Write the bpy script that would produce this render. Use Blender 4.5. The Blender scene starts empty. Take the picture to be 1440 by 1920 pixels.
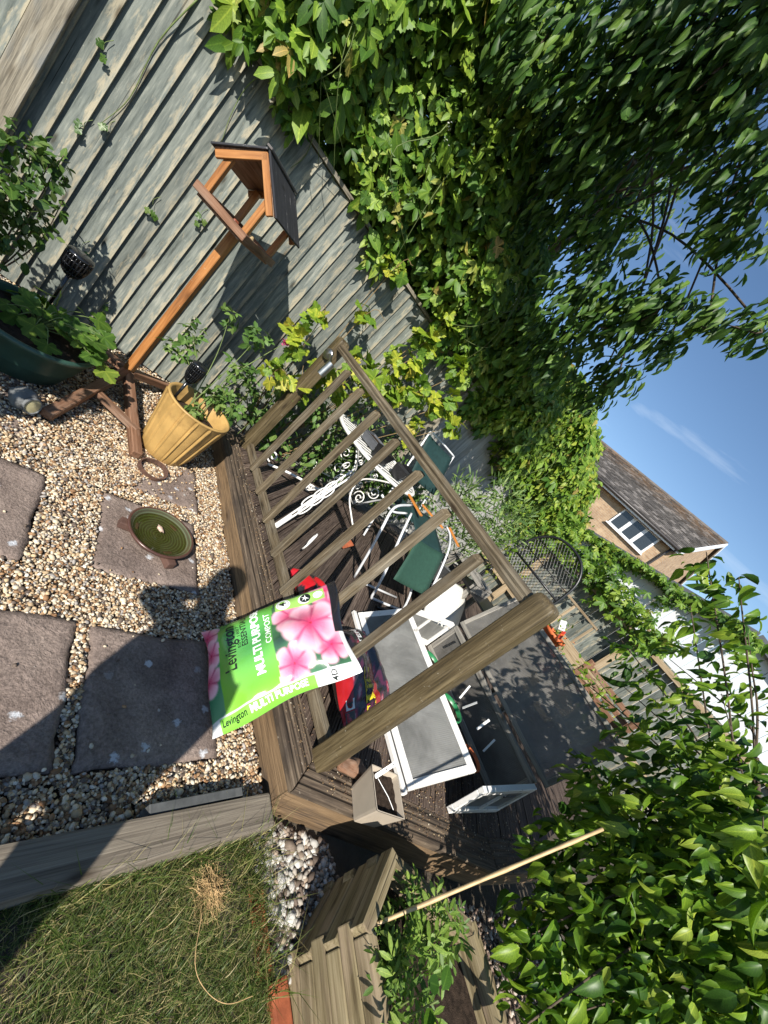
import bpy, bmesh, math, random
import numpy as np
from mathutils import Matrix, Vector
random.seed(7)
rng = np.random.default_rng(11)
sc = bpy.context.scene
COL = sc.collection
R = math.radians

# ------------------------------------------------------------------ camera, world, sun, exposure
YAW, PITCH, ROLL = R(41.2756), R(14.284), R(49.1587)
CAM = Vector((0, 0, 1.40))
_f = Vector((math.cos(YAW) * math.cos(PITCH), math.sin(YAW) * math.cos(PITCH), -math.sin(PITCH)))
_r = Vector((math.sin(YAW), -math.cos(YAW), 0))
_u = _r.cross(_f)
CR = math.cos(ROLL) * _r + math.sin(ROLL) * _u
CU = -math.sin(ROLL) * _r + math.cos(ROLL) * _u
cd = bpy.data.cameras.new('camera')
cam = bpy.data.objects.new('camera', cd)
COL.objects.link(cam)
m3 = Matrix((CR, CU, -_f)).transposed()
cam.matrix_world = Matrix.Translation(CAM) @ m3.to_4x4()
cd.sensor_fit = 'VERTICAL'
cd.sensor_height = 32
cd.lens = 32 * 720.8 / 1920
cd.clip_start = 0.02
cd.clip_end = 500
sc.camera = cam

SUN_AZ, SUN_EL = R(45.5), R(36)          # direction in which the light travels, and its elevation
sun_dir = Vector((math.cos(SUN_AZ) * math.cos(SUN_EL), math.sin(SUN_AZ) * math.cos(SUN_EL), -math.sin(SUN_EL)))
w = bpy.data.worlds.new('World')
sc.world = w
w.use_nodes = True
nt = w.node_tree
nt.nodes.clear()
def N(nt, t, **k):
    n = nt.nodes.new(t)
    for a, v in k.items():
        setattr(n, a, v)
    return n
wo = N(nt, 'ShaderNodeOutputWorld')
bg = N(nt, 'ShaderNodeBackground')
sky = N(nt, 'ShaderNodeTexSky')
sky.sky_type = 'NISHITA'
sky.sun_disc = False
sky.sun_elevation = SUN_EL
to_sun = -sun_dir
sky.sun_rotation = math.atan2(to_sun.x, to_sun.y)
sky.air_density = 1.0
sky.dust_density = 0.1
sky.ozone_density = 2.0
bg.inputs['Strength'].default_value = 0.094
# thin cirrus in the sky (streaks drawn out along one direction)
tc = N(nt, 'ShaderNodeTexCoord')
mp = N(nt, 'ShaderNodeMapping')
mp.inputs['Rotation'].default_value = (R(18), R(-12), R(22))
mp.inputs['Scale'].default_value = (1.6, 1.3, 7.0)
nz = N(nt, 'ShaderNodeTexNoise')
nz.inputs['Scale'].default_value = 1.35
nz.inputs['Detail'].default_value = 7
nz.inputs['Roughness'].default_value = 0.55
nz.inputs['Distortion'].default_value = 0.35
rp = N(nt, 'ShaderNodeValToRGB')
rp.color_ramp.elements[0].position = 0.56
rp.color_ramp.elements[0].color = (0, 0, 0, 1)
rp.color_ramp.elements[1].position = 0.84
rp.color_ramp.elements[1].color = (0.75, 0.75, 0.75, 1)
mx = N(nt, 'ShaderNodeMix', data_type='RGBA')
mx.inputs[7].default_value = (6.4, 7.2, 8.2, 1)
nt.links.new(tc.outputs['Generated'], mp.inputs['Vector'])
nt.links.new(mp.outputs[0], nz.inputs['Vector'])
nt.links.new(nz.outputs['Fac'], rp.inputs['Fac'])
nt.links.new(rp.outputs['Color'], mx.inputs[0])
hsv = N(nt, 'ShaderNodeHueSaturation')
hsv.inputs['Saturation'].default_value = 1.08
nt.links.new(sky.outputs[0], hsv.inputs['Color'])
nt.links.new(hsv.outputs[0], mx.inputs[6])
nt.links.new(mx.outputs[2], bg.inputs['Color'])
nt.links.new(bg.outputs[0], wo.inputs['Surface'])

sl = bpy.data.lights.new('sun', 'SUN')
sl.energy = 5.0
sl.angle = R(0.55)
sl.color = (1.0, 0.945, 0.86)
so = bpy.data.objects.new('sun', sl)
COL.objects.link(so)
so.rotation_euler = sun_dir.to_track_quat('-Z', 'Y').to_euler()
so.location = (-4, -5, 8)

sc.view_settings.view_transform = 'Standard'
sc.view_settings.look = 'None'
sc.view_settings.gamma = 1
sc.view_settings.exposure = 0.70
sc.view_settings.use_curve_mapping = False
sc.cycles.max_bounces = 8
sc.cycles.transparent_max_bounces = 8
sc.cycles.use_adaptive_sampling = True

# ------------------------------------------------------------------ helpers
W = {}
def link(o, parent=None, world=None):
    COL.objects.link(o)
    if world is None:
        world = Matrix.Identity(4)
    o.matrix_basis = world
    if parent is not None:
        o.parent = parent
        o.matrix_parent_inverse = W[parent.name].inverted()
    W[o.name] = world.copy()
    return o
def tag(o, label=None, cat=None, group=None, kind=None):
    if label: o['label'] = label
    if cat: o['category'] = cat
    if group: o['group'] = group
    if kind: o['kind'] = kind
    return o
def thing(name, label, cat, loc=(0, 0, 0), group=None):
    o = bpy.data.objects.new(name, None)
    o.empty_display_size = 0.1
    link(o, None, Matrix.Translation(loc))
    return tag(o, label, cat, group)
def mesh(name, v, f, mat=None, smooth=False):
    me = bpy.data.meshes.new(name)
    me.from_pydata([tuple(p) for p in v], [], [tuple(q) for q in f])
    if mat is not None:
        me.materials.append(mat)
    if smooth:
        me.polygons.foreach_set('use_smooth', [True] * len(me.polygons))
    me.update()
    return me
def ob(name, v, f, mat, parent=None, smooth=False, world=None):
    return link(bpy.data.objects.new(name, mesh(name, v, f, mat, smooth)), parent, world)
def npmesh(name, V, F, mat, smooth=False, attr=None, col=None, veins=None):
    """V (n,3), F (m,k) constant polygon size"""
    me = bpy.data.meshes.new(name)
    n, (mm, k) = len(V), F.shape
    me.vertices.add(n)
    me.vertices.foreach_set('co', np.asarray(V, np.float32).ravel())
    me.loops.add(mm * k)
    me.loops.foreach_set('vertex_index', np.asarray(F, np.int32).ravel())
    me.polygons.add(mm)
    me.polygons.foreach_set('loop_start', np.arange(0, mm * k, k, dtype=np.int32))
    if smooth:
        me.polygons.foreach_set('use_smooth', np.ones(mm, bool))
    if attr is not None:
        a = me.attributes.new('lv', 'FLOAT', 'POINT')
        a.data.foreach_set('value', np.asarray(attr, np.float32))
    if veins is not None:
        for nm, c_ in (('lt', 0), ('ls', 1)):
            a = me.attributes.new(nm, 'FLOAT', 'POINT')
            a.data.foreach_set('value', np.ascontiguousarray(veins[:, c_], np.float32))
    if col is not None:
        a = me.color_attributes.new('col', 'FLOAT_COLOR', 'POINT')
        a.data.foreach_set('color', np.asarray(col, np.float32).ravel())
    me.materials.append(mat)
    me.update(calc_edges=True)
    me.validate()
    return me
def bevel_box(sx, sy, sz, b=0.003, seg=1):
    """box centred on the origin, bevelled edges -> verts, faces"""
    bm = bmesh.new()
    bmesh.ops.create_cube(bm, size=1)
    bmesh.ops.scale(bm, vec=(sx, sy, sz), verts=bm.verts)
    if b > 0:
        bmesh.ops.bevel(bm, geom=list(bm.edges), offset=b, segments=seg, affect='EDGES', profile=0.6)
    v = [tuple(x.co) for x in bm.verts]
    bm.verts.index_update()
    f = [[x.index for x in q.verts] for q in bm.faces]
    bm.free()
    return v, f
def frame(p0, p1, up=(0, 0, 1)):
    """matrix with local X from p0 to p1, local Z near up, origin in the middle"""
    p0, p1, up = Vector(p0), Vector(p1), Vector(up)
    x = (p1 - p0).normalized()
    z = (up - up.dot(x) * x)
    if z.length < 1e-6:
        z = Vector((1, 0, 0)) - x.x * x
    z.normalize()
    y = z.cross(x)
    M = Matrix((x, y, z)).transposed().to_4x4()
    M.translation = (p0 + p1) / 2
    return M
def board(name, p0, p1, wy, wz, mat, parent=None, up=(0, 0, 1), b=0.003, seg=1, warp=0.0):
    L = (Vector(p1) - Vector(p0)).length
    v, f = bevel_box(L, wy, wz, b, seg)
    if warp:
        s = random.uniform(-1, 1) * warp
        v = [(x, y, z + s * (1 - (2 * x / L) ** 2)) for x, y, z in v]
    return ob(name, v, f, mat, parent, False, frame(p0, p1, up))
def tube(pts, r, seg=8, closed=False, cap=True):
    pts = [Vector(p) for p in pts]
    n = len(pts)
    rs = r if isinstance(r, (list, tuple)) else [r] * n
    v, f = [], []
    t0 = (pts[1] - pts[0]).normalized()
    a = Vector((0, 0, 1)) if abs(t0.z) < 0.9 else Vector((1, 0, 0))
    nrm = (a - a.dot(t0) * t0).normalized()
    for i in range(n):
        if closed:
            t = (pts[(i + 1) % n] - pts[i - 1]).normalized()
        else:
            t = (pts[min(i + 1, n - 1)] - pts[max(i - 1, 0)]).normalized()
        nrm = (nrm - nrm.dot(t) * t).normalized()
        bn = t.cross(nrm)
        for k in range(seg):
            q = 2 * math.pi * k / seg
            v.append(pts[i] + rs[i] * (math.cos(q) * nrm + math.sin(q) * bn))
    m = n if closed else n - 1
    for i in range(m):
        j = (i + 1) % n
        for k in range(seg):
            k2 = (k + 1) % seg
            f.append((i * seg + k, i * seg + k2, j * seg + k2, j * seg + k))
    if cap and not closed:
        f.append(tuple(range(seg))[::-1])
        f.append(tuple((n - 1) * seg + k for k in range(seg)))
    return v, f
def smoothpath(pts, n=6):
    """Catmull-Rom through points"""
    P = [Vector(p) for p in pts]
    P = [2 * P[0] - P[1]] + P + [2 * P[-1] - P[-2]]
    out = []
    for i in range(1, len(P) - 2):
        for k in range(n):
            t = k / n
            a, b, c, d = P[i - 1], P[i], P[i + 1], P[i + 2]
            out.append(0.5 * ((2 * b) + (c - a) * t + (2 * a - 5 * b + 4 * c - d) * t * t + (3 * b - a - 3 * c + d) * t ** 3))
    out.append(P[-2])
    return out
def lathe(prof, seg=32, close=False):
    v, f = [], []
    n = len(prof)
    for i, (r, z) in enumerate(prof):
        for k in range(seg):
            q = 2 * math.pi * k / seg
            v.append((r * math.cos(q), r * math.sin(q), z))
    for i in range(n - 1):
        for k in range(seg):
            k2 = (k + 1) % seg
            f.append((i * seg + k, i * seg + k2, (i + 1) * seg + k2, (i + 1) * seg + k))
    if close:
        f.append(tuple(range(seg))[::-1])
        f.append(tuple((n - 1) * seg + k for k in range(seg)))
    return v, f
def join(parts):
    v, f = [], []
    for a, b in parts:
        o = len(v)
        v += [tuple(p) for p in a]
        f += [tuple(i + o for i in q) for q in b]
    return v, f
def xf(part, M):
    return [M @ Vector(p) for p in part[0]], part[1]
def in_view(P, mg=40):
    """depth and picture position of world points (n,3); only used to sort repeats by size"""
    d = np.asarray(P) - np.array(CAM)
    k = d @ np.array(_f)
    kk = np.where(k > 0.05, k, 1)
    x = 720 + 720.8 * (d @ np.array(CR)) / kk
    y = 960 - 720.8 * (d @ np.array(CU)) / kk
    return k, x, y, (k > 0.05) & (x > -mg) & (x < 1440 + mg) & (y > -mg) & (y < 1920 + mg)

# ------------------------------------------------------------------ materials
def newmat(name):
    m = bpy.data.materials.new(name)
    m.use_nodes = True
    nt = m.node_tree
    b = nt.nodes['Principled BSDF']
    return m, nt, b
def ramp(nt, stops, interp='LINEAR'):
    r = N(nt, 'ShaderNodeValToRGB')
    e = r.color_ramp.elements
    while len(e) < len(stops):
        e.new(0.5)
    for i, (p, c) in enumerate(stops):
        e[i].position = p
        e[i].color = (*c, 1) if len(c) == 3 else c
    r.color_ramp.interpolation = interp
    return r
def noise(nt, vec, scale, detail=5, rough=0.55, dist=0.0, w=None):
    n = N(nt, 'ShaderNodeTexNoise')
    n.inputs['Scale'].default_value = scale
    n.inputs['Detail'].default_value = detail
    n.inputs['Roughness'].default_value = rough
    n.inputs['Distortion'].default_value = dist
    if vec is not None:
        nt.links.new(vec, n.inputs['Vector'])
    if w is not None:
        n.noise_dimensions = '4D'
        nt.links.new(w, n.inputs['W'])
    return n
def mapping(nt, vec, scale=(1, 1, 1), loc=(0, 0, 0)):
    m = N(nt, 'ShaderNodeMapping')
    m.inputs['Scale'].default_value = scale
    m.inputs['Location'].default_value = loc
    nt.links.new(vec, m.inputs['Vector'])
    return m.outputs[0]
def mix(nt, fac, a, b, mode='MIX'):
    m = N(nt, 'ShaderNodeMix', data_type='RGBA', blend_type=mode)
    for sock, x in ((m.inputs[0], fac), (m.inputs[6], a), (m.inputs[7], b)):
        if hasattr(x, 'links'):
            nt.links.new(x, sock)
        elif isinstance(x, (int, float)):
            sock.default_value = x
        else:
            sock.default_value = (*x, 1)
    return m.outputs[2]
def math_(nt, op, a, b=None):
    m = N(nt, 'ShaderNodeMath', operation=op)
    for s, x in zip(m.inputs, (a, b)):
        if x is None: continue
        if hasattr(x, 'links'): nt.links.new(x, s)
        else: s.default_value = x
    return m.outputs[0]
def bump(nt, b, h, strength=0.4, dist=0.003, normal=None):
    n = N(nt, 'ShaderNodeBump')
    n.inputs['Strength'].default_value = strength
    n.inputs['Distance'].default_value = dist
    nt.links.new(h, n.inputs['Height'])
    if normal is not None:
        nt.links.new(normal, n.inputs['Normal'])
    nt.links.new(n.outputs[0], b.inputs['Normal'])
    return n.outputs[0]
def oc(nt):
    return N(nt, 'ShaderNodeTexCoord').outputs['Object']
def orand(nt, k=37.0):
    return math_(nt, 'MULTIPLY', N(nt, 'ShaderNodeObjectInfo').outputs['Random'], k)

def wood(name, stops, blotch=None, bfac=(0.45, 0.7), grain=1.0, rough=0.75, groove=0, bumpk=0.5, gscale=(2.2, 55, 55), spec=0.25, speck=None, edge=None, knots=True):
    """weathered timber: grain runs along local X; tone differs a little from board to board"""
    m, nt, b = newmat(name)
    v, rw = oc(nt), orand(nt)
    g = noise(nt, mapping(nt, v, gscale), grain, 7, 0.62, 0.9, rw)
    g2 = noise(nt, mapping(nt, v, (gscale[0] * 4, gscale[1] * 3.2, gscale[2] * 3.2)), grain, 4, 0.6, 0.2, rw)
    cr = ramp(nt, stops)
    gm = math_(nt, 'ADD', math_(nt, 'MULTIPLY', g.outputs['Fac'], 0.62), math_(nt, 'MULTIPLY', g2.outputs['Fac'], 0.38))
    nt.links.new(math_(nt, 'ADD', math_(nt, 'MULTIPLY', math_(nt, 'SUBTRACT', gm, 0.5), 1.9), 0.52), cr.inputs['Fac'])
    c = cr.outputs['Color']
    if blotch:
        bl = noise(nt, mapping(nt, v, (1.6, 5, 5)), 2.2, 6, 0.6, 0.4, rw)
        br = ramp(nt, [(bfac[0], (0, 0, 0)), (bfac[1], (1, 1, 1))])
        nt.links.new(bl.outputs['Fac'], br.inputs['Fac'])
        c = mix(nt, br.outputs['Color'], c, blotch)
    if edge:
        se = N(nt, 'ShaderNodeSeparateXYZ')
        nt.links.new(v, se.inputs[0])
        en = noise(nt, mapping(nt, v, (3, 14, 14)), 3, 5, 0.65, 0.3, rw)
        ev = math_(nt, 'SUBTRACT', math_(nt, 'ADD', math_(nt, 'MULTIPLY', se.outputs['Y'], -9.0), math_(nt, 'MULTIPLY', en.outputs['Fac'], 2.2)), 1.32)
        er = ramp(nt, [(0.0, (0, 0, 0)), (0.35, (0.8, 0.8, 0.8))])
        nt.links.new(ev, er.inputs['Fac'])
        c = mix(nt, er.outputs['Color'], c, edge)
    if speck:
        sp = noise(nt, v, 55, 3, 0.7, 0.0, rw)
        sr = ramp(nt, [(0.66, (0, 0, 0)), (0.74, (0.8, 0.8, 0.8))])
        nt.links.new(sp.outputs['Fac'], sr.inputs['Fac'])
        c = mix(nt, sr.outputs['Color'], c, speck)
    if knots:
        kv = N(nt, 'ShaderNodeTexVoronoi')
        kv.inputs['Scale'].default_value = 1.0
        sh_ = N(nt, 'ShaderNodeVectorMath', operation='ADD')
        cb_ = N(nt, 'ShaderNodeCombineXYZ')
        nt.links.new(rw, cb_.inputs[0])
        nt.links.new(mapping(nt, v, (3.2, 11, 11)), sh_.inputs[0])
        nt.links.new(cb_.outputs[0], sh_.inputs[1])
        nt.links.new(sh_.outputs[0], kv.inputs['Vector'])
        kr = ramp(nt, [(0.06, (0.85, 0.85, 0.85)), (0.13, (0.25, 0.25, 0.25)), (0.19, (0, 0, 0))])
        nt.links.new(kv.outputs['Distance'], kr.inputs['Fac'])
        c = mix(nt, kr.outputs['Color'], c, mix(nt, 1.0, c, (0.28, 0.24, 0.2), 'MULTIPLY'))
        # long drying cracks
        ck = noise(nt, mapping(nt, v, (0.9, 90, 90)), 1.0, 3, 0.5, 0.4, rw)
        ckr = ramp(nt, [(0.70, (0, 0, 0)), (0.75, (0.8, 0.8, 0.8))])
        nt.links.new(ck.outputs['Fac'], ckr.inputs['Fac'])
        c = mix(nt, ckr.outputs['Color'], c, (0.02, 0.015, 0.01))
    hv = N(nt, 'ShaderNodeHueSaturation')
    nt.links.new(c, hv.inputs['Color'])
    vv = N(nt, 'ShaderNodeMapRange')
    vv.inputs['To Min'].default_value = 0.78
    vv.inputs['To Max'].default_value = 1.2
    nt.links.new(N(nt, 'ShaderNodeObjectInfo').outputs['Random'], vv.inputs['Value'])
    nt.links.new(vv.outputs[0], hv.inputs['Value'])
    nt.links.new(hv.outputs[0], b.inputs['Base Color'])
    b.inputs['Roughness'].default_value = rough
    b.inputs['Specular IOR Level'].default_value = spec
    h = math_(nt, 'ADD', math_(nt, 'MULTIPLY', g.outputs['Fac'], 1.0), math_(nt, 'MULTIPLY', g2.outputs['Fac'], 0.6))
    if groove:
        s = N(nt, 'ShaderNodeSeparateXYZ')
        nt.links.new(v, s.inputs[0])
        wv = math_(nt, 'SINE', math_(nt, 'MULTIPLY', s.outputs['Y'], 2 * math.pi / groove))
        wv = math_(nt, 'MINIMUM', math_(nt, 'MULTIPLY', wv, 2.2), 0.6)
        h = math_(nt, 'ADD', math_(nt, 'MULTIPLY', h, 0.5), wv)
    bump(nt, b, h, bumpk, 0.004)
    return m
def plain(name, col, rough=0.5, spec=0.5, metal=0.0, var=0.12, nscale=9, bumpk=0.0, dirt=None, dpos=(0.55, 0.75), dscale=6):
    m, nt, b = newmat(name)
    v = oc(nt)
    n = noise(nt, v, nscale, 6, 0.6, 0.1)
    lo = tuple(x * (1 - var) for x in col)
    hi = tuple(min(1, x * (1 + var)) for x in col)
    cr = ramp(nt, [(0.3, lo), (0.7, hi)])
    nt.links.new(n.outputs['Fac'], cr.inputs['Fac'])
    c = cr.outputs['Color']
    if dirt:
        d = noise(nt, v, dscale, 8, 0.65, 0.3)
        dr = ramp(nt, [(dpos[0], (0, 0, 0)), (dpos[1], (1, 1, 1))])
        nt.links.new(d.outputs['Fac'], dr.inputs['Fac'])
        c = mix(nt, dr.outputs['Color'], c, dirt)
    nt.links.new(c, b.inputs['Base Color'])
    b.inputs['Roughness'].default_value = rough
    b.inputs['Specular IOR Level'].default_value = spec
    b.inputs['Metallic'].default_value = metal
    if bumpk:
        n2 = noise(nt, v, nscale * 6, 5, 0.6)
        bump(nt, b, n2.outputs['Fac'], bumpk, 0.004)
    return m
def leafmat(name, stops, trans=0.22, rough=0.5, spec=0.3, tcol=None, veins=True):
    m, nt, b = newmat(name)
    at = N(nt, 'ShaderNodeAttribute', attribute_name='lv')
    f = math_(nt, 'FRACT', math_(nt, 'ADD', at.outputs['Fac'], N(nt, 'ShaderNodeObjectInfo').outputs['Random']))
    cr = ramp(nt, stops)
    nt.links.new(f, cr.inputs['Fac'])
    n = noise(nt, oc(nt), 26, 3, 0.6)
    nr = ramp(nt, [(0.3, (0.72, 0.72, 0.72)), (0.75, (1.2, 1.2, 1.1))])
    nt.links.new(n.outputs['Fac'], nr.inputs['Fac'])
    c = mix(nt, 1.0, cr.outputs['Color'], nr.outputs['Color'], 'MULTIPLY')
    # midrib and side veins, paler than the blade
    if veins:
        ls = N(nt, 'ShaderNodeAttribute', attribute_name='ls').outputs['Fac']
        lt = N(nt, 'ShaderNodeAttribute', attribute_name='lt').outputs['Fac']
        mr = ramp(nt, [(0.05, (0.75, 0.75, 0.75)), (0.13, (0, 0, 0))])
        nt.links.new(ls, mr.inputs['Fac'])
        sv = math_(nt, 'SINE', math_(nt, 'MULTIPLY', math_(nt, 'SUBTRACT', lt, math_(nt, 'MULTIPLY', ls, 0.25)), 52.0))
        sr_ = ramp(nt, [(0.80, (0, 0, 0)), (1.0, (0.42, 0.42, 0.42))])
        nt.links.new(sv, sr_.inputs['Fac'])
        vf = mix(nt, 1.0, mr.outputs['Color'], sr_.outputs['Color'], 'ADD')
        c = mix(nt, vf, c, mix(nt, 1.0, c, (1.9, 1.6, 1.7), 'MULTIPLY'))
    nt.links.new(c, b.inputs['Base Color'])
    b.inputs['Roughness'].default_value = rough
    b.inputs['Specular IOR Level'].default_value = spec
    t = N(nt, 'ShaderNodeBsdfTranslucent')
    tc_ = mix(nt, 1.0, c, tcol or (1.3, 1.5, 0.5), 'MULTIPLY')
    nt.links.new(tc_, t.inputs['Color'])
    ms = N(nt, 'ShaderNodeMixShader')
    ms.inputs[0].default_value = trans
    nt.links.new(b.outputs[0], ms.inputs[1])
    nt.links.new(t.outputs[0], ms.inputs[2])
    nt.links.new(ms.outputs[0], nt.nodes['Material Output'].inputs['Surface'])
    return m
def colattr(name, rough=0.7, spec=0.3, bumpk=0.0, bs=60, mul=None):
    m, nt, b = newmat(name)
    at = N(nt, 'ShaderNodeAttribute', attribute_name='col')
    c = at.outputs['Color']
    n = noise(nt, oc(nt), bs, 4, 0.6)
    if mul:
        nr = ramp(nt, [(0.25, (mul, mul, mul)), (0.75, (1.15, 1.15, 1.15))])
        nt.links.new(n.outputs['Fac'], nr.inputs['Fac'])
        c = mix(nt, 1.0, c, nr.outputs['Color'], 'MULTIPLY')
    nt.links.new(c, b.inputs['Base Color'])
    b.inputs['Roughness'].default_value = rough
    b.inputs['Specular IOR Level'].default_value = spec
    if bumpk:
        bump(nt, b, n.outputs['Fac'], bumpk, 0.003)
    return m

M = {}
M['fence'] = wood('faded_fence_wood', [(0.25, (0.060, 0.070, 0.062)), (0.45, (0.128, 0.143, 0.127)), (0.6, (0.172, 0.187, 0.164)), (0.8, (0.29, 0.295, 0.25))],
                  blotch=(0.10, 0.115, 0.11), bfac=(0.54, 0.78), rough=0.8, speck=(0.36, 0.37, 0.31), gscale=(2.4, 26, 26), bumpk=0.5, edge=(0.36, 0.315, 0.22))
M['fencefar'] = wood('silver_fence_wood', [(0.25, (0.16, 0.16, 0.15)), (0.5, (0.30, 0.30, 0.28)), (0.8, (0.42, 0.41, 0.37))],
                     blotch=(0.34, 0.30, 0.22), bfac=(0.55, 0.8), rough=0.8, gscale=(1.6, 26, 26))
M['fencepost'] = wood('grey_post_wood', [(0.28, (0.085, 0.075, 0.058)), (0.5, (0.21, 0.185, 0.14)), (0.8, (0.36, 0.32, 0.245))],
                      blotch=(0.165, 0.17, 0.16), bfac=(0.5, 0.72), rough=0.8, bumpk=0.8)
M['rail'] = wood('olive_rail_wood', [(0.28, (0.040, 0.030, 0.018)), (0.45, (0.098, 0.075, 0.045)), (0.62, (0.150, 0.118, 0.075)), (0.82, (0.28, 0.235, 0.165))],
                 blotch=(0.21, 0.185, 0.14), bfac=(0.5, 0.78), rough=0.65, spec=0.3, bumpk=0.8)
M['post'] = wood('olive_post_wood', [(0.28, (0.026, 0.019, 0.009)), (0.5, (0.080, 0.058, 0.027)), (0.8, (0.165, 0.128, 0.068))],
                 blotch=(0.16, 0.13, 0.085), bfac=(0.56, 0.85), rough=0.55, spec=0.4, speck=(0.36, 0.33, 0.26))
M['deckframe'] = wood('deck_edge_wood', [(0.28, (0.022, 0.016, 0.012)), (0.5, (0.075, 0.055, 0.038)), (0.8, (0.17, 0.13, 0.09))],
                      blotch=(0.028, 0.022, 0.018), bfac=(0.48, 0.72), rough=0.8, groove=0.034, speck=(0.38, 0.33, 0.26), bumpk=0.6)
M['fascia'] = wood('deck_fascia_wood', [(0.25, (0.06, 0.04, 0.024)), (0.5, (0.16, 0.105, 0.058)), (0.8, (0.27, 0.18, 0.10))],
                   blotch=(0.07, 0.055, 0.045), bfac=(0.5, 0.75), rough=0.8)
M['deck'] = wood('deck_board_wood', [(0.25, (0.030, 0.022, 0.018)), (0.5, (0.092, 0.066, 0.052)), (0.8, (0.19, 0.145, 0.115))],
                 blotch=(0.05, 0.036, 0.03), bfac=(0.48, 0.75), rough=0.8, groove=0.0165, bumpk=0.75, speck=(0.28, 0.22, 0.16))
M['sleeper'] = wood('grey_sleeper_wood', [(0.25, (0.075, 0.062, 0.048)), (0.5, (0.185, 0.155, 0.12)), (0.8, (0.30, 0.26, 0.20))],
                    rough=0.85, bumpk=0.8, gscale=(1.2, 60, 60))
M['planter'] = wood('planter_wood', [(0.28, (0.075, 0.055, 0.028)), (0.5, (0.20, 0.16, 0.088)), (0.8, (0.34, 0.28, 0.175))],
                    blotch=(0.29, 0.215, 0.155), bfac=(0.5, 0.8), rough=0.8, gscale=(1.6, 34, 34))
M['orange'] = wood('orange_stained_wood', [(0.25, (0.13, 0.048, 0.012)), (0.5, (0.27, 0.108, 0.030)), (0.8, (0.40, 0.185, 0.060))],
                   rough=0.5, spec=0.35, gscale=(1.6, 30, 30), bumpk=0.35, blotch=(0.16, 0.075, 0.035), bfac=(0.5, 0.8), speck=(0.42, 0.30, 0.2))
M['oldorange'] = wood('weathered_orange_wood', [(0.25, (0.075, 0.037, 0.021)), (0.5, (0.175, 0.09, 0.052)), (0.8, (0.29, 0.17, 0.11))],
                      blotch=(0.26, 0.19, 0.14), bfac=(0.5, 0.75), rough=0.7, gscale=(1.6, 30, 30), bumpk=0.3)
M['greywood'] = wood('old_grey_wood', [(0.25, (0.10, 0.095, 0.085)), (0.5, (0.23, 0.215, 0.19)), (0.8, (0.36, 0.33, 0.28))], rough=0.85)
M['tanwood'] = wood('tan_lath_wood', [(0.25, (0.20, 0.14, 0.08)), (0.5, (0.36, 0.27, 0.165)), (0.8, (0.48, 0.38, 0.26))], rough=0.8)
M['bark'] = plain('bark', (0.09, 0.068, 0.05), 0.9, 0.2, var=0.5, nscale=30, bumpk=0.8)
M['stem'] = plain('green_stem', (0.12, 0.16, 0.05), 0.6, 0.3, var=0.35, nscale=20)
M['vinestem'] = plain('vine_stem', (0.22, 0.15, 0.07), 0.7, 0.3, var=0.35, nscale=20)
M['felt'] = wood('scratched_roofing_felt', [(0.3, (0.018, 0.019, 0.022)), (0.60, (0.030, 0.031, 0.036)), (0.69, (0.045, 0.046, 0.05)), (0.74, (0.34, 0.33, 0.32))], rough=0.75, gscale=(22, 5, 22), bumpk=0.3)
M['lath'] = plain('grey_ridge_strip', (0.11, 0.10, 0.095), 0.8, 0.3, var=0.3, nscale=30)
M['yellowpot'] = plain('mustard_glazed_pot', (0.40, 0.25, 0.085), 0.42, 0.5, var=0.22, nscale=7, dirt=(0.16, 0.085, 0.035), dpos=(0.58, 0.85))
M['soil'] = plain('dark_soil', (0.035, 0.024, 0.017), 0.95, 0.15, var=0.6, nscale=50, bumpk=1.0)
M['greenpot'] = plain('green_plastic_pot', (0.030, 0.072, 0.055), 0.4, 0.45, var=0.25, nscale=6, dirt=(0.05, 0.10, 0.085), dpos=(0.55, 0.8))
M['blackplastic'] = plain('glossy_black_plastic', (0.010, 0.011, 0.013), 0.18, 0.6, var=0.2)
M['blackmetal'] = plain('black_coated_metal', (0.010, 0.010, 0.011), 0.35, 0.5, var=0.2)
M['steel'] = plain('brushed_steel', (0.42, 0.41, 0.39), 0.32, 0.5, metal=1.0, var=0.15, nscale=30)
M['lens'] = plain('cream_lens', (0.42, 0.38, 0.22), 0.25, 0.5, var=0.2, nscale=12)
M['rockgrey'] = plain('grey_rock', (0.15, 0.155, 0.155), 0.85, 0.3, var=0.45, nscale=14, bumpk=0.9)
M['bowlrim'] = plain('brown_glaze', (0.075, 0.036, 0.027), 0.28, 0.55, var=0.3, nscale=12)
M['shellpink'] = plain('pale_pink_shell', (0.50, 0.36, 0.28), 0.5, 0.4, var=0.25, nscale=60)
M['feet'] = plain('brown_ceramic_foot', (0.10, 0.055, 0.042), 0.6, 0.4, var=0.3)
M['rust'] = plain('rusty_iron', (0.10, 0.055, 0.038), 0.8, 0.3, var=0.4, nscale=40, bumpk=0.5)
M['white'] = plain('chipped_white_paint', (0.70, 0.69, 0.66), 0.45, 0.4, var=0.07, dirt=(0.26, 0.24, 0.21), dpos=(0.6, 0.72), dscale=16)
M['whitemetal'] = plain('white_painted_iron', (0.72, 0.71, 0.68), 0.4, 0.45, var=0.08, dirt=(0.30, 0.22, 0.16), dpos=(0.66, 0.74), dscale=26)
M['whiteplastic'] = plain('white_ribbed_plastic', (0.58, 0.57, 0.53), 0.35, 0.45, var=0.05)
M['whitetube'] = plain('pale_grey_tube', (0.60, 0.61, 0.62), 0.3, 0.5, var=0.08, nscale=14)
M['greenfab'] = plain('dark_green_sling_fabric', (0.020, 0.058, 0.040), 0.7, 0.3, var=0.15, nscale=40, bumpk=0.2)
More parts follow.
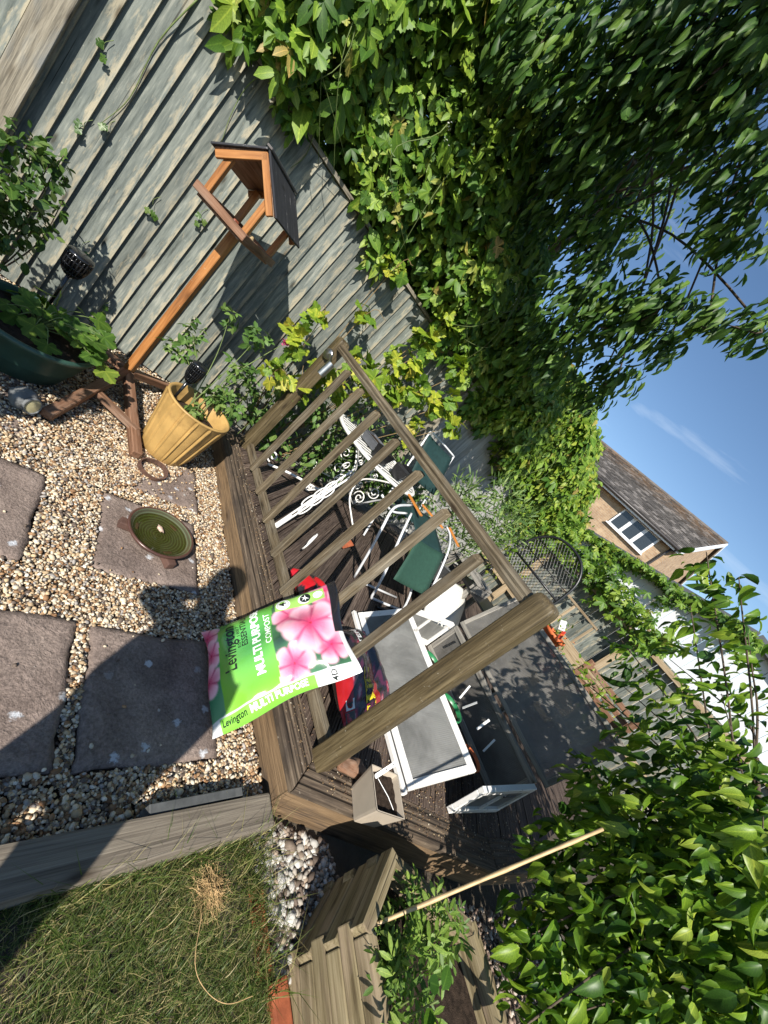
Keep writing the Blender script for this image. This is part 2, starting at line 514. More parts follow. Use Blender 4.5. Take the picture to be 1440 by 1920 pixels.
M['greenback'] = plain('deep_green_canvas', (0.010, 0.032, 0.031), 0.7, 0.3, var=0.2, nscale=30)
M['orangeplastic'] = plain('orange_varnished_arm', (0.45, 0.17, 0.035), 0.4, 0.4, var=0.15)
M['beigepot'] = plain('beige_plastic_pot', (0.44, 0.375, 0.295), 0.45, 0.4, var=0.1, nscale=8, dirt=(0.22, 0.18, 0.13), dpos=(0.58, 0.8))
M['labelwhite'] = plain('white_plastic_label', (0.78, 0.78, 0.76), 0.4, 0.4, var=0.03)
M['bamboo'] = plain('bamboo_cane', (0.46, 0.33, 0.17), 0.5, 0.4, var=0.25, nscale=20)
M['terracotta'] = plain('terracotta_edging', (0.27, 0.075, 0.032), 0.75, 0.3, var=0.3, nscale=20, bumpk=0.3, dirt=(0.15, 0.07, 0.04), dpos=(0.55, 0.75))
M['orangepot'] = plain('orange_clay_pot', (0.56, 0.13, 0.04), 0.6, 0.35, var=0.2)
M['redplastic'] = plain('red_plastic', (0.5, 0.05, 0.03), 0.4, 0.4, var=0.1)
M['slate'] = plain('grey_tile_strip', (0.075, 0.078, 0.078), 0.7, 0.35, var=0.3, nscale=20, dirt=(0.2, 0.2, 0.19))
M['ink'] = plain('black_ink', (0.012, 0.016, 0.012), 0.35, 0.5, var=0.05)
M['inkwhite'] = plain('white_ink', (0.78, 0.80, 0.78), 0.35, 0.5, var=0.02)
M['inkyellow'] = plain('yellow_ink', (0.72, 0.55, 0.02), 0.35, 0.5, var=0.05)
M['straw'] = plain('dry_straw', (0.42, 0.28, 0.13), 0.8, 0.3, var=0.35, nscale=40)
M['cladding'] = plain('white_cladding', (0.62, 0.64, 0.66), 0.5, 0.4, var=0.05, nscale=4)
M['roofgrey'] = plain('grey_roof_edge', (0.085, 0.09, 0.10), 0.7, 0.35, var=0.2)
M['gutter'] = plain('dark_gutter', (0.03, 0.026, 0.026), 0.4, 0.5)
M['upvc'] = plain('white_window_frame', (0.74, 0.75, 0.76), 0.35, 0.45, var=0.03)
M['curtain'] = plain('net_curtain', (0.42, 0.42, 0.40), 0.9, 0.1, var=0.25, nscale=3)
M['skin'] = plain('skin', (0.45, 0.28, 0.2), 0.5, 0.4)
M['cloth'] = plain('grey_cloth', (0.12, 0.13, 0.16), 0.9, 0.2)
def glass(name, col=(0.03, 0.035, 0.04)):
    m, nt, b = newmat(name)
    b.inputs['Base Color'].default_value = (*col, 1)
    b.inputs['Roughness'].default_value = 0.06
    b.inputs['Specular IOR Level'].default_value = 0.8
    return m
M['glass'] = glass('dark_window_glass')
def poly(name, tint, ribs, alpha):
    """twin-wall polycarbonate sheet: scuffed, ribbed, lets some light through"""
    m, nt, b = newmat(name)
    v = oc(nt)
    n = noise(nt, v, 5, 7, 0.65, 0.5)
    cr = ramp(nt, [(0.3, tuple(x * 0.6 for x in tint)), (0.7, tuple(min(1, x * 1.3) for x in tint))])
    nt.links.new(n.outputs['Fac'], cr.inputs['Fac'])
    sp = noise(nt, v, 22, 6, 0.75, 0.6)
    sr = ramp(nt, [(0.66, (0, 0, 0)), (0.72, (0.8, 0.8, 0.8))])
    nt.links.new(sp.outputs['Fac'], sr.inputs['Fac'])
    nt.links.new(mix(nt, sr.outputs['Color'], cr.outputs['Color'], (0.45, 0.44, 0.40)), b.inputs['Base Color'])
    b.inputs['Roughness'].default_value = 0.28
    s = N(nt, 'ShaderNodeSeparateXYZ')
    nt.links.new(v, s.inputs[0])
    bump(nt, b, math_(nt, 'SINE', math_(nt, 'MULTIPLY', s.outputs['X'], 2 * math.pi / ribs)), 0.22, 0.002)
    t = N(nt, 'ShaderNodeBsdfTransparent')
    t.inputs['Color'].default_value = (0.85, 0.88, 0.86, 1)
    ms = N(nt, 'ShaderNodeMixShader')
    ms.inputs[0].default_value = alpha
    nt.links.new(b.outputs[0], ms.inputs[1])
    nt.links.new(t.outputs[0], ms.inputs[2])
    nt.links.new(ms.outputs[0], nt.nodes['Material Output'].inputs['Surface'])
    return m
M['polycarb'] = poly('ribbed_polycarbonate', (0.21, 0.21, 0.20), 0.010, 0.22)
M['polylid'] = poly('smoky_polycarbonate', (0.15, 0.142, 0.13), 0.0105, 0.22)
# leaves
M['creeper'] = leafmat('creeper_leaf', [(0.0, (0.032, 0.085, 0.010)), (0.45, (0.080, 0.165, 0.017)), (0.8, (0.145, 0.245, 0.026)), (0.96, (0.20, 0.28, 0.04)), (1.0, (0.26, 0.20, 0.06))])
M['creeperpale'] = leafmat('young_creeper_leaf', [(0.0, (0.06, 0.13, 0.014)), (0.6, (0.145, 0.235, 0.025)), (0.96, (0.235, 0.29, 0.035)), (1.0, (0.27, 0.20, 0.06))])
M['cherry'] = leafmat('cherry_leaf', [(0.0, (0.020, 0.055, 0.010)), (0.6, (0.052, 0.118, 0.018)), (1.0, (0.11, 0.19, 0.03))], trans=0.24)
M['apple'] = leafmat('apple_leaf', [(0.0, (0.022, 0.062, 0.010)), (0.25, (0.05, 0.12, 0.012)), (0.5, (0.095, 0.185, 0.015)), (0.85, (0.165, 0.265, 0.024)), (1.0, (0.24, 0.31, 0.045))], rough=0.4, trans=0.3)
M['vine'] = leafmat('vine_leaf', [(0.0, (0.07, 0.15, 0.018)), (0.5, (0.15, 0.235, 0.020)), (0.9, (0.25, 0.30, 0.028)), (1.0, (0.28, 0.24, 0.035))], rough=0.5)
M['bramble'] = leafmat('cane_leaf', [(0.0, (0.045, 0.105, 0.022)), (0.6, (0.095, 0.18, 0.04)), (1.0, (0.15, 0.22, 0.06))])
M['mallow'] = leafmat('mallow_leaf', [(0.0, (0.045, 0.105, 0.014)), (0.6, (0.085, 0.165, 0.022)), (1.0, (0.14, 0.21, 0.03))], rough=0.55, trans=0.35)
M['rosebush'] = leafmat('glossy_bush_leaf', [(0.0, (0.025, 0.065, 0.012)), (0.6, (0.055, 0.115, 0.02)), (1.0, (0.12, 0.18, 0.05))], rough=0.4, spec=0.35)
M['grass'] = leafmat('grass_blade', [(0.0, (0.045, 0.080, 0.014)), (0.40, (0.085, 0.13, 0.024)), (0.66, (0.17, 0.185, 0.055)), (1.0, (0.38, 0.31, 0.15))], rough=0.5, veins=False)
M['feathery'] = leafmat('grey_green_leaf', [(0.0, (0.05, 0.10, 0.03)), (0.6, (0.11, 0.19, 0.05)), (1.0, (0.19, 0.26, 0.08))])
M['herb'] = leafmat('herb_leaf', [(0.0, (0.06, 0.12, 0.022)), (0.6, (0.13, 0.225, 0.035)), (1.0, (0.20, 0.28, 0.06))], trans=0.28)
M['pink'] = leafmat('pink_petal', [(0.0, (0.55, 0.05, 0.22)), (1.0, (0.7, 0.12, 0.33))])
M['white_petal'] = leafmat('white_petal', [(0.0, (0.6, 0.62, 0.55)), (1.0, (0.75, 0.75, 0.7))])
M['orange_petal'] = leafmat('orange_petal', [(0.0, (0.6, 0.10, 0.02)), (1.0, (0.7, 0.2, 0.03))])

def slabmat():
    m, nt, b = newmat('riven_paving')
    v, rw = oc(nt), orand(nt)
    n1 = noise(nt, v, 5, 8, 0.62, 0.3, rw)
    cr = ramp(nt, [(0.28, (0.128, 0.096, 0.080)), (0.5, (0.222, 0.172, 0.145)), (0.78, (0.34, 0.27, 0.225))])
    nt.links.new(n1.outputs['Fac'], cr.inputs['Fac'])
    n3 = noise(nt, v, 110, 4, 0.7, 0.0, rw)
    r3 = ramp(nt, [(0.3, (0.55, 0.55, 0.55)), (0.7, (1.4, 1.4, 1.4))])
    nt.links.new(n3.outputs['Fac'], r3.inputs['Fac'])
    c = mix(nt, 1.0, cr.outputs['Color'], r3.outputs['Color'], 'MULTIPLY')
    # bird lime: a few scattered pale splashes with ragged outline
    vo = N(nt, 'ShaderNodeTexVoronoi')
    vo.voronoi_dimensions = '2D'
    vo.inputs['Scale'].default_value = 9.0
    dn = noise(nt, v, 60, 5, 0.7)
    vm = N(nt, 'ShaderNodeVectorMath', operation='ADD')
    sc_ = N(nt, 'ShaderNodeVectorMath', operation='SCALE')
    sc_.inputs['Scale'].default_value = 0.045
    nt.links.new(dn.outputs['Color'], sc_.inputs[0])
    vw = N(nt, 'ShaderNodeVectorMath', operation='ADD')
    cw = N(nt, 'ShaderNodeCombineXYZ')
    nt.links.new(rw, cw.inputs[0])
    nt.links.new(rw, cw.inputs[1])
    nt.links.new(v, vw.inputs[0])
    nt.links.new(cw.outputs[0], vw.inputs[1])
    nt.links.new(vw.outputs[0], vm.inputs[0])
    nt.links.new(sc_.outputs[0], vm.inputs[1])
    nt.links.new(vm.outputs[0], vo.inputs['Vector'])
    vr = ramp(nt, [(0.08, (1, 1, 1)), (0.15, (0, 0, 0))])
    nt.links.new(vo.outputs['Distance'], vr.inputs['Fac'])
    sp = ramp(nt, [(0.58, (0, 0, 0)), (0.66, (0.95, 0.95, 0.95))])
    sx = N(nt, 'ShaderNodeSeparateColor')
    nt.links.new(vo.outputs['Color'], sx.inputs[0])
    nt.links.new(sx.outputs[0], sp.inputs['Fac'])
    fac = mix(nt, 1.0, vr.outputs['Color'], sp.outputs['Color'], 'MULTIPLY')
    c = mix(nt, fac, c, (0.50, 0.51, 0.53))
    nt.links.new(c, b.inputs['Base Color'])
    b.inputs['Roughness'].default_value = 0.85
    b.inputs['Specular IOR Level'].default_value = 0.2
    n2 = noise(nt, v, 14, 9, 0.62, 0.8, rw)
    bump(nt, b, math_(nt, 'ADD', n2.outputs['Fac'], math_(nt, 'MULTIPLY', n3.outputs['Fac'], 0.35)), 0.9, 0.016)
    return m
M['slab'] = slabmat()
def groundmat():
    m, nt, b = newmat('earth')
    v = oc(nt)
    n = noise(nt, v, 4, 8, 0.65)
    cr = ramp(nt, [(0.3, (0.035, 0.027, 0.019)), (0.7, (0.10, 0.08, 0.055))])
    nt.links.new(n.outputs['Fac'], cr.inputs['Fac'])
    nt.links.new(cr.outputs['Color'], b.inputs['Base Color'])
    b.inputs['Roughness'].default_value = 0.95
    bump(nt, b, noise(nt, v, 70, 5, 0.6).outputs['Fac'], 0.8, 0.01)
    return m
M['earth'] = groundmat()
M['stones'] = colattr('gravel_stones', 0.75, 0.3, 0.25, 90, mul=0.8)
def bowlmat():
    m, nt, b = newmat('green_ringed_glaze')
    v = oc(nt)
    s = N(nt, 'ShaderNodeVectorMath', operation='LENGTH')
    sep = N(nt, 'ShaderNodeSeparateXYZ')
    nt.links.new(v, sep.inputs[0])
    cb = N(nt, 'ShaderNodeCombineXYZ')
    nt.links.new(sep.outputs[0], cb.inputs[0])
    nt.links.new(sep.outputs[1], cb.inputs[1])
    n = noise(nt, v, 18, 3)
    nt.links.new(cb.outputs[0], s.inputs[0])
    d = math_(nt, 'ADD', s.outputs['Value'], math_(nt, 'MULTIPLY', n.outputs['Fac'], 0.006))
    wv = math_(nt, 'SINE', math_(nt, 'MULTIPLY', d, 2 * math.pi / 0.0135))
    cr = ramp(nt, [(0.0, (0.056, 0.052, 0.026)), (0.7, (0.072, 0.070, 0.034)), (1.0, (0.095, 0.115, 0.064))])
    nt.links.new(math_(nt, 'ADD', math_(nt, 'MULTIPLY', wv, 0.5), 0.5), cr.inputs['Fac'])
    nt.links.new(cr.outputs['Color'], b.inputs['Base Color'])
    b.inputs['Roughness'].default_value = 0.25
    return m
M['bowl'] = bowlmat()
def watermat():
    m, nt, b = newmat('shallow_water')
    b.inputs['Base Color'].default_value = (0.55, 0.6, 0.42, 1)
    b.inputs['Roughness'].default_value = 0.02
    b.inputs['IOR'].default_value = 1.33
    t = N(nt, 'ShaderNodeBsdfTransparent')
    t.inputs['Color'].default_value = (0.72, 0.74, 0.52, 1)
    g = N(nt, 'ShaderNodeBsdfGlossy')
    g.inputs['Roughness'].default_value = 0.03
    ms = N(nt, 'ShaderNodeMixShader')
    ms.inputs[0].default_value = 0.05
    nt.links.new(t.outputs[0], ms.inputs[1])
    nt.links.new(g.outputs[0], ms.inputs[2])
    nt.links.new(ms.outputs[0], nt.nodes['Material Output'].inputs['Surface'])
    return m
M['water'] = watermat()
def brickmat(name, scale, c1, c2, mortar):
    m, nt, b = newmat(name)
    v = oc(nt)
    s = N(nt, 'ShaderNodeSeparateXYZ')
    nt.links.new(v, s.inputs[0])
    c = N(nt, 'ShaderNodeCombineXYZ')
    nt.links.new(math_(nt, 'ADD', s.outputs[0], s.outputs[1]), c.inputs[0])
    nt.links.new(s.outputs[2], c.inputs[1])
    br = N(nt, 'ShaderNodeTexBrick')
    br.inputs['Color1'].default_value = (*c1, 1)
    br.inputs['Color2'].default_value = (*c2, 1)
    br.inputs['Mortar'].default_value = (*mortar, 1)
    br.inputs['Scale'].default_value = scale
    br.inputs['Mortar Size'].default_value = 0.012
    br.inputs['Brick Width'].default_value = 0.5
    br.inputs['Row Height'].default_value = 0.17
    nt.links.new(c.outputs[0], br.inputs['Vector'])
    n = noise(nt, v, 3, 6, 0.7)
    nr = ramp(nt, [(0.3, (0.75, 0.72, 0.7)), (0.7, (1.2, 1.2, 1.15))])
    nt.links.new(n.outputs['Fac'], nr.inputs['Fac'])
    nt.links.new(mix(nt, 1.0, br.outputs['Color'], nr.outputs['Color'], 'MULTIPLY'), b.inputs['Base Color'])
    b.inputs['Roughness'].default_value = 0.85
    return m
M['brick'] = brickmat('buff_brick', 2.2, (0.33, 0.215, 0.13), (0.43, 0.305, 0.19), (0.38, 0.33, 0.26))
M['tile'] = plain('grey_roof_tile', (0.135, 0.115, 0.10), 0.8, 0.3, var=0.35, nscale=2.5, dirt=(0.21, 0.13, 0.075), dpos=(0.55, 0.8), dscale=0.7)

# ------------------------------------------------------------------ ground, gravel, slabs, lawn
def sheet(name, poly, z, mat, sub=0):
    v = [(x, y, z) for x, y in poly]
    return tag(ob(name, v, [tuple(range(len(v)))], mat), kind='structure')
sheet('ground', [(-60, -60), (90, -60), (90, 60), (-60, 60)], -0.06, M['earth'])
sheet('gravel_bed', [(-2.2, 0.36), (1.235, 0.36), (1.235, 3.42), (-2.2, 3.42)], -0.016, M['soil'])
ICO_V, ICO_F = None, None
def ico():
    global ICO_V, ICO_F
    bm = bmesh.new()
    bmesh.ops.create_icosphere(bm, subdivisions=1, radius=1)
    ICO_V = np.array([v.co for v in bm.verts])
    bm.verts.index_update()
    ICO_F = np.array([[v.index for v in f.verts] for f in bm.faces])
    bm.free()
ico()
def rotm(n, tilt):
    """random orientation: any heading, limited tilt"""
    a = rng.uniform(0, 2 * np.pi, n)
    t = rng.normal(0, tilt, n)
    u = rng.uniform(0, 2 * np.pi, n)
    ca, sa, ct, st = np.cos(a), np.sin(a), np.cos(t), np.sin(t)
    Rz = np.zeros((n, 3, 3)); Rz[:, 0, 0] = ca; Rz[:, 0, 1] = -sa; Rz[:, 1, 0] = sa; Rz[:, 1, 1] = ca; Rz[:, 2, 2] = 1
    Rx = np.zeros((n, 3, 3)); Rx[:, 0, 0] = 1; Rx[:, 1, 1] = ct; Rx[:, 1, 2] = -st; Rx[:, 2, 1] = st; Rx[:, 2, 2] = ct
    cu, su = np.cos(u), np.sin(u)
    Ru = np.zeros((n, 3, 3)); Ru[:, 0, 0] = cu; Ru[:, 0, 1] = -su; Ru[:, 1, 0] = su; Ru[:, 1, 1] = cu; Ru[:, 2, 2] = 1
    return Ru @ Rx @ Rz
def stones(name, P, size, palette, wts, flat=(0.45, 0.7), tilt=0.45):
    n = len(P)
    s = rng.lognormal(0, 0.28, n) * size
    sc3 = np.stack([s * rng.uniform(0.9, 1.35, n), s * rng.uniform(0.65, 0.95, n), s * rng.uniform(*flat, n)], 1)
    base = ICO_V[None] * (1 + rng.uniform(-0.13, 0.13, (n, len(ICO_V), 1)))
    V = np.einsum('nij,nkj->nki', rotm(n, tilt), base * sc3[:, None, :]) + P[:, None, :]
    F = (ICO_F[None] + (np.arange(n) * len(ICO_V))[:, None, None]).reshape(-1, 3)
    pal = np.array(palette)
    ci = rng.choice(len(pal), n, p=np.array(wts) / sum(wts))
    c = pal[ci] * rng.uniform(0.7, 1.2, (n, 1))
    c = np.concatenate([c, np.ones((n, 1))], 1)
    C = np.repeat(c, len(ICO_V), 0)
    me = npmesh(name, V.reshape(-1, 3), F, M['stones'], True, col=C)
    o = link(bpy.data.objects.new(name, me))
    return o
SLABS = [  # x0, x1, y0, y1, top z, label
    (0.575, 1.045, 0.53, 1.015, 0.004, 'riven brown slab in front of the compost bag, half in shadow'),
    (0.03, 0.525, 0.535, 1.03, 0.003, 'riven brown slab beside the lawn edge, cut by the left picture edge'),
    (-0.17, 0.325, 1.245, 1.735, 0.004, 'riven brown slab left of the bird bath slab, cut by the left picture edge'),
    (0.55, 1.02, 1.285, 1.785, 0.000, 'worn slab under the green bird bath bowl'),
    (0.60, 1.06, 1.90, 2.33, -0.004, 'slab nearly buried in gravel at the foot of the yellow pot'),
    (-0.22, 0.24, 1.95, 2.4, -0.006, 'dark slab beside the green tub, largely under gravel'),
]
PAL = [(0.58, 0.48, 0.34), (0.47, 0.34, 0.20), (0.31, 0.185, 0.095), (0.66, 0.59, 0.47), (0.12, 0.09, 0.07), (0.33, 0.30, 0.27), (0.23, 0.125, 0.06)]
PWT = [26, 22, 14, 13, 14, 10, 8]
n = 150000
P = np.stack([rng.uniform(-0.45, 1.225, n), rng.uniform(0.375, 3.4, n), rng.normal(-0.008, 0.0055, n)], 1)
k, px, py, vis = in_view(P, 260)
keep = vis & (k > 0)
bury = rng.uniform(0, 1, n)
for i, (x0, x1, y0, y1, z, _) in enumerate(SLABS):
    ins = (P[:, 0] > x0 - 0.004) & (P[:, 0] < x1 + 0.004) & (P[:, 1] > y0 - 0.004) & (P[:, 1] < y1 + 0.004)
    if i < 3:
        keep &= ~ins | (ins & (bury > 0.9985))
    elif i == 3:   # gravel spills over the far edge
        spill = (P[:, 1] - y0) / (y1 - y0) - 0.9 + 0.10 * np.sin(P[:, 0] * 17)
        keep &= ~ins | (bury < np.clip(spill * 6, 0.003, 1))
    elif i == 4:
        spill = (P[:, 1] - y0) / (y1 - y0) - 1.35 * (P[:, 0] - x0) / (x1 - x0) + 0.35 + 0.12 * np.sin(P[:, 0] * 23)
        keep &= ~ins | (bury < np.clip(spill * 4, 0.03, 1))
    else:
        keep &= ~ins | (bury < 0.35)
    P[:, 2] = np.where(ins, z + 0.006, P[:, 2])
# stones are smaller to the eye far off: thin them a little there
P = P[keep & (rng.uniform(0, 1, n) < np.clip(1.15 - 0.22 * (P[:, 1]), 0.42, 1))]
tag(stones('gravel', P, 0.0063, PAL, PWT), 'cream and brown pea gravel between the paving slabs', 'gravel', kind='stuff')

def slab(x0, x1, y0, y1, z, label, i):
    r = np.random.default_rng(40 + i)
    n = 22
    cx, cy = (x0 + x1) / 2, (y0 + y1) / 2
    v, f = [], []
    for a in range(n + 1):
        for c in range(n + 1):
            u, w_ = a / n, c / n
            x = x0 + (x1 - x0) * u - cx
            y = y0 + (y1 - y0) * w_ - cy
            e = min(u, 1 - u, w_, 1 - w_)
            wob = 0.006 * math.sin(9 * u + 7 * i) * (1 if min(w_, 1 - w_) < 0.02 else 0) + r.normal(0, 0.0016)
            wob2 = 0.006 * math.sin(11 * w_ + 3 * i) * (1 if min(u, 1 - u) < 0.02 else 0) + r.normal(0, 0.0016)
            dz = -0.007 * max(0, 1 - e / 0.05) ** 2 + 0.0022 * math.sin(5 * u + 8 * w_ * w_ + i) + r.normal(0, 0.0005)
            v.append((x + wob2 * (e < 0.03), y + wob * (e < 0.03), dz))
    for a in range(n):
        for c in range(n):
            f.append((a * (n + 1) + c, (a + 1) * (n + 1) + c, (a + 1) * (n + 1) + c + 1, a * (n + 1) + c + 1))
    ring = [a * (n + 1) for a in range(n + 1)] + [n * (n + 1) + c for c in range(1, n + 1)] + [a * (n + 1) + n for a in range(n - 1, -1, -1)] + [c for c in range(n - 1, 0, -1)]
    o = len(v)
    for q in ring:
        v.append((v[q][0], v[q][1], -0.045))
    for a in range(len(ring)):
        b = (a + 1) % len(ring)
        f.append((ring[b], ring[a], o + a, o + b))
    s = ob('paving_slab', v, f, M['slab'], None, True, Matrix.Translation((cx, cy, z)) @ Matrix.Rotation(R(r.uniform(-0.6, 0.6)), 4, 'Z'))
    tag(s, label, 'paving slab', 'riven paving slabs laid in the gravel')
for i, s in enumerate(SLABS):
    slab(*s, i)

# lawn
sheet('lawn', [(-1.2, -1.4), (1.13, -1.4), (1.155, 0.27), (-1.2, 0.27)], -0.012, M['earth'])
def blades(name, n, box, h, wdt, seed, lean=0.5, curl=0.5, mat='grass', dens=None):
    r = np.random.default_rng(seed)
    P = np.stack([r.uniform(box[0], box[1], n), r.uniform(box[2], box[3], n), np.full(n, box[4])], 1)
    if dens is not None:
        P = P[r.uniform(0, 1, n) < dens(P)]
    k, px, py, vis = in_view(P, 260)
    P = P[vis & (k > 0)]
    n = len(P)
    a = r.uniform(0, 2 * np.pi, n)
    H = h * r.lognormal(0, 0.35, n)
    L = np.abs(r.normal(lean, 0.35, n))
    d = np.stack([np.cos(a), np.sin(a), np.zeros(n)], 1)
    s = np.stack([-np.sin(a), np.cos(a), np.zeros(n)], 1) * (wdt * r.uniform(0.6, 1.3, n))[:, None]
    up = np.array([0, 0, 1.0])
    p1 = P + 0.5 * H[:, None] * (up + 0.5 * L[:, None] * d)
    p2 = P + H[:, None] * ((1 - 0.35 * curl * L)[:, None] * up + (1.5 * L)[:, None] * d)
    V = np.stack([P - s, P + s, p1 - 0.75 * s, p1 + 0.75 * s, p2], 1).reshape(-1, 3)
    o = (np.arange(n) * 5)[:, None]
    F = np.concatenate([np.array([[0, 1, 3]]) + o, np.array([[0, 3, 2]]) + o, np.array([[2, 3, 4]]) + o], 0)
    lv = np.repeat(np.clip(r.beta(1.6, 1.7, n) + 0.18 * np.sin(P[:, 0] * 11) * np.sin(P[:, 1] * 13), 0, 0.999), 5)
    me = npmesh(name, V, F, M[mat], True, attr=lv)
    return link(bpy.data.objects.new(name, me))
M['grassjoin'] = M['grass']
tag(blades('grass', 105000, (-0.3, 1.15, -0.9, 0.27, -0.012), 0.020, 0.0010, 5, 0.85,
           dens=lambda P: 0.55 + 0.45 * (np.sin(P[:, 0] * 9 + 1) * np.sin(P[:, 1] * 11) > -0.3)), 'short green grass of the lawn', 'grass', kind='stuff')
tag(blades('long_grass', 5200, (0.3, 1.2, -0.35, 0.27, -0.012), 0.085, 0.0014, 6, 0.55,
           dens=lambda P: np.clip(np.exp(-((P[:, 0] - 1.15) / 0.06) ** 2) * (P[:, 1] > -0.12) + np.exp(-((P[:, 1] - 0.255) / 0.03) ** 2) * (P[:, 0] > 0.5) * 0.8, 0, 1)),
    'long grass growing along the sleeper and the brick edging', 'grass', kind='stuff')

# sleeper between lawn and gravel
sl_ = board('timber_sleeper', (-1.3, 0.318, 0.012), (1.205, 0.318, 0.012), 0.108, 0.10, M['sleeper'], b=0.008, seg=2)
tag(sl_, 'long grey timber sleeper between the lawn and the gravel', 'sleeper')
t = tag(board('edging_strip', (0.765, 0.389, 0.010), (1.095, 0.394, 0.010), 0.030, 0.085, M['slate'], b=0.003), 'thin grey strip of stone set on edge against the sleeper', 'edging')
# dry grass clump
def wires(n, c, rx, rz, rad, seed, ln=(0.6, 1.6)):
    r = random.Random(seed)
    parts = []
    for i in range(n):
        a, b = r.uniform(0, 6.28), r.uniform(0.1, 1)
        p = Vector((c[0] + rx * b * math.cos(a), c[1] + rx * b * math.sin(a), c[2] + rz * r.random() * (1 - b * b)))
        pts = [p]
        h = r.uniform(0, 6.28)
        for q in range(5):
            h += r.uniform(-0.9, 0.9)
            stp = rx * r.uniform(*ln) * 0.28
            p = p + Vector((math.cos(h) * stp, math.sin(h) * stp, r.uniform(-0.4, 0.4) * rz * 0.4))
            p.z = max(p.z, c[2])
            pts.append(p)
        parts.append(tube(pts, rad, 3, cap=False))
    return join(parts)
v, f = wires(260, (0.975, 0.165, -0.002), 0.036, 0.030, 0.0006, 3)
tag(ob('dry_grass_clump', v, f, M['straw']), 'clump of dry straw-coloured grass lying on the lawn', 'dry grass', kind='stuff')
v, f = tube(smoothpath([(0.93, 0.12, 0.03), (0.9, 0.03, 0.035), (0.93, -0.03, 0.03), (0.99, -0.075, 0.028), (1.07, -0.09, 0.03)], 5), 0.0010, 5)
tag(ob('dry_stalk', v, f, M['straw']), 'long pale dry stalk lying across the lawn', 'stalk')
# terracotta edging bricks along the lawn
for i, (y0, y1, lb) in enumerate([(-0.345, -0.09, 'terracotta edging brick at the bottom edge of the picture, beside the planter'), (-0.08, 0.13, 'terracotta edging brick half hidden by long grass beside the white pebbles')]):
    tag(board('edging_brick', (1.165 - 0.02 * i, y0, -0.020 - 0.026 * i), (1.172 - 0.02 * i, y1, -0.020 - 0.030 * i), 0.06, 0.08, M['terracotta'], b=0.006, seg=2), lb, 'brick', 'terracotta bricks edging the lawn')
# white pebbles beside the deck, darker chippings under the apple tree
n = 2000
P = np.stack([rng.uniform(1.19, 1.55, n), rng.uniform(-0.12, 0.31, n), rng.normal(-0.045, 0.009, n)], 1)
P = P[(P[:, 1] < 0.30 - 0.45 * (P[:, 0] - 1.28))]
tag(stones('pebbles', P, 0.0112, [(0.46, 0.44, 0.40), (0.36, 0.32, 0.27), (0.26, 0.20, 0.15), (0.12, 0.09, 0.07)], [4, 3, 2, 3], (0.6, 0.85)), 'white rounded pebbles between the deck corner and the planter', 'pebbles', kind='stuff')
n = 8500
P = np.stack([rng.uniform(1.3, 3.2, n), rng.uniform(-1.3, 0.0, n), rng.normal(-0.055, 0.006, n)], 1)
P = P[(P[:, 1] < -0.02 - 0.43 * (P[:, 0] - 1.9))]
tag(stones('chippings', P, 0.0105, [(0.33, 0.25, 0.19), (0.42, 0.35, 0.29), (0.16, 0.11, 0.085), (0.52, 0.47, 0.42)], [4, 3, 3, 1]), 'brown stone chippings on the bed under the apple tree', 'chippings', kind='stuff')

# ------------------------------------------------------------------ deck
ZD = 0.135
def clip(poly, nx, ny, d):
    """keep the side nx*x+ny*y <= d"""
    out = []
    for i in range(len(poly)):
        a, b = poly[i], poly[(i + 1) % len(poly)]
        da, db = nx * a[0] + ny * a[1] - d, nx * b[0] + ny * b[1] - d
        if da <= 0: out.append(a)
        if (da < 0 < db) or (db < 0 < da):
            t = da / (da - db)
            out.append((a[0] + t * (b[0] - a[0]), a[1] + t * (b[1] - a[1])))
    return out
def poly_board(name, poly, z0, z1, ang, mat, parent, bev=0.003):
    """flat board of any outline; grain runs along the heading ang"""
    cx = sum(p[0] for p in poly) / len(poly)
    cy = sum(p[1] for p in poly) / len(poly)
    Mw = Matrix.Translation((cx, cy, (z0 + z1) / 2)) @ Matrix.Rotation(ang, 4, 'Z')
    Mi = Mw.inverted()
    h = (z1 - z0) / 2
    loc = [Mi @ Vector((x, y, 0)) for x, y in poly]
    area = sum(loc[i].x * loc[(i + 1) % len(loc)].y - loc[(i + 1) % len(loc)].x * loc[i].y for i in range(len(loc)))
    if area < 0: loc.reverse()
    n = len(loc)
    c = Vector((0, 0, 0))
    v = [(p.x, p.y, -h) for p in loc] + [(p.x, p.y, h - bev) for p in loc]
    for i, p in enumerate(loc):
        e0 = (p - loc[i - 1]).normalized()
        e1 = (loc[(i + 1) % n] - p).normalized()
        q = p + bev * (Vector((-e0.y, e0.x, 0)) + Vector((-e1.y, e1.x, 0)))
        v.append((q.x, q.y, h))
    f = [tuple(range(n))[::-1], tuple(2 * n + i for i in range(n))]
    for i in range(n):
        j = (i + 1) % n
        f += [(i, j, n + j, n + i), (n + i, n + j, 2 * n + j, 2 * n + i)]
    return ob(name, v, f, mat, parent, False, Mw)
deck = thing('timber_deck', 'low brown timber deck with grooved diagonal boards and a flat edge board', 'decking', (1.215, 0.34, -0.05))
A0, A1 = (1.215, 2.87), (1.250, 0.345)            # front edge
B1 = (2.545, -0.215)                              # end of the slanting side
C1 = (3.35, -0.40)
OUT = [A0, A1, B1, C1, (6.1, -0.4), (6.1, 2.87)]
def inset(p, q, d):
    dx, dy = q[0] - p[0], q[1] - p[1]
    l = math.hypot(dx, dy)
    return (-dy / l * d, dx / l * d)
EW = 0.158
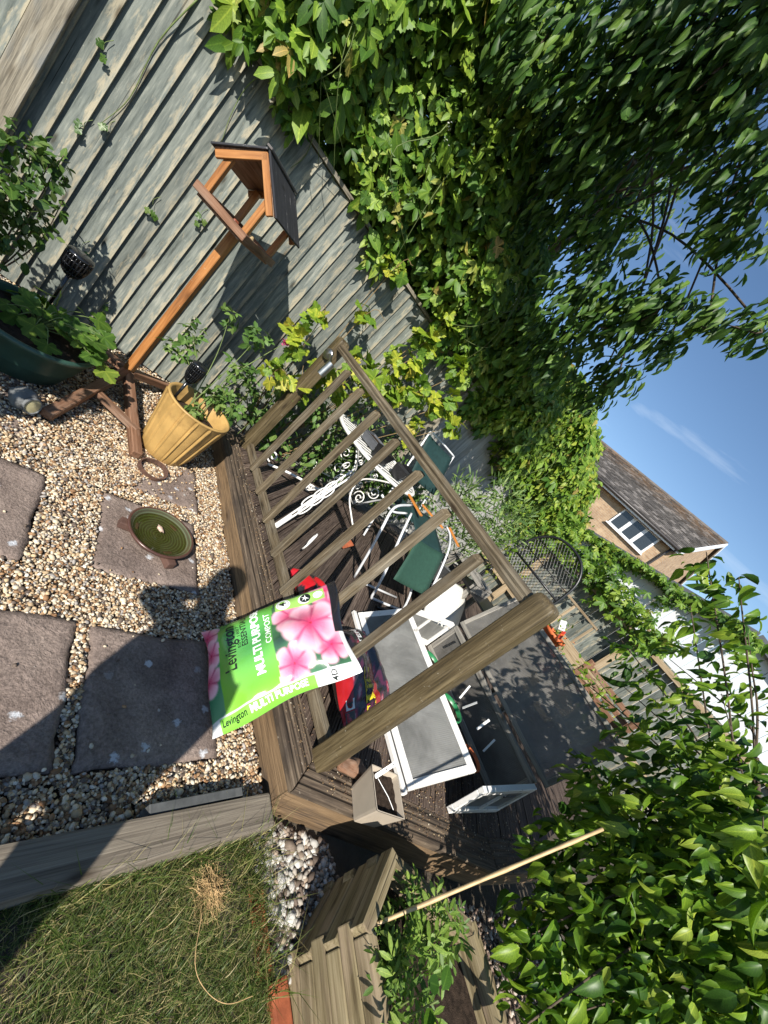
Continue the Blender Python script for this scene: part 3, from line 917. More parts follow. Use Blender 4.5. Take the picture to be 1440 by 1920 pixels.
def meet(p, q, r, s):
    d1 = (q[0] - p[0], q[1] - p[1]); d2 = (s[0] - r[0], s[1] - r[1])
    den = d1[0] * d2[1] - d1[1] * d2[0]
    t = ((r[0] - p[0]) * d2[1] - (r[1] - p[1]) * d2[0]) / den
    return (p[0] + t * d1[0], p[1] + t * d1[1])
def off(p, q, d):
    n_ = inset(p, q, d)
    return (p[0] + n_[0], p[1] + n_[1]), (q[0] + n_[0], q[1] + n_[1])
a_in, b_in, c_in = off(A0, A1, EW), off(A1, B1, EW), off(B1, C1, EW)
I1 = meet(*a_in, *b_in)
I2 = meet(*b_in, *c_in)
g = 0.0035
poly_board('edge_board', [A0, A1, (I1[0], I1[1]), a_in[0]], ZD - 0.03, ZD, math.atan2(A1[1] - A0[1], A1[0] - A0[0]), M['deckframe'], deck, 0.005)
poly_board('edge_board', [(A1[0] + 0.006, A1[1] - 0.001), B1, I2, (I1[0] + 0.006, I1[1])], ZD - 0.03, ZD - 0.002, math.atan2(B1[1] - A1[1], B1[0] - A1[0]), M['deckframe'], deck, 0.005)
poly_board('edge_board', [(B1[0] + 0.005, B1[1]), C1, c_in[1], (I2[0] + 0.005, I2[1])], ZD - 0.03, ZD - 0.003, math.atan2(C1[1] - B1[1], C1[0] - B1[0]), M['deckframe'], deck, 0.005)
def fascia(p, q, z0, z1, t=0.024, back=0.006):
    n_ = inset(p, q, back + t / 2)
    board('fascia', (p[0] + n_[0], p[1] + n_[1], (z0 + z1) / 2), (q[0] + n_[0], q[1] + n_[1], (z0 + z1) / 2), t, z1 - z0, M['fascia'], deck, b=0.002)
fascia(A0, A1, -0.05, ZD - 0.031)
fascia(A1, B1, -0.10, ZD - 0.031)
fascia(B1, C1, -0.10, ZD - 0.031)
INN = [a_in[0], I1, I2, c_in[1], (6.1, -0.28), (6.1, 2.87)]
ang = R(45)
ux, uy = math.cos(ang), math.sin(ang)
nx, ny = -uy, ux
bw = 0.118
ds = [nx * p[0] + ny * p[1] for p in INN]
k = min(ds)
while k < max(ds):
    pl = clip(clip([(p[0] + 0, p[1]) for p in INN], -nx, -ny, -(k + 0.003)), nx, ny, k + bw - 0.003)
    if len(pl) >= 3:
        ar = abs(sum(pl[i][0] * pl[(i + 1) % len(pl)][1] - pl[(i + 1) % len(pl)][0] * pl[i][1] for i in range(len(pl)))) / 2
        if ar > 0.004:
            dz = random.uniform(-0.0015, 0.0015)
            poly_board('deck_board', pl, ZD - 0.028 + dz, ZD - 0.004 + dz, ang, M['deck'], deck, 0.002)
    k += bw
# leaf litter and crumbs on the edge boards and the deck
n = 900
P = np.stack([rng.normal(1.355, 0.035, n), rng.uniform(0.4, 2.8, n), np.full(n, 0.1355)], 1)
P = P[(P[:, 0] > 1.23) & (P[:, 0] < 1.42)]
n2 = 14000
P2 = np.stack([rng.uniform(1.4, 3.2, n2), rng.uniform(-0.3, 1.6, n2), rng.uniform(0.133, 0.137, n2)], 1)
P2 = P2[(P2[:, 1] > 0.345 - 0.44 * (P2[:, 0] - 1.28) + 0.03) & (rng.uniform(0, 1, n2) < np.exp(-((P2[:, 1] - 0.15) / 0.4) ** 2))]
P = np.concatenate([P, P2])
tag(stones('leaf_litter', P, 0.0028, [(0.22, 0.14, 0.07), (0.36, 0.27, 0.16), (0.10, 0.06, 0.04), (0.5, 0.44, 0.34)], [4, 2, 4, 1], (0.2, 0.45)), 'brown crumbs and shavings lying on the deck boards', 'litter', kind='stuff')

# ------------------------------------------------------------------ railing
rail = thing('deck_railing', 'weathered wooden railing with square balusters along the front of the deck', 'railing', (1.42, 0.43, ZD))
def bal(y, z0, z1):
    """square baluster with slanted top, attached to the front of the rails"""
    s = 0.0205
    x = 1.414
    tw = random.uniform(-0.05, 0.05)
    L = z1 - z0
    ch = 0.004
    # local X up, Y = -world y ... outline with chamfered corners
    pr = [(-s + ch, -s), (s - ch, -s), (s, -s + ch), (s, s - ch), (s - ch, s), (-s + ch, s), (-s, s - ch), (-s, -s + ch)]
    v = [(-L / 2, p[0], p[1]) for p in pr] + [(L / 2 - 0.026 * (p[1] + s) / s * 0.5, p[0], p[1]) for p in pr]
    f = [tuple(range(8))[::-1], tuple(range(8, 16))] + [(i, (i + 1) % 8, 8 + (i + 1) % 8, 8 + i) for i in range(8)]
    Mw = frame((x, y, z0), (x + random.uniform(-.002, .002), y + random.uniform(-.005, .005), z1), (-1, 0, 0)) @ Matrix.Rotation(tw, 4, 'X')
    return ob('baluster', v, f, M['rail'], rail, False, Mw)
for y in (2.425, 2.15, 1.862, 1.567, 1.284, 0.996, 0.72):
    bal(y, 0.165, 1.195)
def post(y, top, s=0.046):
    """rounded-top square post"""
    pr = []
    r_ = 0.009
    for cx, cy, a0 in ((s - r_, s - r_, 0), (-s + r_, s - r_, 90), (-s + r_, -s + r_, 180), (s - r_, -s + r_, 270)):
        for k in range(4):
            a = R(a0 + 30 * k)
            pr.append((cx + r_ * math.cos(a), cy + r_ * math.sin(a)))
    n = len(pr)
    zs = [(-0.055, 1.0)] + [(top - 0.055 - ZD, 1.0), (top - 0.032 - ZD, 0.985), (top - 0.016 - ZD, 0.93), (top - 0.005 - ZD, 0.80), (top - ZD, 0.55), (top + 0.002 - ZD, 0.0)]
    v, f = [], []
    for z, k in zs:
        v += [(z, p[0] * k, p[1] * k) for p in pr]
    for i in range(len(zs) - 1):
        for j in range(n):
            v2 = (j + 1) % n
            f.append((i * n + j, i * n + v2, (i + 1) * n + v2, (i + 1) * n + j))
    o = ob('post', v, f, M['post'], rail, True, frame((1.436, y, ZD - 0.5), (1.436, y, ZD + 0.5), (-1, 0, 0)))
    return o
post(0.432, 1.298).data.update()
pl_ = post(2.79, 1.29)
for o_ in (pl_,):
    pass
board('bottom_rail', (1.44, 0.48, 0.178), (1.44, 2.745, 0.178), 0.036, 0.058, M['rail'], rail, b=0.004)
# handrail: moulded section with a rounded groove along the front
sec = [(-0.030, -0.026), (-0.034, -0.008), (-0.026, 0.0), (-0.030, 0.012), (-0.018, 0.027), (0.006, 0.031), (0.028, 0.026), (0.034, 0.008), (0.034, -0.026)]
Lh = 2.745 - 0.475
v = [(-Lh / 2, p[0], p[1]) for p in sec] + [(Lh / 2, p[0], p[1]) for p in sec]
nS = len(sec)
f = [tuple(range(nS)), tuple(range(nS, 2 * nS))[::-1]] + [(i, nS + i, nS + (i + 1) % nS, (i + 1) % nS) for i in range(nS)]
Mh = Matrix(((0, 1, 0, 1.437), (1, 0, 0, (2.745 + 0.475) / 2), (0, 0, 1, 1.234), (0, 0, 0, 1)))
ob('handrail', v, [q[::-1] for q in f], M['rail'], rail, False, Mh)
# steel wall spotlight on the far post
sp = thing('spotlight', 'small steel cylinder spotlight fixed to the far railing post', 'spotlight', (1.40, 2.74, 1.15))
cvt, cft = tube([(0, 0, 0), (0, 0, 0.052)], 0.021, 20)
def at(p, d, up=(0, 0, 1)):
    z = Vector(d).normalized()
    x = Vector(up).cross(z)
    if x.length < 1e-4: x = Vector((1, 0, 0))
    x.normalize()
    y = z.cross(x)
    Mx = Matrix((x, y, z)).transposed().to_4x4()
    Mx.translation = Vector(p)
    return Mx
v, f = tube([(0, 0, -0.055), (0, 0, 0.055)], 0.030, 24, cap=False)
v2, f2 = lathe([(0.030, 0.055), (0.026, 0.055), (0.025, 0.03), (0.0, 0.03)], 24)
v3, f3 = lathe([(0.0, -0.055), (0.030, -0.055)], 24)
vv, ff = join([(v, f), (v2, f2), (v3, f3)])
ob('lamp_head', vv, ff, M['steel'], sp, True, at((1.335, 2.52, 1.075), (-0.12, -0.10, -1)))
vr, fr = lathe([(0.0, 0.0), (0.038, 0.0), (0.041, 0.005), (0.041, 0.016), (0.034, 0.022), (0.0, 0.022)], 24)
ob('wall_plate', vr, fr, M['steel'], sp, True, at((1.389, 2.735, 1.14), (-0.9, -0.45, 0)))
tv, tf = tube(smoothpath([(1.385, 2.72, 1.14), (1.36, 2.66, 1.15), (1.345, 2.59, 1.14), (1.338, 2.53, 1.11)], 4), 0.011, 8)
ob('bracket', tv, tf, M['steel'], sp, True)

# ------------------------------------------------------------------ fence
YF = 3.43
def fence_board(x, w_, z0, z1, mat, parent, thick=0.033, yf=YF):
    L = z1 - z0
    hw = w_ / 2 + 0.006
    # local X up, local Y = -world x, local Z = toward the garden (-y)
    v = []
    for sx in (-L / 2, L / 2):
        v += [(sx, hw, 0.0), (sx, hw, 0.006), (sx, -hw + 0.002, thick), (sx, -hw, thick - 0.003), (sx, -hw, 0.0)]
    f = [(0, 1, 2, 3, 4)[::-1], (5, 6, 7, 8, 9)] + [(i, (i + 1) % 5, 5 + (i + 1) % 5, 5 + i) for i in range(5)]
    cup = random.uniform(-0.003, 0.003)
    o = ob('fence_board', v, f, mat, parent, False, frame((x, yf + random.uniform(-0.002, 0.002), z0), (x + random.uniform(-.004, .004), yf, z1), (0, -1, 0)) @ Matrix.Rotation(random.uniform(-0.012, 0.012), 4, 'X'))
    return o
fen = thing('featheredge_fence', 'tall fence of faded blue-grey vertical feather-edge boards behind the bird table', 'fence', (-1.5, YF, 0))
x = -0.455
while x < 3.2:
    fence_board(x, 0.0965, 0.0, 1.955 + random.uniform(-0.004, 0.004), M['fence'], fen)
    x += 0.0965 * random.uniform(0.95, 1.05)
x = -0.60
while x > -1.0:
    fence_board(x, 0.10, 0.0, 1.95, M['fence'], fen)
    x -= 0.10
board('fence_post', (-0.474, YF - 0.055, 0), (-0.474, YF - 0.055, 2.05), 0.118, 0.075, M['fencepost'], fen, (0, -1, 0), b=0.004)
board('capping', (-0.42, YF - 0.02, 1.974), (3.24, YF - 0.02, 1.974), 0.055, 0.03, M['fencepost'], fen, b=0.004)
board('gravel_board', (-0.42, YF + 0.012, 0.02), (3.24, YF + 0.012, 0.02), 0.02, 0.12, M['greywood'], fen, b=0.002)
fen2 = thing('stepped_fence', 'farther fence panel of silvery boards, stepped up and hung with creeper', 'fence', (3.3, YF, 0))
x = 3.33
while x < 7.0:
    fence_board(x, 0.105, 0.0, 2.03, M['fencefar'], fen2, 0.022, YF + 0.02)
    x += 0.105
board('capping', (3.28, YF, 2.045), (7.05, YF, 2.045), 0.055, 0.03, M['fencepost'], fen2, b=0.004)
board('fence_post', (3.265, YF - 0.01, 0), (3.265, YF - 0.01, 2.1), 0.09, 0.09, M['fencepost'], fen2, (0, -1, 0), b=0.004)

# ------------------------------------------------------------------ bird table
PHI = R(53.5)
BR = Vector((math.cos(PHI), math.sin(PHI), 0))      # ridge, away from us
BG = Vector((math.sin(PHI), -math.cos(PHI), 0))     # gable, to the right
BC = Vector((0.395, 2.72, 0))
bt = thing('bird_table', 'orange-brown wooden bird table with black felt roof standing by the fence', 'bird table', (0.55, 2.9, 0))
def bp(g_, r_, z): return BC + g_ * BG + r_ * BR + Vector((0, 0, z))
ZE, HW, RI, LN = 1.466, 0.205, 0.182, 0.47
sl_len = math.hypot(HW, RI)
for s in (-1, 1):
    # felted roof slope
    up = (RI * s * BG + Vector((0, 0, HW))).normalized()
    a, b_ = bp(s * (HW + 0.012), LN / 2, ZE - 0.012), bp(0, LN / 2, ZE + RI)
    p0 = (a + b_) / 2 - BR * (LN / 2 + 0.008) + up * 0.012
    p1 = (a + b_) / 2 + BR * (LN / 2 + 0.008) + up * 0.012
    board('roof_felt', p0, p1, sl_len + 0.018, 0.011, M['felt'], bt, up, b=0.002)
    board('roof_board', p0 - up * 0.011 + BR * 0.016, p1 - up * 0.011 - BR * 0.016, sl_len - 0.004, 0.009, M['oldorange'], bt, up, b=0.001)
    for rr in (0.012, LN - 0.012):   # gable rafters
        q0 = bp(s * (HW - 0.004), rr, ZE - 0.006) - up * 0.020
        q1 = bp(s * 0.002, rr, ZE + RI) - up * 0.020
        board('rafter', q0, q1, 0.020, 0.036, M['orange'], bt, up, b=0.002)
board('ridge_strip', bp(0, -0.012, ZE + RI + 0.022), bp(0, LN + 0.015, ZE + RI + 0.022), 0.034, 0.012, M['lath'], bt, b=0.002)
TZ, TH, T0, T1 = 1.272, 0.160, -0.01, 0.47
for rr in (T0 + 0.045, T1 - 0.045):
    for s in (-1, 1):
        board('roof_post', bp(s * (TH - 0.028), rr, TZ - 0.03), bp(s * (TH - 0.028), rr, ZE + 0.03), 0.036, 0.036, M['orange'], bt, BR, b=0.003)
board('tray_floor', bp(0, T0 + 0.01, TZ - 0.03), bp(0, T1 - 0.01, TZ - 0.03), 2 * TH - 0.03, 0.012, M['oldorange'], bt, b=0.002)
for rr in (T0, T1):
    board('tray_rail', bp(-TH - 0.012, rr, TZ), bp(TH + 0.012, rr, TZ), 0.020, 0.044, M['oldorange'], bt, b=0.003)
for s in (-1, 1):
    board('tray_rail', bp(s * TH, T0 + 0.0105, TZ - 0.001), bp(s * TH, T1 + 0.02, TZ - 0.001), 0.020, 0.044, M['oldorange'], bt, b=0.003)
PT = bp(0.0, 0.235, 0)
board('post', (PT.x, PT.y, 0.07), (PT.x, PT.y, TZ - 0.037), 0.052, 0.052, M['orange'], bt, BG, b=0.004)
for tip, zt in (((0.245, 2.13), 0.028), ((0.665, 2.14), 0.028), ((0.95, 3.25), 0.04), ((0.2, 3.2), 0.04)):
    board('leg', (PT.x + (tip[0] - PT.x) * 0.04, PT.y + (tip[1] - PT.y) * 0.04, 0.105), (tip[0], tip[1], zt), 0.055, 0.05, M['oldorange'], bt, b=0.005)
board('brace', (0.40, 2.53, 0.06), (0.648, 2.335, 0.06), 0.05, 0.034, M['oldorange'], bt, b=0.004)

def lump(name, loc, sc3, mat, label, cat, rz=0.0, seed=1):
    r = random.Random(seed)
    bm = bmesh.new(); bmesh.ops.create_icosphere(bm, subdivisions=3, radius=1)
    ph = [r.uniform(0, 6) for _ in range(4)]
    for q in bm.verts:
        c = q.co
        q.co = Vector((c.x * sc3[0], c.y * sc3[1], c.z * sc3[2])) * (1 + 0.16 * math.sin(4 * c.x + ph[0]) * math.cos(3 * c.y + ph[1]) + 0.08 * math.sin(9 * c.z + ph[2]))
    v = [tuple(q.co) for q in bm.verts]; bm.verts.index_update()
    f = [[q.index for q in w_.verts] for w_ in bm.faces]; bm.free()
    return tag(ob(name, v, f, mat, None, True, Matrix.Translation(loc) @ Matrix.Rotation(rz, 4, 'Z')), label, cat)
M['bread'] = plain('bread_crust', (0.46, 0.33, 0.17), 0.8, 0.2, var=0.2, nscale=40)
M['apple_skin'] = plain('red_apple_skin', (0.22, 0.06, 0.03), 0.5, 0.4, var=0.4, nscale=30)
lump('bread_crust', bp(TH - 0.015, 0.085, TZ + 0.014), (0.040, 0.022, 0.024), M['bread'], 'pale crust of bread on the right rim of the bird table tray', 'bread', PHI, 2)
lump('apple_scrap', bp(0.06, 0.045, TZ + 0.008), (0.026, 0.018, 0.026), M['apple_skin'], 'reddish scrap of food in the bird table tray', 'food scrap', PHI, 3)

# ------------------------------------------------------------------ pots, lamps, bowl, ring
def place(name, vf, mat, parent, loc, smooth=True, rz=0.0, tilt=None):
    Mx = Matrix.Translation(loc) @ Matrix.Rotation(rz, 4, 'Z')
    if tilt: Mx = Mx @ Matrix.Rotation(tilt[0], 4, tilt[1])
    return ob(name, vf[0], vf[1], mat, parent, smooth, Mx)
# tall mustard pot, sides faceted by raised ribs
yp = thing('yellow_pot', 'tapered mustard-yellow glazed flower pot in front of the fence', 'flower pot', (0.835, 2.36, 0.0))
def ribpot(prof, nrib, depth, seg=96):
    v, f = [], []
    for r_, z, d in prof:
        for k in range(seg):
            q = 2 * math.pi * k / seg
            c = math.cos(nrib * q)
            rr = r_ + d * depth * (max(0, c) ** 24 - 0.7 * max(0, math.cos(nrib * q + 0.9)) ** 24)
            v.append((rr * math.cos(q), rr * math.sin(q), z))
    for i in range(len(prof) - 1):
        for k in range(seg):
            k2 = (k + 1) % seg
            f.append((i * seg + k, i * seg + k2, (i + 1) * seg + k2, (i + 1) * seg + k))
    return v, f
H_ = 0.40
prof = [(0.0, 0.0, 0), (0.130, 0.0, 0), (0.138, 0.01, 0)] + [(0.138 + 0.058 * t, 0.01 + (H_ - 0.03) * t, 1) for t in [i / 8 for i in range(1, 9)]] + [(0.200, H_ - 0.012, 0), (0.204, H_ - 0.004, 0), (0.201, H_, 0), (0.188, H_, 0), (0.182, H_ - 0.01, 0), (0.165, 0.25, 0)]
place('pot_body', ribpot(prof, 15, 0.011, 240), M['yellowpot'], yp, (0.835, 2.36, 0.0))
sv, sf = lathe([(0.0, 0.30), (0.08, 0.303), (0.172, 0.295)], 32)
place('soil', (sv, sf), M['soil'], yp, (0.835, 2.36, 0.0))
# green tub
gp = thing('green_tub', 'large dark green plastic tub with rolled rim in the shade at left', 'flower pot', (0.02, 2.75, 0))
pr2 = [(0.0, 0.0), (0.20, 0.0), (0.215, 0.012), (0.245, 0.12), (0.249, 0.125), (0.252, 0.135), (0.279, 0.26), (0.290, 0.268), (0.296, 0.285), (0.294, 0.30), (0.284, 0.306), (0.272, 0.302), (0.266, 0.285), (0.25, 0.22)]
place('tub_body', lathe([(r_, z * 0.78) for r_, z in pr2], 64), M['greenpot'], gp, (0.04, 2.55, 0.0))
place('soil', lathe([(0.0, 0.202), (0.14, 0.205), (0.262, 0.195)], 32), M['soil'], gp, (0.04, 2.55, 0.0))
# solar lanterns: slotted black basket on a stake
def lantern(loc, h, r_, stake, label):
    t = thing('solar_lantern', label, 'garden lamp', (loc[0], loc[1], loc[2]), 'black solar stake lanterns')
    x, y, z = loc
    # basket: vertical bars between two hoops, with a cap
    prof = [(0.35, 0.0), (0.72, 0.16), (0.93, 0.42), (1.0, 0.68), (0.98, 0.86)]
    nb = 22
    for i in range(nb):
        a = 2 * math.pi * i / nb
        pts = smoothpath([(r_ * p * math.cos(a), r_ * p * math.sin(a), h * q) for p, q in prof], 3)
        v, f = tube(pts, r_ * 0.085, 4)
        ob('bar', v, f, M['blackplastic'], t, True, Matrix.Translation(loc))
    for p, q in ((0.93, 0.42), (0.72, 0.16), (1.0, 0.68)):
        v, f = tube([(r_ * p * math.cos(b), r_ * p * math.sin(b), h * q) for b in [2 * math.pi * k / 28 for k in range(28)]], r_ * 0.06, 5, closed=True)
        ob('hoop', v, f, M['blackplastic'], t, True, Matrix.Translation(loc))
    place('cap', lathe([(0.0, h * 1.02), (r_ * 0.7, h * 1.01), (r_ * 1.04, h * 0.95), (r_ * 1.06, h * 0.86), (r_ * 0.98, h * 0.84), (0.0, h * 0.84)], 28), M['blackplastic'], t, loc)
    place('diffuser', lathe([(0.0, 0.03 * h), (r_ * 0.3, 0.03 * h), (r_ * 0.62, h * 0.2), (r_ * 0.8, h * 0.5), (r_ * 0.8, h * 0.82)], 20), M['blackmetal'], t, loc)
    v, f = tube([(0, 0, 0.02 * h), (0, 0, -stake)], [0.011, 0.007], 8)
    ob('stake', v, f, M['blackplastic'], t, True, Matrix.Translation(loc))
lantern((0.715, 2.45, 0.46), 0.135, 0.045, 0.16, 'black solar stake lantern standing in the yellow pot')
lantern((0.055, 2.80, 0.46), 0.135, 0.06, 0.22, 'black solar stake lantern rising behind the leaves of the green tub')
# rock-shaped spotlight
rk = thing('rock_light', 'small grey rock-shaped garden light with round cream lens beside the green tub', 'garden lamp', (0.16, 2.13, 0))
bm = bmesh.new()
bmesh.ops.create_icosphere(bm, subdivisions=3, radius=0.055)
for v_ in bm.verts:
    c = v_.co
    v_.co = Vector((c.x * 1.0, c.y * 1.1, c.z * 0.95)) * (1 + 0.10 * math.sin(c.x * 70) * math.cos(c.y * 60) + 0.06 * math.sin(c.z * 120))
v = [tuple(q.co) for q in bm.verts]; bm.verts.index_update()
f = [[q.index for q in w_.verts] for w_ in bm.faces]; bm.free()
ob('rock_body', v, f, M['rockgrey'], rk, True, Matrix.Translation((0.148, 2.15, 0.045)))
place('lens_rim', lathe([(0.0, 0.0), (0.040, 0.0), (0.042, 0.012), (0.036, 0.018), (0.034, 0.012)], 28), M['rockgrey'], rk, (0, 0, 0))
bpy.data.objects[[o for o in W if o.startswith('lens_rim')][-1]].matrix_basis = at((0.178, 2.107, 0.055), (0.55, -0.75, 0.25))
place('lens', lathe([(0.0, 0.016), (0.02, 0.0155), (0.035, 0.012)], 28), M['lens'], rk, (0, 0, 0))
bpy.data.objects[[o for o in W if o == 'lens' or o.startswith('lens.')][-1]].matrix_basis = at((0.178, 2.107, 0.055), (0.55, -0.75, 0.25))
# bird bath bowl
bb = thing('bird_bath', 'round green ringed ceramic bowl of water with a dark red rim on small feet', 'bird bath', (0.797, 1.553, 0.0))
BL = Vector((0.797, 1.553, 0.008))
place('bowl', lathe([(0.0, 0.026), (0.06, 0.027), (0.10, 0.030), (0.128, 0.040), (0.146, 0.054), (0.151, 0.058)], 64), M['bowl'], bb, BL)
place('rim', lathe([(0.151, 0.058), (0.157, 0.061), (0.162, 0.058), (0.163, 0.052), (0.157, 0.044), (0.14, 0.026), (0.11, 0.018), (0.0, 0.014)], 64), M['bowlrim'], bb, BL)
wv_ = lathe([(0.0, 0.0), (0.08, 0.0), (0.1335, 0.0)], 64)
place('water', wv_, M['water'], bb, BL + Vector((0, 0, 0.043)))
for a in (175, 290, 50):
    a = R(a)
    c_ = BL + Vector((0.138 * math.cos(a), 0.138 * math.sin(a), 0.018))
    board('foot', c_ - Vector((math.cos(a), math.sin(a), 0)) * 0.035, c_ + Vector((math.cos(a), math.sin(a), 0)) * 0.045, 0.045, 0.038, M['feet'], bb, b=0.006, seg=2)
bm = bmesh.new(); bmesh.ops.create_icosphere(bm, subdivisions=2, radius=1)
v = [(q.co.x * 0.024 * (1 + 0.35 * math.sin(7 * q.co.y + 3 * q.co.x)), q.co.y * 0.013 * (1 + 0.5 * math.sin(9 * q.co.x)), q.co.z * 0.008) for q in bm.verts]; bm.verts.index_update()
f = [[q.index for q in w_.verts] for w_ in bm.faces]; bm.free()
tag(ob('shell', v, f, M['shellpink'], None, True, Matrix.Translation((0.792, 1.585, 0.053)) @ Matrix.Rotation(2.1, 4, 'Z')), 'pale pinkish shell lying in the bird bath bowl', 'shell')
# rusty ring
v, f = [], []
seg = 48
for k in range(seg):
    a = 2 * math.pi * k / seg
    for r_, z in ((0.066, -0.004), (0.074, -0.004), (0.074, 0.024), (0.066, 0.024)):
        v.append((r_ * math.cos(a) * 1.1, r_ * math.sin(a), z + 0.004 * math.sin(2 * a)))
for k in range(seg):
    for j in range(4):
        f.append((k * 4 + j, k * 4 + (j + 1) % 4, ((k + 1) % seg) * 4 + (j + 1) % 4, ((k + 1) % seg) * 4 + j))
tag(ob('iron_ring', v, f, M['rust'], None, False, Matrix.Translation((0.765, 2.09, 0.012)) @ Matrix.Rotation(0.16, 4, 'X')), 'rusty iron hoop lying on the gravel below the yellow pot', 'ring')

# ------------------------------------------------------------------ compost bags
def textmesh(s, size=1.0, bold=0.0, align='CENTER', shear=0.0, spacing=1.0, width=None):
    cu = bpy.data.curves.new('lettering', 'FONT')
    cu.body = s
    cu.size = size
    cu.align_x = align
    cu.align_y = 'CENTER'
    cu.offset = bold
    cu.shear = shear
    cu.space_character = spacing
    cu.resolution_u = 3
    o = bpy.data.objects.new('lettering', cu)
    COL.objects.link(o)
    dg = bpy.context.evaluated_depsgraph_get()
    me = o.evaluated_get(dg).to_mesh()
    bm = bmesh.new(); bm.from_mesh(me)
    bmesh.ops.triangulate(bm, faces=bm.faces)
    bm.verts.index_update()
    v = [(q.co.x, q.co.y) for q in bm.verts]
    if width:
        x0, x1 = min(p[0] for p in v), max(p[0] for p in v)
        k_ = width / (x1 - x0)
        v = [((p[0] - (x0 + x1) / 2) * k_, p[1]) for p in v]
    f = [[q.index for q in w_.verts] for w_ in bm.faces]
    bm.free()
    o.evaluated_get(dg).to_mesh_clear()
    bpy.data.objects.remove(o)
    bpy.data.curves.remove(cu)
    return v, f
class Bag:
    """pillow-shaped bag: a runs across (reading direction), b runs from the top edge of rest to the bottom"""
    def __init__(s, c00, c10, c01, c11, hi, lo, seed, lump=0.012):
        s.c = [Vector(q) for q in (c00, c10, c01, c11)]
        s.hi, s.lo = hi, lo
        s.r = random.Random(seed)
        s.ph = [s.r.uniform(0, 6.28) for _ in range(8)]
        s.lump = lump
        s.n = ((s.c[2] - s.c[0]).cross(s.c[1] - s.c[0])).normalized()
        if s.n.z < 0: s.n = -s.n
        s.la = (s.c[1] - s.c[0]).length
        s.lb = (s.c[2] - s.c[0]).length
    def flat(s, a, b):
        p = s.ph
        # ragged, pinched outline
        ea, eb = (abs(a - 0.5) * 2) ** 3, (abs(b - 0.5) * 2) ** 3
        a2 = a + 0.016 * math.sin(9 * b + p[0]) * ea - 0.030 * math.sin(math.pi * b) * ea * (1 if a > 0.5 else -1)
        b2 = b + 0.014 * math.sin(8 * a + p[1]) * eb - 0.028 * math.sin(math.pi * a) * eb * (1 if b > 0.5 else -1)
        return s.c[0] * (1 - a2) * (1 - b2) + s.c[1] * a2 * (1 - b2) + s.c[2] * (1 - a2) * b2 + s.c[3] * a2 * b2
    def pt(s, a, b, side=1, offs=0.0):
        e = max(0.0, min(a, 1 - a)) / 0.5
        g_ = max(0.0, min(b, 1 - b)) / 0.5
        k = (1 - (1 - e) ** 2.6) ** 0.62 * (1 - (1 - g_) ** 2.6) ** 0.62
        p = s.ph
        l = s.lump * k * (math.sin(7 * a + p[2]) * math.sin(6 * b + p[3]) + 0.6 * math.sin(15 * a + 4 * b + p[4]) + 0.5 * math.sin(13 * b - 5 * a + p[5]))
        # creases fanning out from the edges
        cr_ = 0.0055 * math.sin(34 * b + 5 * a + p[6] + 2 * math.sin(9 * a)) * max(0, 1 - e * 2.2) * min(1, e * 6) + 0.0035 * math.sin(30 * a + p[7]) * max(0, 1 - g_ * 2.2) * min(1, g_ * 6)
        # the filling has slumped downhill, leaving slack folds near the upper edge
        sl_ = 1.0 + 0.35 * (b - 0.5)
        fold = 0.011 * max(0, 1 - abs(b - 0.20 - 0.05 * math.sin(6 * a + p[0])) / 0.05) * math.sin(math.pi * a) + 0.008 * max(0, 1 - abs(b - 0.33 + 0.10 * (a - 0.5)) / 0.04) * max(0, math.sin(math.pi * (a * 1.3 - 0.2)))
        h = (s.hi * k * sl_ + l + cr_ - fold) if side > 0 else (-s.lo * k)
        return s.flat(a, b) + s.n * (h + offs)
    def build(s, name, colf, mat, parent, na=90, nb=120):
        V, Fc, Cc = [], [], []
        A = np.linspace(0, 1, na + 1); B = np.linspace(0, 1, nb + 1)
        for side in (1, -1):
            o = len(V)
            for a in A:
                for b in B:
                    V.append(s.pt(a, b, side)); Cc.append((*colf(a, b, side), 1))
            for i in range(na):
                for j in range(nb):
                    q = (o + i * (nb + 1) + j, o + (i + 1) * (nb + 1) + j, o + (i + 1) * (nb + 1) + j + 1, o + i * (nb + 1) + j + 1)
                    Fc.append(q if side > 0 else q[::-1])
        me = npmesh(name, np.array([tuple(q) for q in V]), np.array(Fc), mat, True, col=np.array(Cc))
        return link(bpy.data.objects.new(name, me), parent)
    def print_(s, name, vf, a0, b0, rot, mat, parent, aspect=None, offs=0.0016):
        """lay flat artwork (metres) on the bag: local x to reading direction, y to letter top; rot in quarter turns"""
        out = []
        for x, y in vf[0]:
            if rot == 0: da, db = x / s.la, y / s.lb
            elif rot == 1: da, db = y / s.la, -x / s.lb
            else: da, db = -y / s.la, x / s.lb
            out.append(s.pt(a0 + da, b0 + db, 1, offs))
        o = ob(name, out, vf[1], mat, parent)
        return o
def smooth01(x): return max(0.0, min(1.0, x))
def mixc(a, b, t): return tuple(p + (q - p) * t for p, q in zip(a, b))
FL = []
rr_ = random.Random(4)
for (a, b, r_) in [(0.90, 0.10, 0.13), (0.70, 0.36, 0.15), (0.24, 0.40, 0.15), (0.72, 0.10, 0.15), (0.30, 0.13, 0.14), (0.55, 0.24, 0.21),
                   (0.86, 0.97, 0.12), (0.66, 0.95, 0.11), (0.44, 0.98, 0.12)]:
    FL.append((a, b, r_, rr_.uniform(0, 6.28), rr_.uniform(0.0, 1.0)))
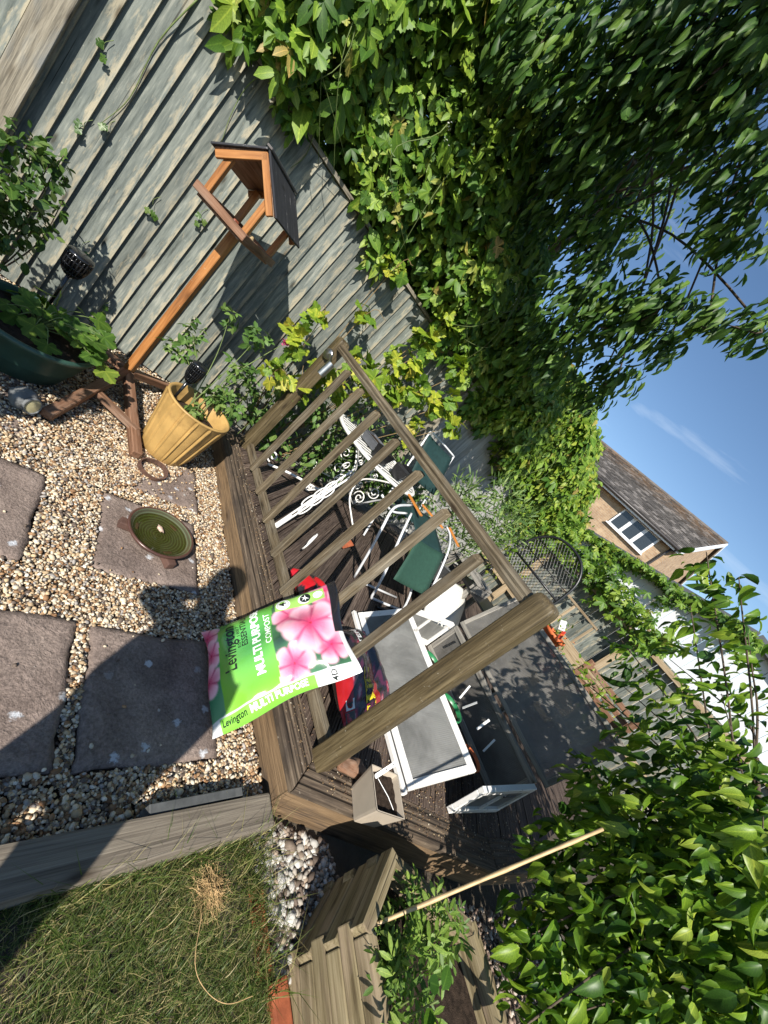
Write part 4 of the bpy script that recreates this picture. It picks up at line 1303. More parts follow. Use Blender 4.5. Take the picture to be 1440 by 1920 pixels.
def compost_col(a, b, side):
    if side < 0:
        return (0.25, 0.27, 0.24)
    white = (0.72, 0.73, 0.72)
    if a < 0.095:       # printed side strip
        if b > 0.93 or b < 0.30: return white
        return (0.20, 0.52, 0.06)
    if 0.095 <= a < 0.108: return white
    if b < 0.07 and a > 0.42: return (0.015, 0.015, 0.018)
    if b < 0.035: return white
    e0 = 0.47 + 0.035 * math.sin(3.1 * a) + (0.05 * (1 - a / 0.3) if a < 0.3 else 0)
    e1 = 0.87 + 0.012 * math.sin(4 * a)
    if e0 < b < e1:
        sh = 0.5 + 0.5 * math.sin(5 * a + 3)
        c = mixc((0.085, 0.30, 0.025), (0.19, 0.46, 0.045), smooth01(1.2 - abs(a - 0.25) * 1.3))
        d = math.hypot((a - 0.62) / 0.38, (b - 0.64) / 0.26)
        return mixc((0.075, 0.31, 0.075), c, smooth01(d - 0.25))
    if 0.10 < b < 0.46 and 0.80 < a < 0.955: return (0.30, 0.55, 0.12)
    base = mixc((0.02, 0.05, 0.03), (0.06, 0.18, 0.08), smooth01(0.5 + 0.5 * math.sin(21 * a + 9 * b) * math.sin(17 * b - 6 * a)))
    if b > 0.87: base = mixc((0.05, 0.20, 0.10), (0.12, 0.30, 0.16), 0.5 + 0.5 * math.sin(14 * a + 20 * b))
    c = base
    for fa, fb, fr_, ph, tint in FL:
        da, db = (a - fa) * 0.44 / 0.6, (b - fb)
        d = math.hypot(da, db)
        if d > fr_ * 1.05: continue
        th = math.atan2(db, da) + ph
        lim = fr_ * (0.70 + 0.30 * abs(math.cos(2.5 * th)) ** 0.45)
        if d < lim:
            q = d / fr_
            lobe = abs(math.cos(2.5 * th))            # 1 along a petal, 0 between petals
            side_ = math.cos(2.5 * th + 0.9 * math.sin(5 * ph))
            petal = mixc((0.60, 0.08, 0.20), (0.74, 0.34, 0.44), smooth01(q * 1.1 + 0.35 * tint - 0.1 + 0.25 * side_ * q))
            vein = smooth01(1.0 - abs(math.sin(10 * th)) * 3.0) * smooth01(0.85 - q)
            petal = mixc(petal, (0.60, 0.04, 0.13), smooth01(0.9 * (0.42 - q) * 2.4) + 0.35 * vein)
            petal = mixc(petal, (0.78, 0.58, 0.63), smooth01((d / lim - 0.5) * 1.6) * 0.8)
            c = mixc(c, mixc((0.42, 0.05, 0.14), petal, smooth01(lobe * 2.0)), smooth01((lim - d) / (0.12 * fr_)))
            if q < 0.05: c = (0.40, 0.03, 0.06)
    return c
M['bagprint'] = colattr('printed_plastic_bag', 0.20, 0.6, 0.5, 16)
cb = thing('compost_bag', 'bright green and pink compost bag leaning upside down on the railing', 'compost bag', (1.0, 0.79, 0.0))
bag = Bag((1.335, 0.600, 0.530), (1.345, 1.060, 0.555), (0.985, 0.572, 0.045), (0.975, 1.02, 0.055), 0.092, 0.085, 5, 0.016)
bag.build('bag_body', compost_col, M['bagprint'], cb)
bag.print_('lettering', textmesh('Levington', 0.070, 0.0010, shear=0.10, width=0.205), 0.62, 0.790, 0, M['ink'], cb)
bag.print_('lettering', textmesh('EST 1887', 0.018, 0.0001, width=0.10), 0.70, 0.728, 0, M['ink'], cb)
bag.print_('lettering', textmesh('ESSENTIALS', 0.034, 0.0006, width=0.155), 0.76, 0.690, 0, M['ink'], cb)
bag.print_('lettering', textmesh('MULTI PURPOSE', 0.046, 0.0016, width=0.305), 0.605, 0.610, 0, M['inkwhite'], cb)
bag.print_('lettering', textmesh('COMPOST', 0.034, 0.0002, width=0.150), 0.66, 0.528, 0, M['inkwhite'], cb)
bag.print_('lettering', textmesh('Levington', 0.030, 0.0005, shear=0.10, width=0.10), 0.050, 0.83, 1, M['ink'], cb, offs=0.004)
bag.print_('lettering', textmesh('MULTI PURPOSE', 0.032, 0.0012, width=0.225), 0.050, 0.535, 1, M['inkwhite'], cb, offs=0.005)
bag.print_('lettering', textmesh('4D', 0.032, 0.0006), 0.047, 0.17, 0, M['ink'], cb)
def disc(r_, n=28, r0=0.0):
    if r0:
        v = [(r_ * math.cos(2 * math.pi * k / n), r_ * math.sin(2 * math.pi * k / n)) for k in range(n)] + [(r0 * math.cos(2 * math.pi * k / n), r0 * math.sin(2 * math.pi * k / n)) for k in range(n)]
        return v, [(k, (k + 1) % n, n + (k + 1) % n, n + k) for k in range(n)]
    v = [(0, 0)] + [(r_ * math.cos(2 * math.pi * k / n), r_ * math.sin(2 * math.pi * k / n)) for k in range(n)]
    return v, [(0, 1 + k, 1 + (k + 1) % n) for k in range(n)]
bag.print_('badge', disc(0.030), 0.875, 0.405, 0, M['inkwhite'], cb)
bag.print_('badge', disc(0.025, r0=0.0235), 0.875, 0.405, 0, M['ink'], cb, offs=0.0024)
bag.print_('lettering', textmesh('4', 0.045, 0.001), 0.875, 0.405, 0, M['ink'], cb, offs=0.0026)
bag.print_('badge', disc(0.027), 0.88, 0.255, 0, M['inkwhite'], cb)
bag.print_('badge', disc(0.024), 0.885, 0.245, 0, M['ink'], cb, offs=0.0024)
for ph in range(5):
    a_ = ph * 1.05
    bag.print_('badge', ([(0.004 * math.cos(a_ + 1.57), 0.004 * math.sin(a_ + 1.57)), (0.004 * math.cos(a_ - 1.57), 0.004 * math.sin(a_ - 1.57)), (0.019 * math.cos(a_), 0.019 * math.sin(a_))], [(0, 1, 2)]), 0.885, 0.245, 0, M['inkwhite'], cb, offs=0.0032)
bag.print_('badge', disc(0.022), 0.88, 0.150, 0, M['inkwhite'], cb)

def red_col(seed, yl=True):
    def f(a, b, side):
        if side < 0: return (0.05, 0.03, 0.03)
        n1 = math.sin(23 * a + seed) * math.sin(19 * b + 2 * seed) + 0.6 * math.sin(41 * a - 17 * b + seed)
        if a < 0.16 or (0.46 < a < 0.62 and b < 0.5): return (0.33, 0.012, 0.015)
        if n1 > 1.15: return (0.40, 0.22, 0.24)
        if n1 > 0.75: return (0.30, 0.02, 0.05)
        if n1 > 0.1: return (0.07, 0.018, 0.04)
        return (0.022, 0.018, 0.022)
    return f
rb = thing('red_compost_bag', 'red and black bag with a yellow label lying behind the railing', 'compost bag', (1.7, 0.75, ZD))
bag2 = Bag((1.49, 0.50, 0.25), (2.02, 0.62, 0.22), (1.52, 1.02, 0.27), (2.00, 1.10, 0.23), 0.075, 0.085, 9)
bag2.build('bag_body', red_col(1.7), M['bagprint'], rb, 50, 60)
def rectp(w_, h, n=8):
    v = [(-w_ / 2 + w_ * i / n, -h / 2 + h * j) for i in range(n + 1) for j in range(2)]
    return v, [(2 * i, 2 * i + 2, 2 * i + 3, 2 * i + 1) for i in range(n)]
def pr2(vf, mat, a, b, nm='label', offs=0.002): bag2.print_(nm, vf, a, b, 2, mat, rb, offs=offs)
pr2(rectp(0.22, 0.075), M['inkyellow'], 0.42, 0.24)
pr2(textmesh('IMPROVES', 0.036, 0.0006), M['ink'], 0.455 - 0.07, 0.24, 'lettering', 0.003)
pr2(textmesh('POOR SOIL', 0.036, 0.0006), M['ink'], 0.455 + 0.01, 0.24, 'lettering', 0.003)
pr2(rectp(0.045, 0.06, 3), M['inkwhite'], 0.10, 0.16)
pr2(textmesh('4', 0.05, 0.001), M['ink'], 0.10, 0.16, 'lettering', 0.003)
pr2(rectp(0.06, 0.07, 3), M['slate'], 0.09, 0.045)
pr2(textmesh('TER', 0.07, 0.002), M['inkwhite'], 0.53, 0.84, 'lettering', 0.003)
rb2 = thing('small_red_bag', 'red bag end showing between the balusters at the deck edge', 'compost bag', (1.58, 1.35, ZD))
bag3 = Bag((1.50, 1.16, 0.20), (1.86, 1.14, 0.19), (1.49, 1.48, 0.20), (1.72, 1.46, 0.19), 0.06, 0.06, 12)
bag3.build('bag_body', lambda a, b, s: (0.42, 0.012, 0.018) if (math.sin(9 * a) + math.sin(11 * b)) > -0.3 else (0.02, 0.015, 0.015), M['bagprint'], rb2, 30, 30)

# loose batten lying behind the edge board
tag(board('timber_offcut', (1.475, 0.50, 0.150), (1.472, 1.15, 0.150), 0.045, 0.03, M['rail'], b=0.003), 'short timber batten lying on the deck behind the railing post', 'batten')

# ------------------------------------------------------------------ white iron table with scrolled legs
tb = thing('iron_table', 'round white wrought-iron garden table with scrolled legs behind the railing', 'table', (2.5, 2.72, ZD))
TC, TR, TZT = Vector((2.48, 2.78, 0)), 0.52, 0.775
place('table_rim', lathe([(TR - 0.016, 0.0), (TR, 0.0), (TR + 0.004, 0.012), (TR, 0.026), (TR - 0.03, 0.030), (TR - 0.034, 0.022), (TR - 0.016, 0.0)], 64), M['whitemetal'], tb, (TC.x, TC.y, TZT))
for i in range(13):        # slats of the top
    y = -TR + 0.06 + i * (2 * TR - 0.12) / 12
    hw_ = math.sqrt(max(0.001, (TR - 0.03) ** 2 - y * y))
    board('slat', TC + Vector((-hw_, y, TZT + 0.016)), TC + Vector((hw_, y, TZT + 0.016)), 0.03, 0.006, M['whitemetal'], tb, b=0.001)
def scroll(c, ex, ez, r0, turns, a0, sgn=1, n=26):
    """spiral in the plane ex/ez ending at its centre"""
    pts = []
    for i in range(n):
        t = i / (n - 1)
        rr = r0 * (1 - 0.82 * t)
        a = a0 + sgn * turns * 2 * math.pi * t
        pts.append(Vector(c) + rr * (math.cos(a) * Vector(ex) + math.sin(a) * Vector(ez)))
    return pts
EZ = Vector((0, 0, 1))
for a in (R(20), R(110), R(200), R(290)):
    e = Vector((math.cos(a), math.sin(a), 0))
    sd = Vector((-math.sin(a), math.cos(a), 0))
    base = TC + EZ * ZD
    # S-shaped leg
    pts = smoothpath([base + e * 0.40 + EZ * 0.64, base + e * 0.22 + EZ * 0.52, base + e * 0.07 + EZ * 0.36, base + e * 0.12 + EZ * 0.18, base + e * 0.30 + EZ * 0.07, base + e * 0.43 + EZ * 0.012], 6)
    v, f = tube(pts, 0.0085, 8)
    leg = ob('leg', v, f, M['whitemetal'], tb, True)
    v, f = tube(scroll(base + e * 0.43 + EZ * 0.052, e, EZ, 0.045, 1.35, R(-90), 1), 0.0065, 6)
    ob('scroll', v, f, M['whitemetal'], leg, True)
    for (dx, dz, r_, a0, sg, tn) in ((0.20, 0.245, 0.07, R(200), -1, 1.5), (0.27, 0.40, 0.065, R(230), 1, 1.5), (0.14, 0.50, 0.055, R(120), 1, 1.4)):
        v, f = tube(scroll(base + e * dx + EZ * dz, e, EZ, r_, tn, a0, sg), 0.006, 6)
        ob('scroll', v, f, M['whitemetal'], leg, True)
v, f = tube([TC + EZ * (ZD + 0.33) + 0.085 * Vector((math.cos(q), math.sin(q), 0)) for q in [2 * math.pi * k / 28 for k in range(28)]], 0.007, 6, closed=True)
ob('collar', v, f, M['whitemetal'], tb, True)
# ornate white iron bench end / chair leaning behind the railing
ch2 = thing('folded_iron_chair', 'folded white iron chair with curled bars leaning low behind the balusters', 'chair', (1.56, 1.9, ZD))
Fp = lambda s, t, q=0.0: Vector((1.52, 1.88, ZD + 0.02)) * (1 - s) + Vector((2.12, 2.42, 0.62)) * s + Vector((-0.30, 0.50, 0.05)) * t * 0.3 + Vector((0, 0, 1)) * q
for k in (-0.06, 0.06):
    v, f = tube(smoothpath([Fp(0, k), Fp(0.3, k * 1.2, -0.01), Fp(0.65, k * 1.6, 0.03), Fp(1.0, k * 2.2, 0.02)], 6), 0.008, 8)
    ob('frame_bar', v, f, M['whitemetal'], ch2, True)
ob('foot_plate', *bevel_box(0.16, 0.03, 0.02, 0.004), M['whitemetal'], ch2, False, frame(Fp(-0.02, 0), Fp(0.17, 0)))
for i in range(6):
    s0 = 0.30 + 0.07 * i
    k = 0.1 * (1 if i % 2 else -1)
    v, f = tube([Fp(s0 + 0.085 * math.cos(q), k + 0.12 * math.sin(q), 0.01) for q in [2 * math.pi * j / 20 for j in range(20)]], 0.006, 6, closed=True)
    ob('loop', v, f, M['whitemetal'], ch2, True)
v, f = tube(scroll(Fp(0.08, -1.35, 0.1), Vector((0.6, 0.75, 0.2)), EZ, 0.075, 1.4, R(250), -1), 0.007, 6)
ob('scroll', v, f, M['whitemetal'], ch2, True)
v, f = tube(smoothpath([(1.62, 2.66, 0.16), (1.75, 2.55, 0.24), (1.95, 2.50, 0.27), (2.15, 2.52, 0.26)], 6), 0.011, 8)
ob('arm_bar', v, f, M['whitemetal'], ch2, True)
v, f = tube(scroll((1.63, 2.70, 0.225), Vector((0.7, -0.7, 0)), EZ, 0.055, 1.2, R(-80), -1), 0.0075, 6)
ob('scroll', v, f, M['whitemetal'], ch2, True)
# things on the table
def squarepot(name, c, r0, r1, h, mat, label, cat, soil=True, rz=0.3, parent=None, group=None):
    t = thing(name, label, cat, (c[0], c[1], c[2]), group)
    def ring(r_, z):
        return [(sx * r_, sy * r_, z) for sx, sy in ((-1, -1), (-0.9, -1.0), (0.9, -1.0), (1, -1), (1, -0.9), (1, 0.9), (1, 1), (0.9, 1), (-0.9, 1), (-1, 1), (-1, 0.9), (-1, -0.9))]
    rings = [ring(r0, 0), ring(r0, 0.001), ring(r1 * 0.985, h * 0.93), ring(r1 * 1.03, h * 0.935), ring(r1 * 1.03, h), ring(r1 * 0.95, h), ring(r1 * 0.9, h * 0.5)]
    v = [p for q in rings for p in q]
    n = 12
    f = [tuple(range(n))[::-1]] + [(i * n + j, i * n + (j + 1) % n, (i + 1) * n + (j + 1) % n, (i + 1) * n + j) for i in range(len(rings) - 1) for j in range(n)]
    ob('pot_body', v, f, mat, t, False, Matrix.Translation(c) @ Matrix.Rotation(rz, 4, 'Z'))
    if soil:
        q = r1 * 0.93
        ob('soil', [(-q, -q, h * 0.8), (q, -q, h * 0.82), (q, q, h * 0.8), (-q, q, h * 0.78)], [(0, 1, 2, 3)], M['soil'], t, False, Matrix.Translation(c) @ Matrix.Rotation(rz, 4, 'Z'))
    return t
squarepot('seedling_pot', (2.28, 2.52, 0.806), 0.055, 0.075, 0.12, M['blackmetal'], 'square black seedling pot near the front rim of the iron table', 'flower pot', group='black seedling pots on the iron table')
squarepot('seedling_pot', (2.52, 2.46, 0.806), 0.055, 0.075, 0.11, M['blackmetal'], 'square black seedling pot at the right of the iron table, beside the grey tray', 'flower pot', rz=0.7, group='black seedling pots on the iron table')
squarepot('seedling_tray', (2.36, 2.80, 0.806), 0.10, 0.12, 0.085, M['roofgrey'], 'grey square seed tray in the middle of the iron table', 'tray', rz=0.5)
squarepot('seedling_pot', (2.76, 2.62, 0.806), 0.05, 0.07, 0.11, M['blackmetal'], 'square black seedling pot at the back of the iron table', 'flower pot', rz=0.2, group='black seedling pots on the iron table')

# ------------------------------------------------------------------ green folding chair, second green chair
def tubepart(name, pts, r_, mat, parent, sm=6):
    v, f = tube(smoothpath(pts, sm), r_, 8)
    return ob(name, v, f, mat, parent, True)
gc = thing('green_chair', 'folding garden chair with dark green sling seat, pale tubular frame and orange armrests', 'chair', (2.55, 1.6, ZD))
def sling(corners, name, mat, parent, sag=0.02, n=8):
    p = [Vector(q) for q in corners]
    nrm = (p[1] - p[0]).cross(p[3] - p[0]).normalized()
    v, f = [], []
    for s in (0, 0.004):
        for i in range(n + 1):
            for j in range(n + 1):
                a, b = i / n, j / n
                q = p[0] * (1 - a) * (1 - b) + p[1] * a * (1 - b) + p[2] * a * b + p[3] * (1 - a) * b
                v.append(q - nrm * (sag * 4 * a * (1 - a) * 1.0 + s))
    m = (n + 1) ** 2
    for i in range(n):
        for j in range(n):
            q = (i * (n + 1) + j, (i + 1) * (n + 1) + j, (i + 1) * (n + 1) + j + 1, i * (n + 1) + j + 1)
            f += [q, tuple(m + x_ for x_ in q[::-1])]
    ring = [i * (n + 1) for i in range(n + 1)] + [n * (n + 1) + j for j in range(1, n + 1)] + [i * (n + 1) + n for i in range(n - 1, -1, -1)] + list(range(n - 1, 0, -1))
    for k_ in range(len(ring)):
        a, b = ring[k_], ring[(k_ + 1) % len(ring)]
        f.append((b, a, m + a, m + b))
    return ob(name, v, f, mat, parent, True)
sling([(2.325, 1.475, 0.425), (2.80, 1.455, 0.42), (2.99, 1.76, 0.70), (2.50, 1.735, 0.70)], 'seat', M['greenfab'], gc)
sling([(2.505, 1.75, 0.69), (2.985, 1.775, 0.69), (2.95, 2.12, 0.80), (2.52, 2.10, 0.80)], 'backrest', M['greenback'], gc, 0.015)
for i in range(9):          # lacing along the right edge
    t_ = (i + 0.5) / 9
    a_ = Vector((2.80, 1.455, 0.42)).lerp(Vector((2.99, 1.76, 0.70)), t_)
    v, f = tube([a_, a_ + Vector((0.045, -0.01, 0.004))], 0.0035, 5)
    ob('lacing', v, f, M['blackmetal'], gc, True)
tubepart('frame_tube', [(2.285, 1.69, 0.145), (2.16, 1.71, 0.45), (2.10, 1.74, 0.62), (2.16, 1.86, 0.76), (2.5, 2.05, 0.80)], 0.011, M['whitetube'], gc)
tubepart('frame_tube', [(2.50, 1.98, 0.76), (2.40, 1.80, 0.62), (2.30, 1.58, 0.44), (2.37, 1.53, 0.24), (2.40, 1.52, 0.160), (2.46, 1.518, 0.146), (2.78, 1.506, 0.146), (2.84, 1.503, 0.165), (2.80, 1.55, 0.3), (2.74, 1.62, 0.42)], 0.011, M['whitetube'], gc)
tubepart('frame_tube', [(2.86, 1.455, 0.20), (2.85, 1.47, 0.42), (3.03, 1.77, 0.71), (3.16, 1.98, 0.80), (3.2, 2.12, 0.82)], 0.011, M['whitetube'], gc)
tubepart('frame_tube', [(2.32, 1.66, 0.150), (2.85, 1.64, 0.150)], 0.010, M['whitetube'], gc, 2)
tubepart('foot_bar', [(2.44, 1.44, 0.146), (2.95, 1.42, 0.146)], 0.012, M['blackmetal'], gc, 2)
tubepart('frame_tube', [(2.10, 1.99, 0.74), (2.3, 1.98, 0.68), (2.52, 2.03, 0.72)], 0.010, M['whitetube'], gc)
for p0, p1 in (((2.57, 2.22, 0.815), (2.60, 1.97, 0.80)), ((2.72, 2.15, 0.835), (3.02, 2.02, 0.815)), ((3.22, 2.10, 0.835), (3.24, 1.88, 0.80))):
    board('armrest', p0, p1, 0.035, 0.018, M['orangeplastic'], gc, b=0.005, seg=2)
g2 = thing('green_canvas_chair', 'dark green canvas chair standing by the fence beyond the iron table', 'chair', (3.2, 2.95, ZD))
sling([(2.95, 2.75, 0.86), (3.42, 2.70, 0.86), (3.52, 3.02, 1.27), (3.02, 3.08, 1.27)], 'backrest', M['greenback'], g2)
sling([(2.80, 2.42, 0.58), (3.28, 2.36, 0.58), (3.42, 2.68, 0.62), (2.95, 2.74, 0.62)], 'seat', M['greenback'], g2)
for p in ([(2.80, 2.40, 0.14), (2.93, 2.74, 0.60), (3.02, 3.10, 1.30)], [(3.30, 2.34, 0.14), (3.43, 2.68, 0.60), (3.53, 3.04, 1.30)], [(2.95, 2.95, 0.14), (2.9, 2.7, 0.45), (2.79, 2.40, 0.59)], [(3.45, 2.90, 0.14), (3.4, 2.6, 0.45), (3.29, 2.34, 0.59)], [(3.02, 3.10, 1.30), (3.28, 3.08, 1.305), (3.53, 3.04, 1.30)]):
    tubepart('frame_tube', p, 0.011, M['whitetube'], g2)
# grey bin, white ribbed lid, weathered slatted stool
bn = thing('grey_bin', 'round grey plastic bin behind the green folding chair', 'bin', (3.35, 2.05, ZD))
place('bin_body', lathe([(0.0, 0.0), (0.15, 0.0), (0.155, 0.01), (0.185, 0.42), (0.195, 0.425), (0.198, 0.44), (0.185, 0.44), (0.165, 0.1)], 40), M['slate'], bn, (3.42, 1.98, ZD))
tag(board('terracotta_shard', (2.25, 2.02, 0.16), (2.36, 2.06, 0.21), 0.09, 0.012, M['terracotta'], b=0.003), 'terracotta pot shard lying under the green folding chair', 'shard')
wl = thing('storage_lid', 'white ribbed plastic lid with rounded corners leaning on the deck', 'lid', (3.3, 1.46, ZD))
def lidmesh():
    # rounded-corner panel made of concentric rings, with a turned-down rim and fine ribs on top
    w_, h, ns = 0.30, 0.25, 56
    def outline(k):
        pts = []
        for i in range(ns):
            a = 2 * math.pi * i / ns
            c, s = math.cos(a), math.sin(a)
            m_ = (abs(c) ** 4 + abs(s) ** 4) ** 0.25
            pts.append((w_ * k * c / m_, h * k * s / m_))
        return pts
    v, f = [], []
    rings = [(0.0, 0.034), (0.3, 0.034), (0.6, 0.032), (0.85, 0.027), (0.94, 0.020), (1.0, 0.006), (1.0, -0.02), (0.985, -0.02), (0.97, 0.0)]
    for k, z in rings:
        v += [(x, y, z - 0.02 * (x / w_) ** 2) for x, y in outline(k)]
    for r_ in range(len(rings) - 1):
        for i in range(ns):
            j = (i + 1) % ns
            f.append((r_ * ns + i, r_ * ns + j, (r_ + 1) * ns + j, (r_ + 1) * ns + i))
    return v, f
c0, c1, c2 = Vector((3.05, 1.37, 0.16)), Vector((3.50, 1.33, 0.16)), Vector((3.15, 1.62, 0.48))
ex = (c1 - c0).normalized(); ey = (c2 - c0 - (c2 - c0).dot(ex) * ex).normalized(); ez = ex.cross(ey)
if ez.z < 0: ez = -ez
Ml = Matrix((ex, ey, ez)).transposed().to_4x4(); Ml.translation = (c1 + c2) / 2 + Vector((-0.02, 0.0, 0.05))
lv, lf = lidmesh()
ob('lid_panel', lv, lf, M['whiteplastic'], wl, True, Ml)
for i in range(22):
    y_ = -0.20 + 0.40 * i / 21
    xm = 0.26 * (1 - (abs(y_) / 0.25) ** 4) ** 0.25
    pts = [Ml @ Vector((x_, y_, 0.0335 - 0.02 * (x_ / 0.30) ** 2 - 0.006 * (max(abs(x_) / 0.30, abs(y_) / 0.25)) ** 4)) for x_ in [-xm + 2 * xm * q / 6 for q in range(7)]]
    v, f = tube(pts, 0.0028, 4)
    ob('rib', v, f, M['whiteplastic'], wl, True)
st = thing('slatted_stool', 'weathered grey wooden slatted stool behind the white lid', 'stool', (3.55, 1.7, ZD))
for i in range(4):
    board('slat', (3.45 + 0.085 * i, 1.52, 0.72), (3.45 + 0.085 * i, 1.98, 0.72), 0.07, 0.025, M['greywood'], st, b=0.003)
for x_, y_ in ((3.47, 1.56), (3.70, 1.56), (3.47, 1.94), (3.70, 1.94)):
    board('leg', (x_, y_, ZD), (x_, y_, 0.705), 0.05, 0.05, M['greywood'], st, (1, 0, 0), b=0.003)
for y_ in (1.525, 1.975):
    board('apron', (3.42, y_, 0.66), (3.75, y_, 0.66), 0.022, 0.08, M['greywood'], st, b=0.003)

# ------------------------------------------------------------------ cold frame
cf = thing('cold_frame', 'white-painted wooden cold frame with ribbed plastic panes, its lid raised', 'cold frame', (2.25, 0.12, ZD))
CA = R(-8.6)
Uu = Vector((math.cos(CA), math.sin(CA), 0)); Vv = Vector((-math.sin(CA), math.cos(CA), 0))
CO = Vector((2.25, 0.117, 0))
def cp(u, v_, z): return CO + u * Uu + v_ * Vv + Vector((0, 0, z))
def framed(name, q00, q10, q11, q01, bar, th, pane, bars=(), parent=cf, wm='white'):
    """framed panel given by its four corners (u then v); returns the panel"""
    q = [Vector(p) for p in (q00, q10, q11, q01)]
    nrm = (q[1] - q[0]).cross(q[3] - q[0]).normalized()
    e1, e2 = (q[1] - q[0]).normalized(), (q[3] - q[0]).normalized()
    top = board(name, q[0] + e2 * bar / 2, q[1] + e2 * bar / 2, bar, th, M[wm], parent, nrm, b=0.003)
    board('frame_bar', q[3] - e2 * bar / 2, q[2] - e2 * bar / 2, bar, th, M[wm], top, nrm, b=0.003)
    board('frame_bar', q[0] + e1 * bar / 2 + e2 * bar, q[3] + e1 * bar / 2 - e2 * bar, bar, th * 0.94, M[wm], top, nrm, b=0.003)
    board('frame_bar', q[1] - e1 * bar / 2 + e2 * bar, q[2] - e1 * bar / 2 - e2 * bar, bar, th * 0.94, M[wm], top, nrm, b=0.003)
    for t in bars:
        a, b_ = q[0].lerp(q[1], t), q[3].lerp(q[2], t)
        board('glazing_bar', a + e2 * bar, b_ - e2 * bar, bar * 0.6, th * 0.9, M[wm], top, nrm, b=0.002)
    pc = (q[0] + q[1] + q[2] + q[3]) / 4
    L1, L2 = (q[1] - q[0]).length - 2 * bar + 0.01, (q[3] - q[0]).length - 2 * bar + 0.01
    v, f = bevel_box(L1, L2, 0.005, 0)
    Mx = Matrix((e1, e2, nrm)).transposed().to_4x4(); Mx.translation = pc
    ob('pane', v, f, M[pane], top, False, Mx)
    return top
ZB = ZD + 0.002
# sloping front light leaning from the deck against the front wall
framed('front_panel', cp(-0.315, 0.075, ZB + 0.02), cp(-0.315, 1.15, ZB + 0.02), cp(0.0, 1.15, 0.39), cp(0.0, 0.075, 0.39), 0.040, 0.028, 'polycarb')
board('sill_rail', cp(-0.345, 0.06, ZB + 0.014), cp(-0.345, 1.16, ZB + 0.014), 0.03, 0.028, M['white'], cf, b=0.004)
# ends, back and uprights
framed('end_panel', cp(0.03, 0.0, ZB), cp(0.60, 0.0, ZB), cp(0.60, 0.0, 0.45), cp(0.03, 0.0, 0.385), 0.04, 0.032, 'polycarb', (0.52,))
framed('end_panel', cp(0.03, 1.19, ZB), cp(0.60, 1.19, ZB), cp(0.60, 1.19, 0.45), cp(0.03, 1.19, 0.385), 0.04, 0.032, 'polycarb', (0.52,))
framed('back_panel', cp(0.62, 0.02, ZB), cp(0.62, 1.17, ZB), cp(0.62, 1.17, 0.46), cp(0.62, 0.02, 0.46), 0.04, 0.032, 'polylid', wm='greywood')
framed('raised_lid', cp(0.66, -0.02, 0.475), cp(0.66, 1.20, 0.475), cp(0.86, 1.20, 0.99), cp(0.86, -0.02, 0.99), 0.034, 0.026, 'polylid', wm='greywood')  # lid frame coloured grey to stand in for the shade on it
v, f = tube(scroll(cp(0.27, -0.022, 0.36), Uu, EZ, 0.016, 1.0, 0, 1, 14), 0.003, 5)
ob('catch', v, f, M['steel'], cf, True)
board('catch_bar', cp(0.28, -0.024, 0.362), cp(0.42, -0.024, 0.372), 0.006, 0.014, M['blackmetal'], cf, b=0.001)
# pots inside
for i, (u, v_, r_, h, mt, lb) in enumerate([(0.30, 0.22, 0.075, 0.13, 'orangepot', 'small clay pot with seedlings at the near end inside the cold frame'),
                                          (0.22, 0.50, 0.095, 0.17, 'greenpot2', 'bright green plastic pot with white labels inside the cold frame'),
                                          (0.22, 0.82, 0.095, 0.17, 'greenpot2', 'bright green plastic pot at the far end inside the cold frame')]):
    if mt == 'greenpot2' and mt not in M:
        M[mt] = plain('bright_green_pot', (0.02, 0.17, 0.06), 0.35, 0.45, var=0.15)
    t = thing('nursery_pot', lb, 'flower pot', cp(u, v_, ZD))
    place('pot_body', lathe([(0.0, 0.0), (r_ * 0.75, 0.0), (r_ * 0.77, 0.005), (r_, h * 0.9), (r_ * 1.06, h * 0.9), (r_ * 1.06, h), (r_ * 0.95, h), (r_ * 0.9, h * 0.7)], 28), M[mt], t, cp(u, v_, ZD))
    place('soil', lathe([(0.0, h * 0.86), (r_ * 0.95, h * 0.85)], 20), M['soil'], t, cp(u, v_, ZD))
for i, (u, v_, z, a) in enumerate([(0.42, 0.25, 0.30, 0.5), (0.40, 0.37, 0.33, 0.2), (0.25, 0.47, 0.36, -0.3), (0.30, 0.55, 0.35, 0.7), (0.52, 0.95, 0.38, 0.1)]):
    p = cp(u, v_, z)
    tag(board('plant_label', p, p + Vector((0.02 * math.cos(a), 0.05 * math.sin(a), 0.10)), 0.016, 0.0014, M['labelwhite'], b=0), ['white plant label at the near end inside the cold frame', 'white plant label slanting above the near pot in the cold frame', 'white plant label in the green pot nearer the open lid', 'white plant label at the right of the green pot in the cold frame', 'white plant label at the far end of the cold frame'][i], 'plant label', 'white plant labels in the cold frame')
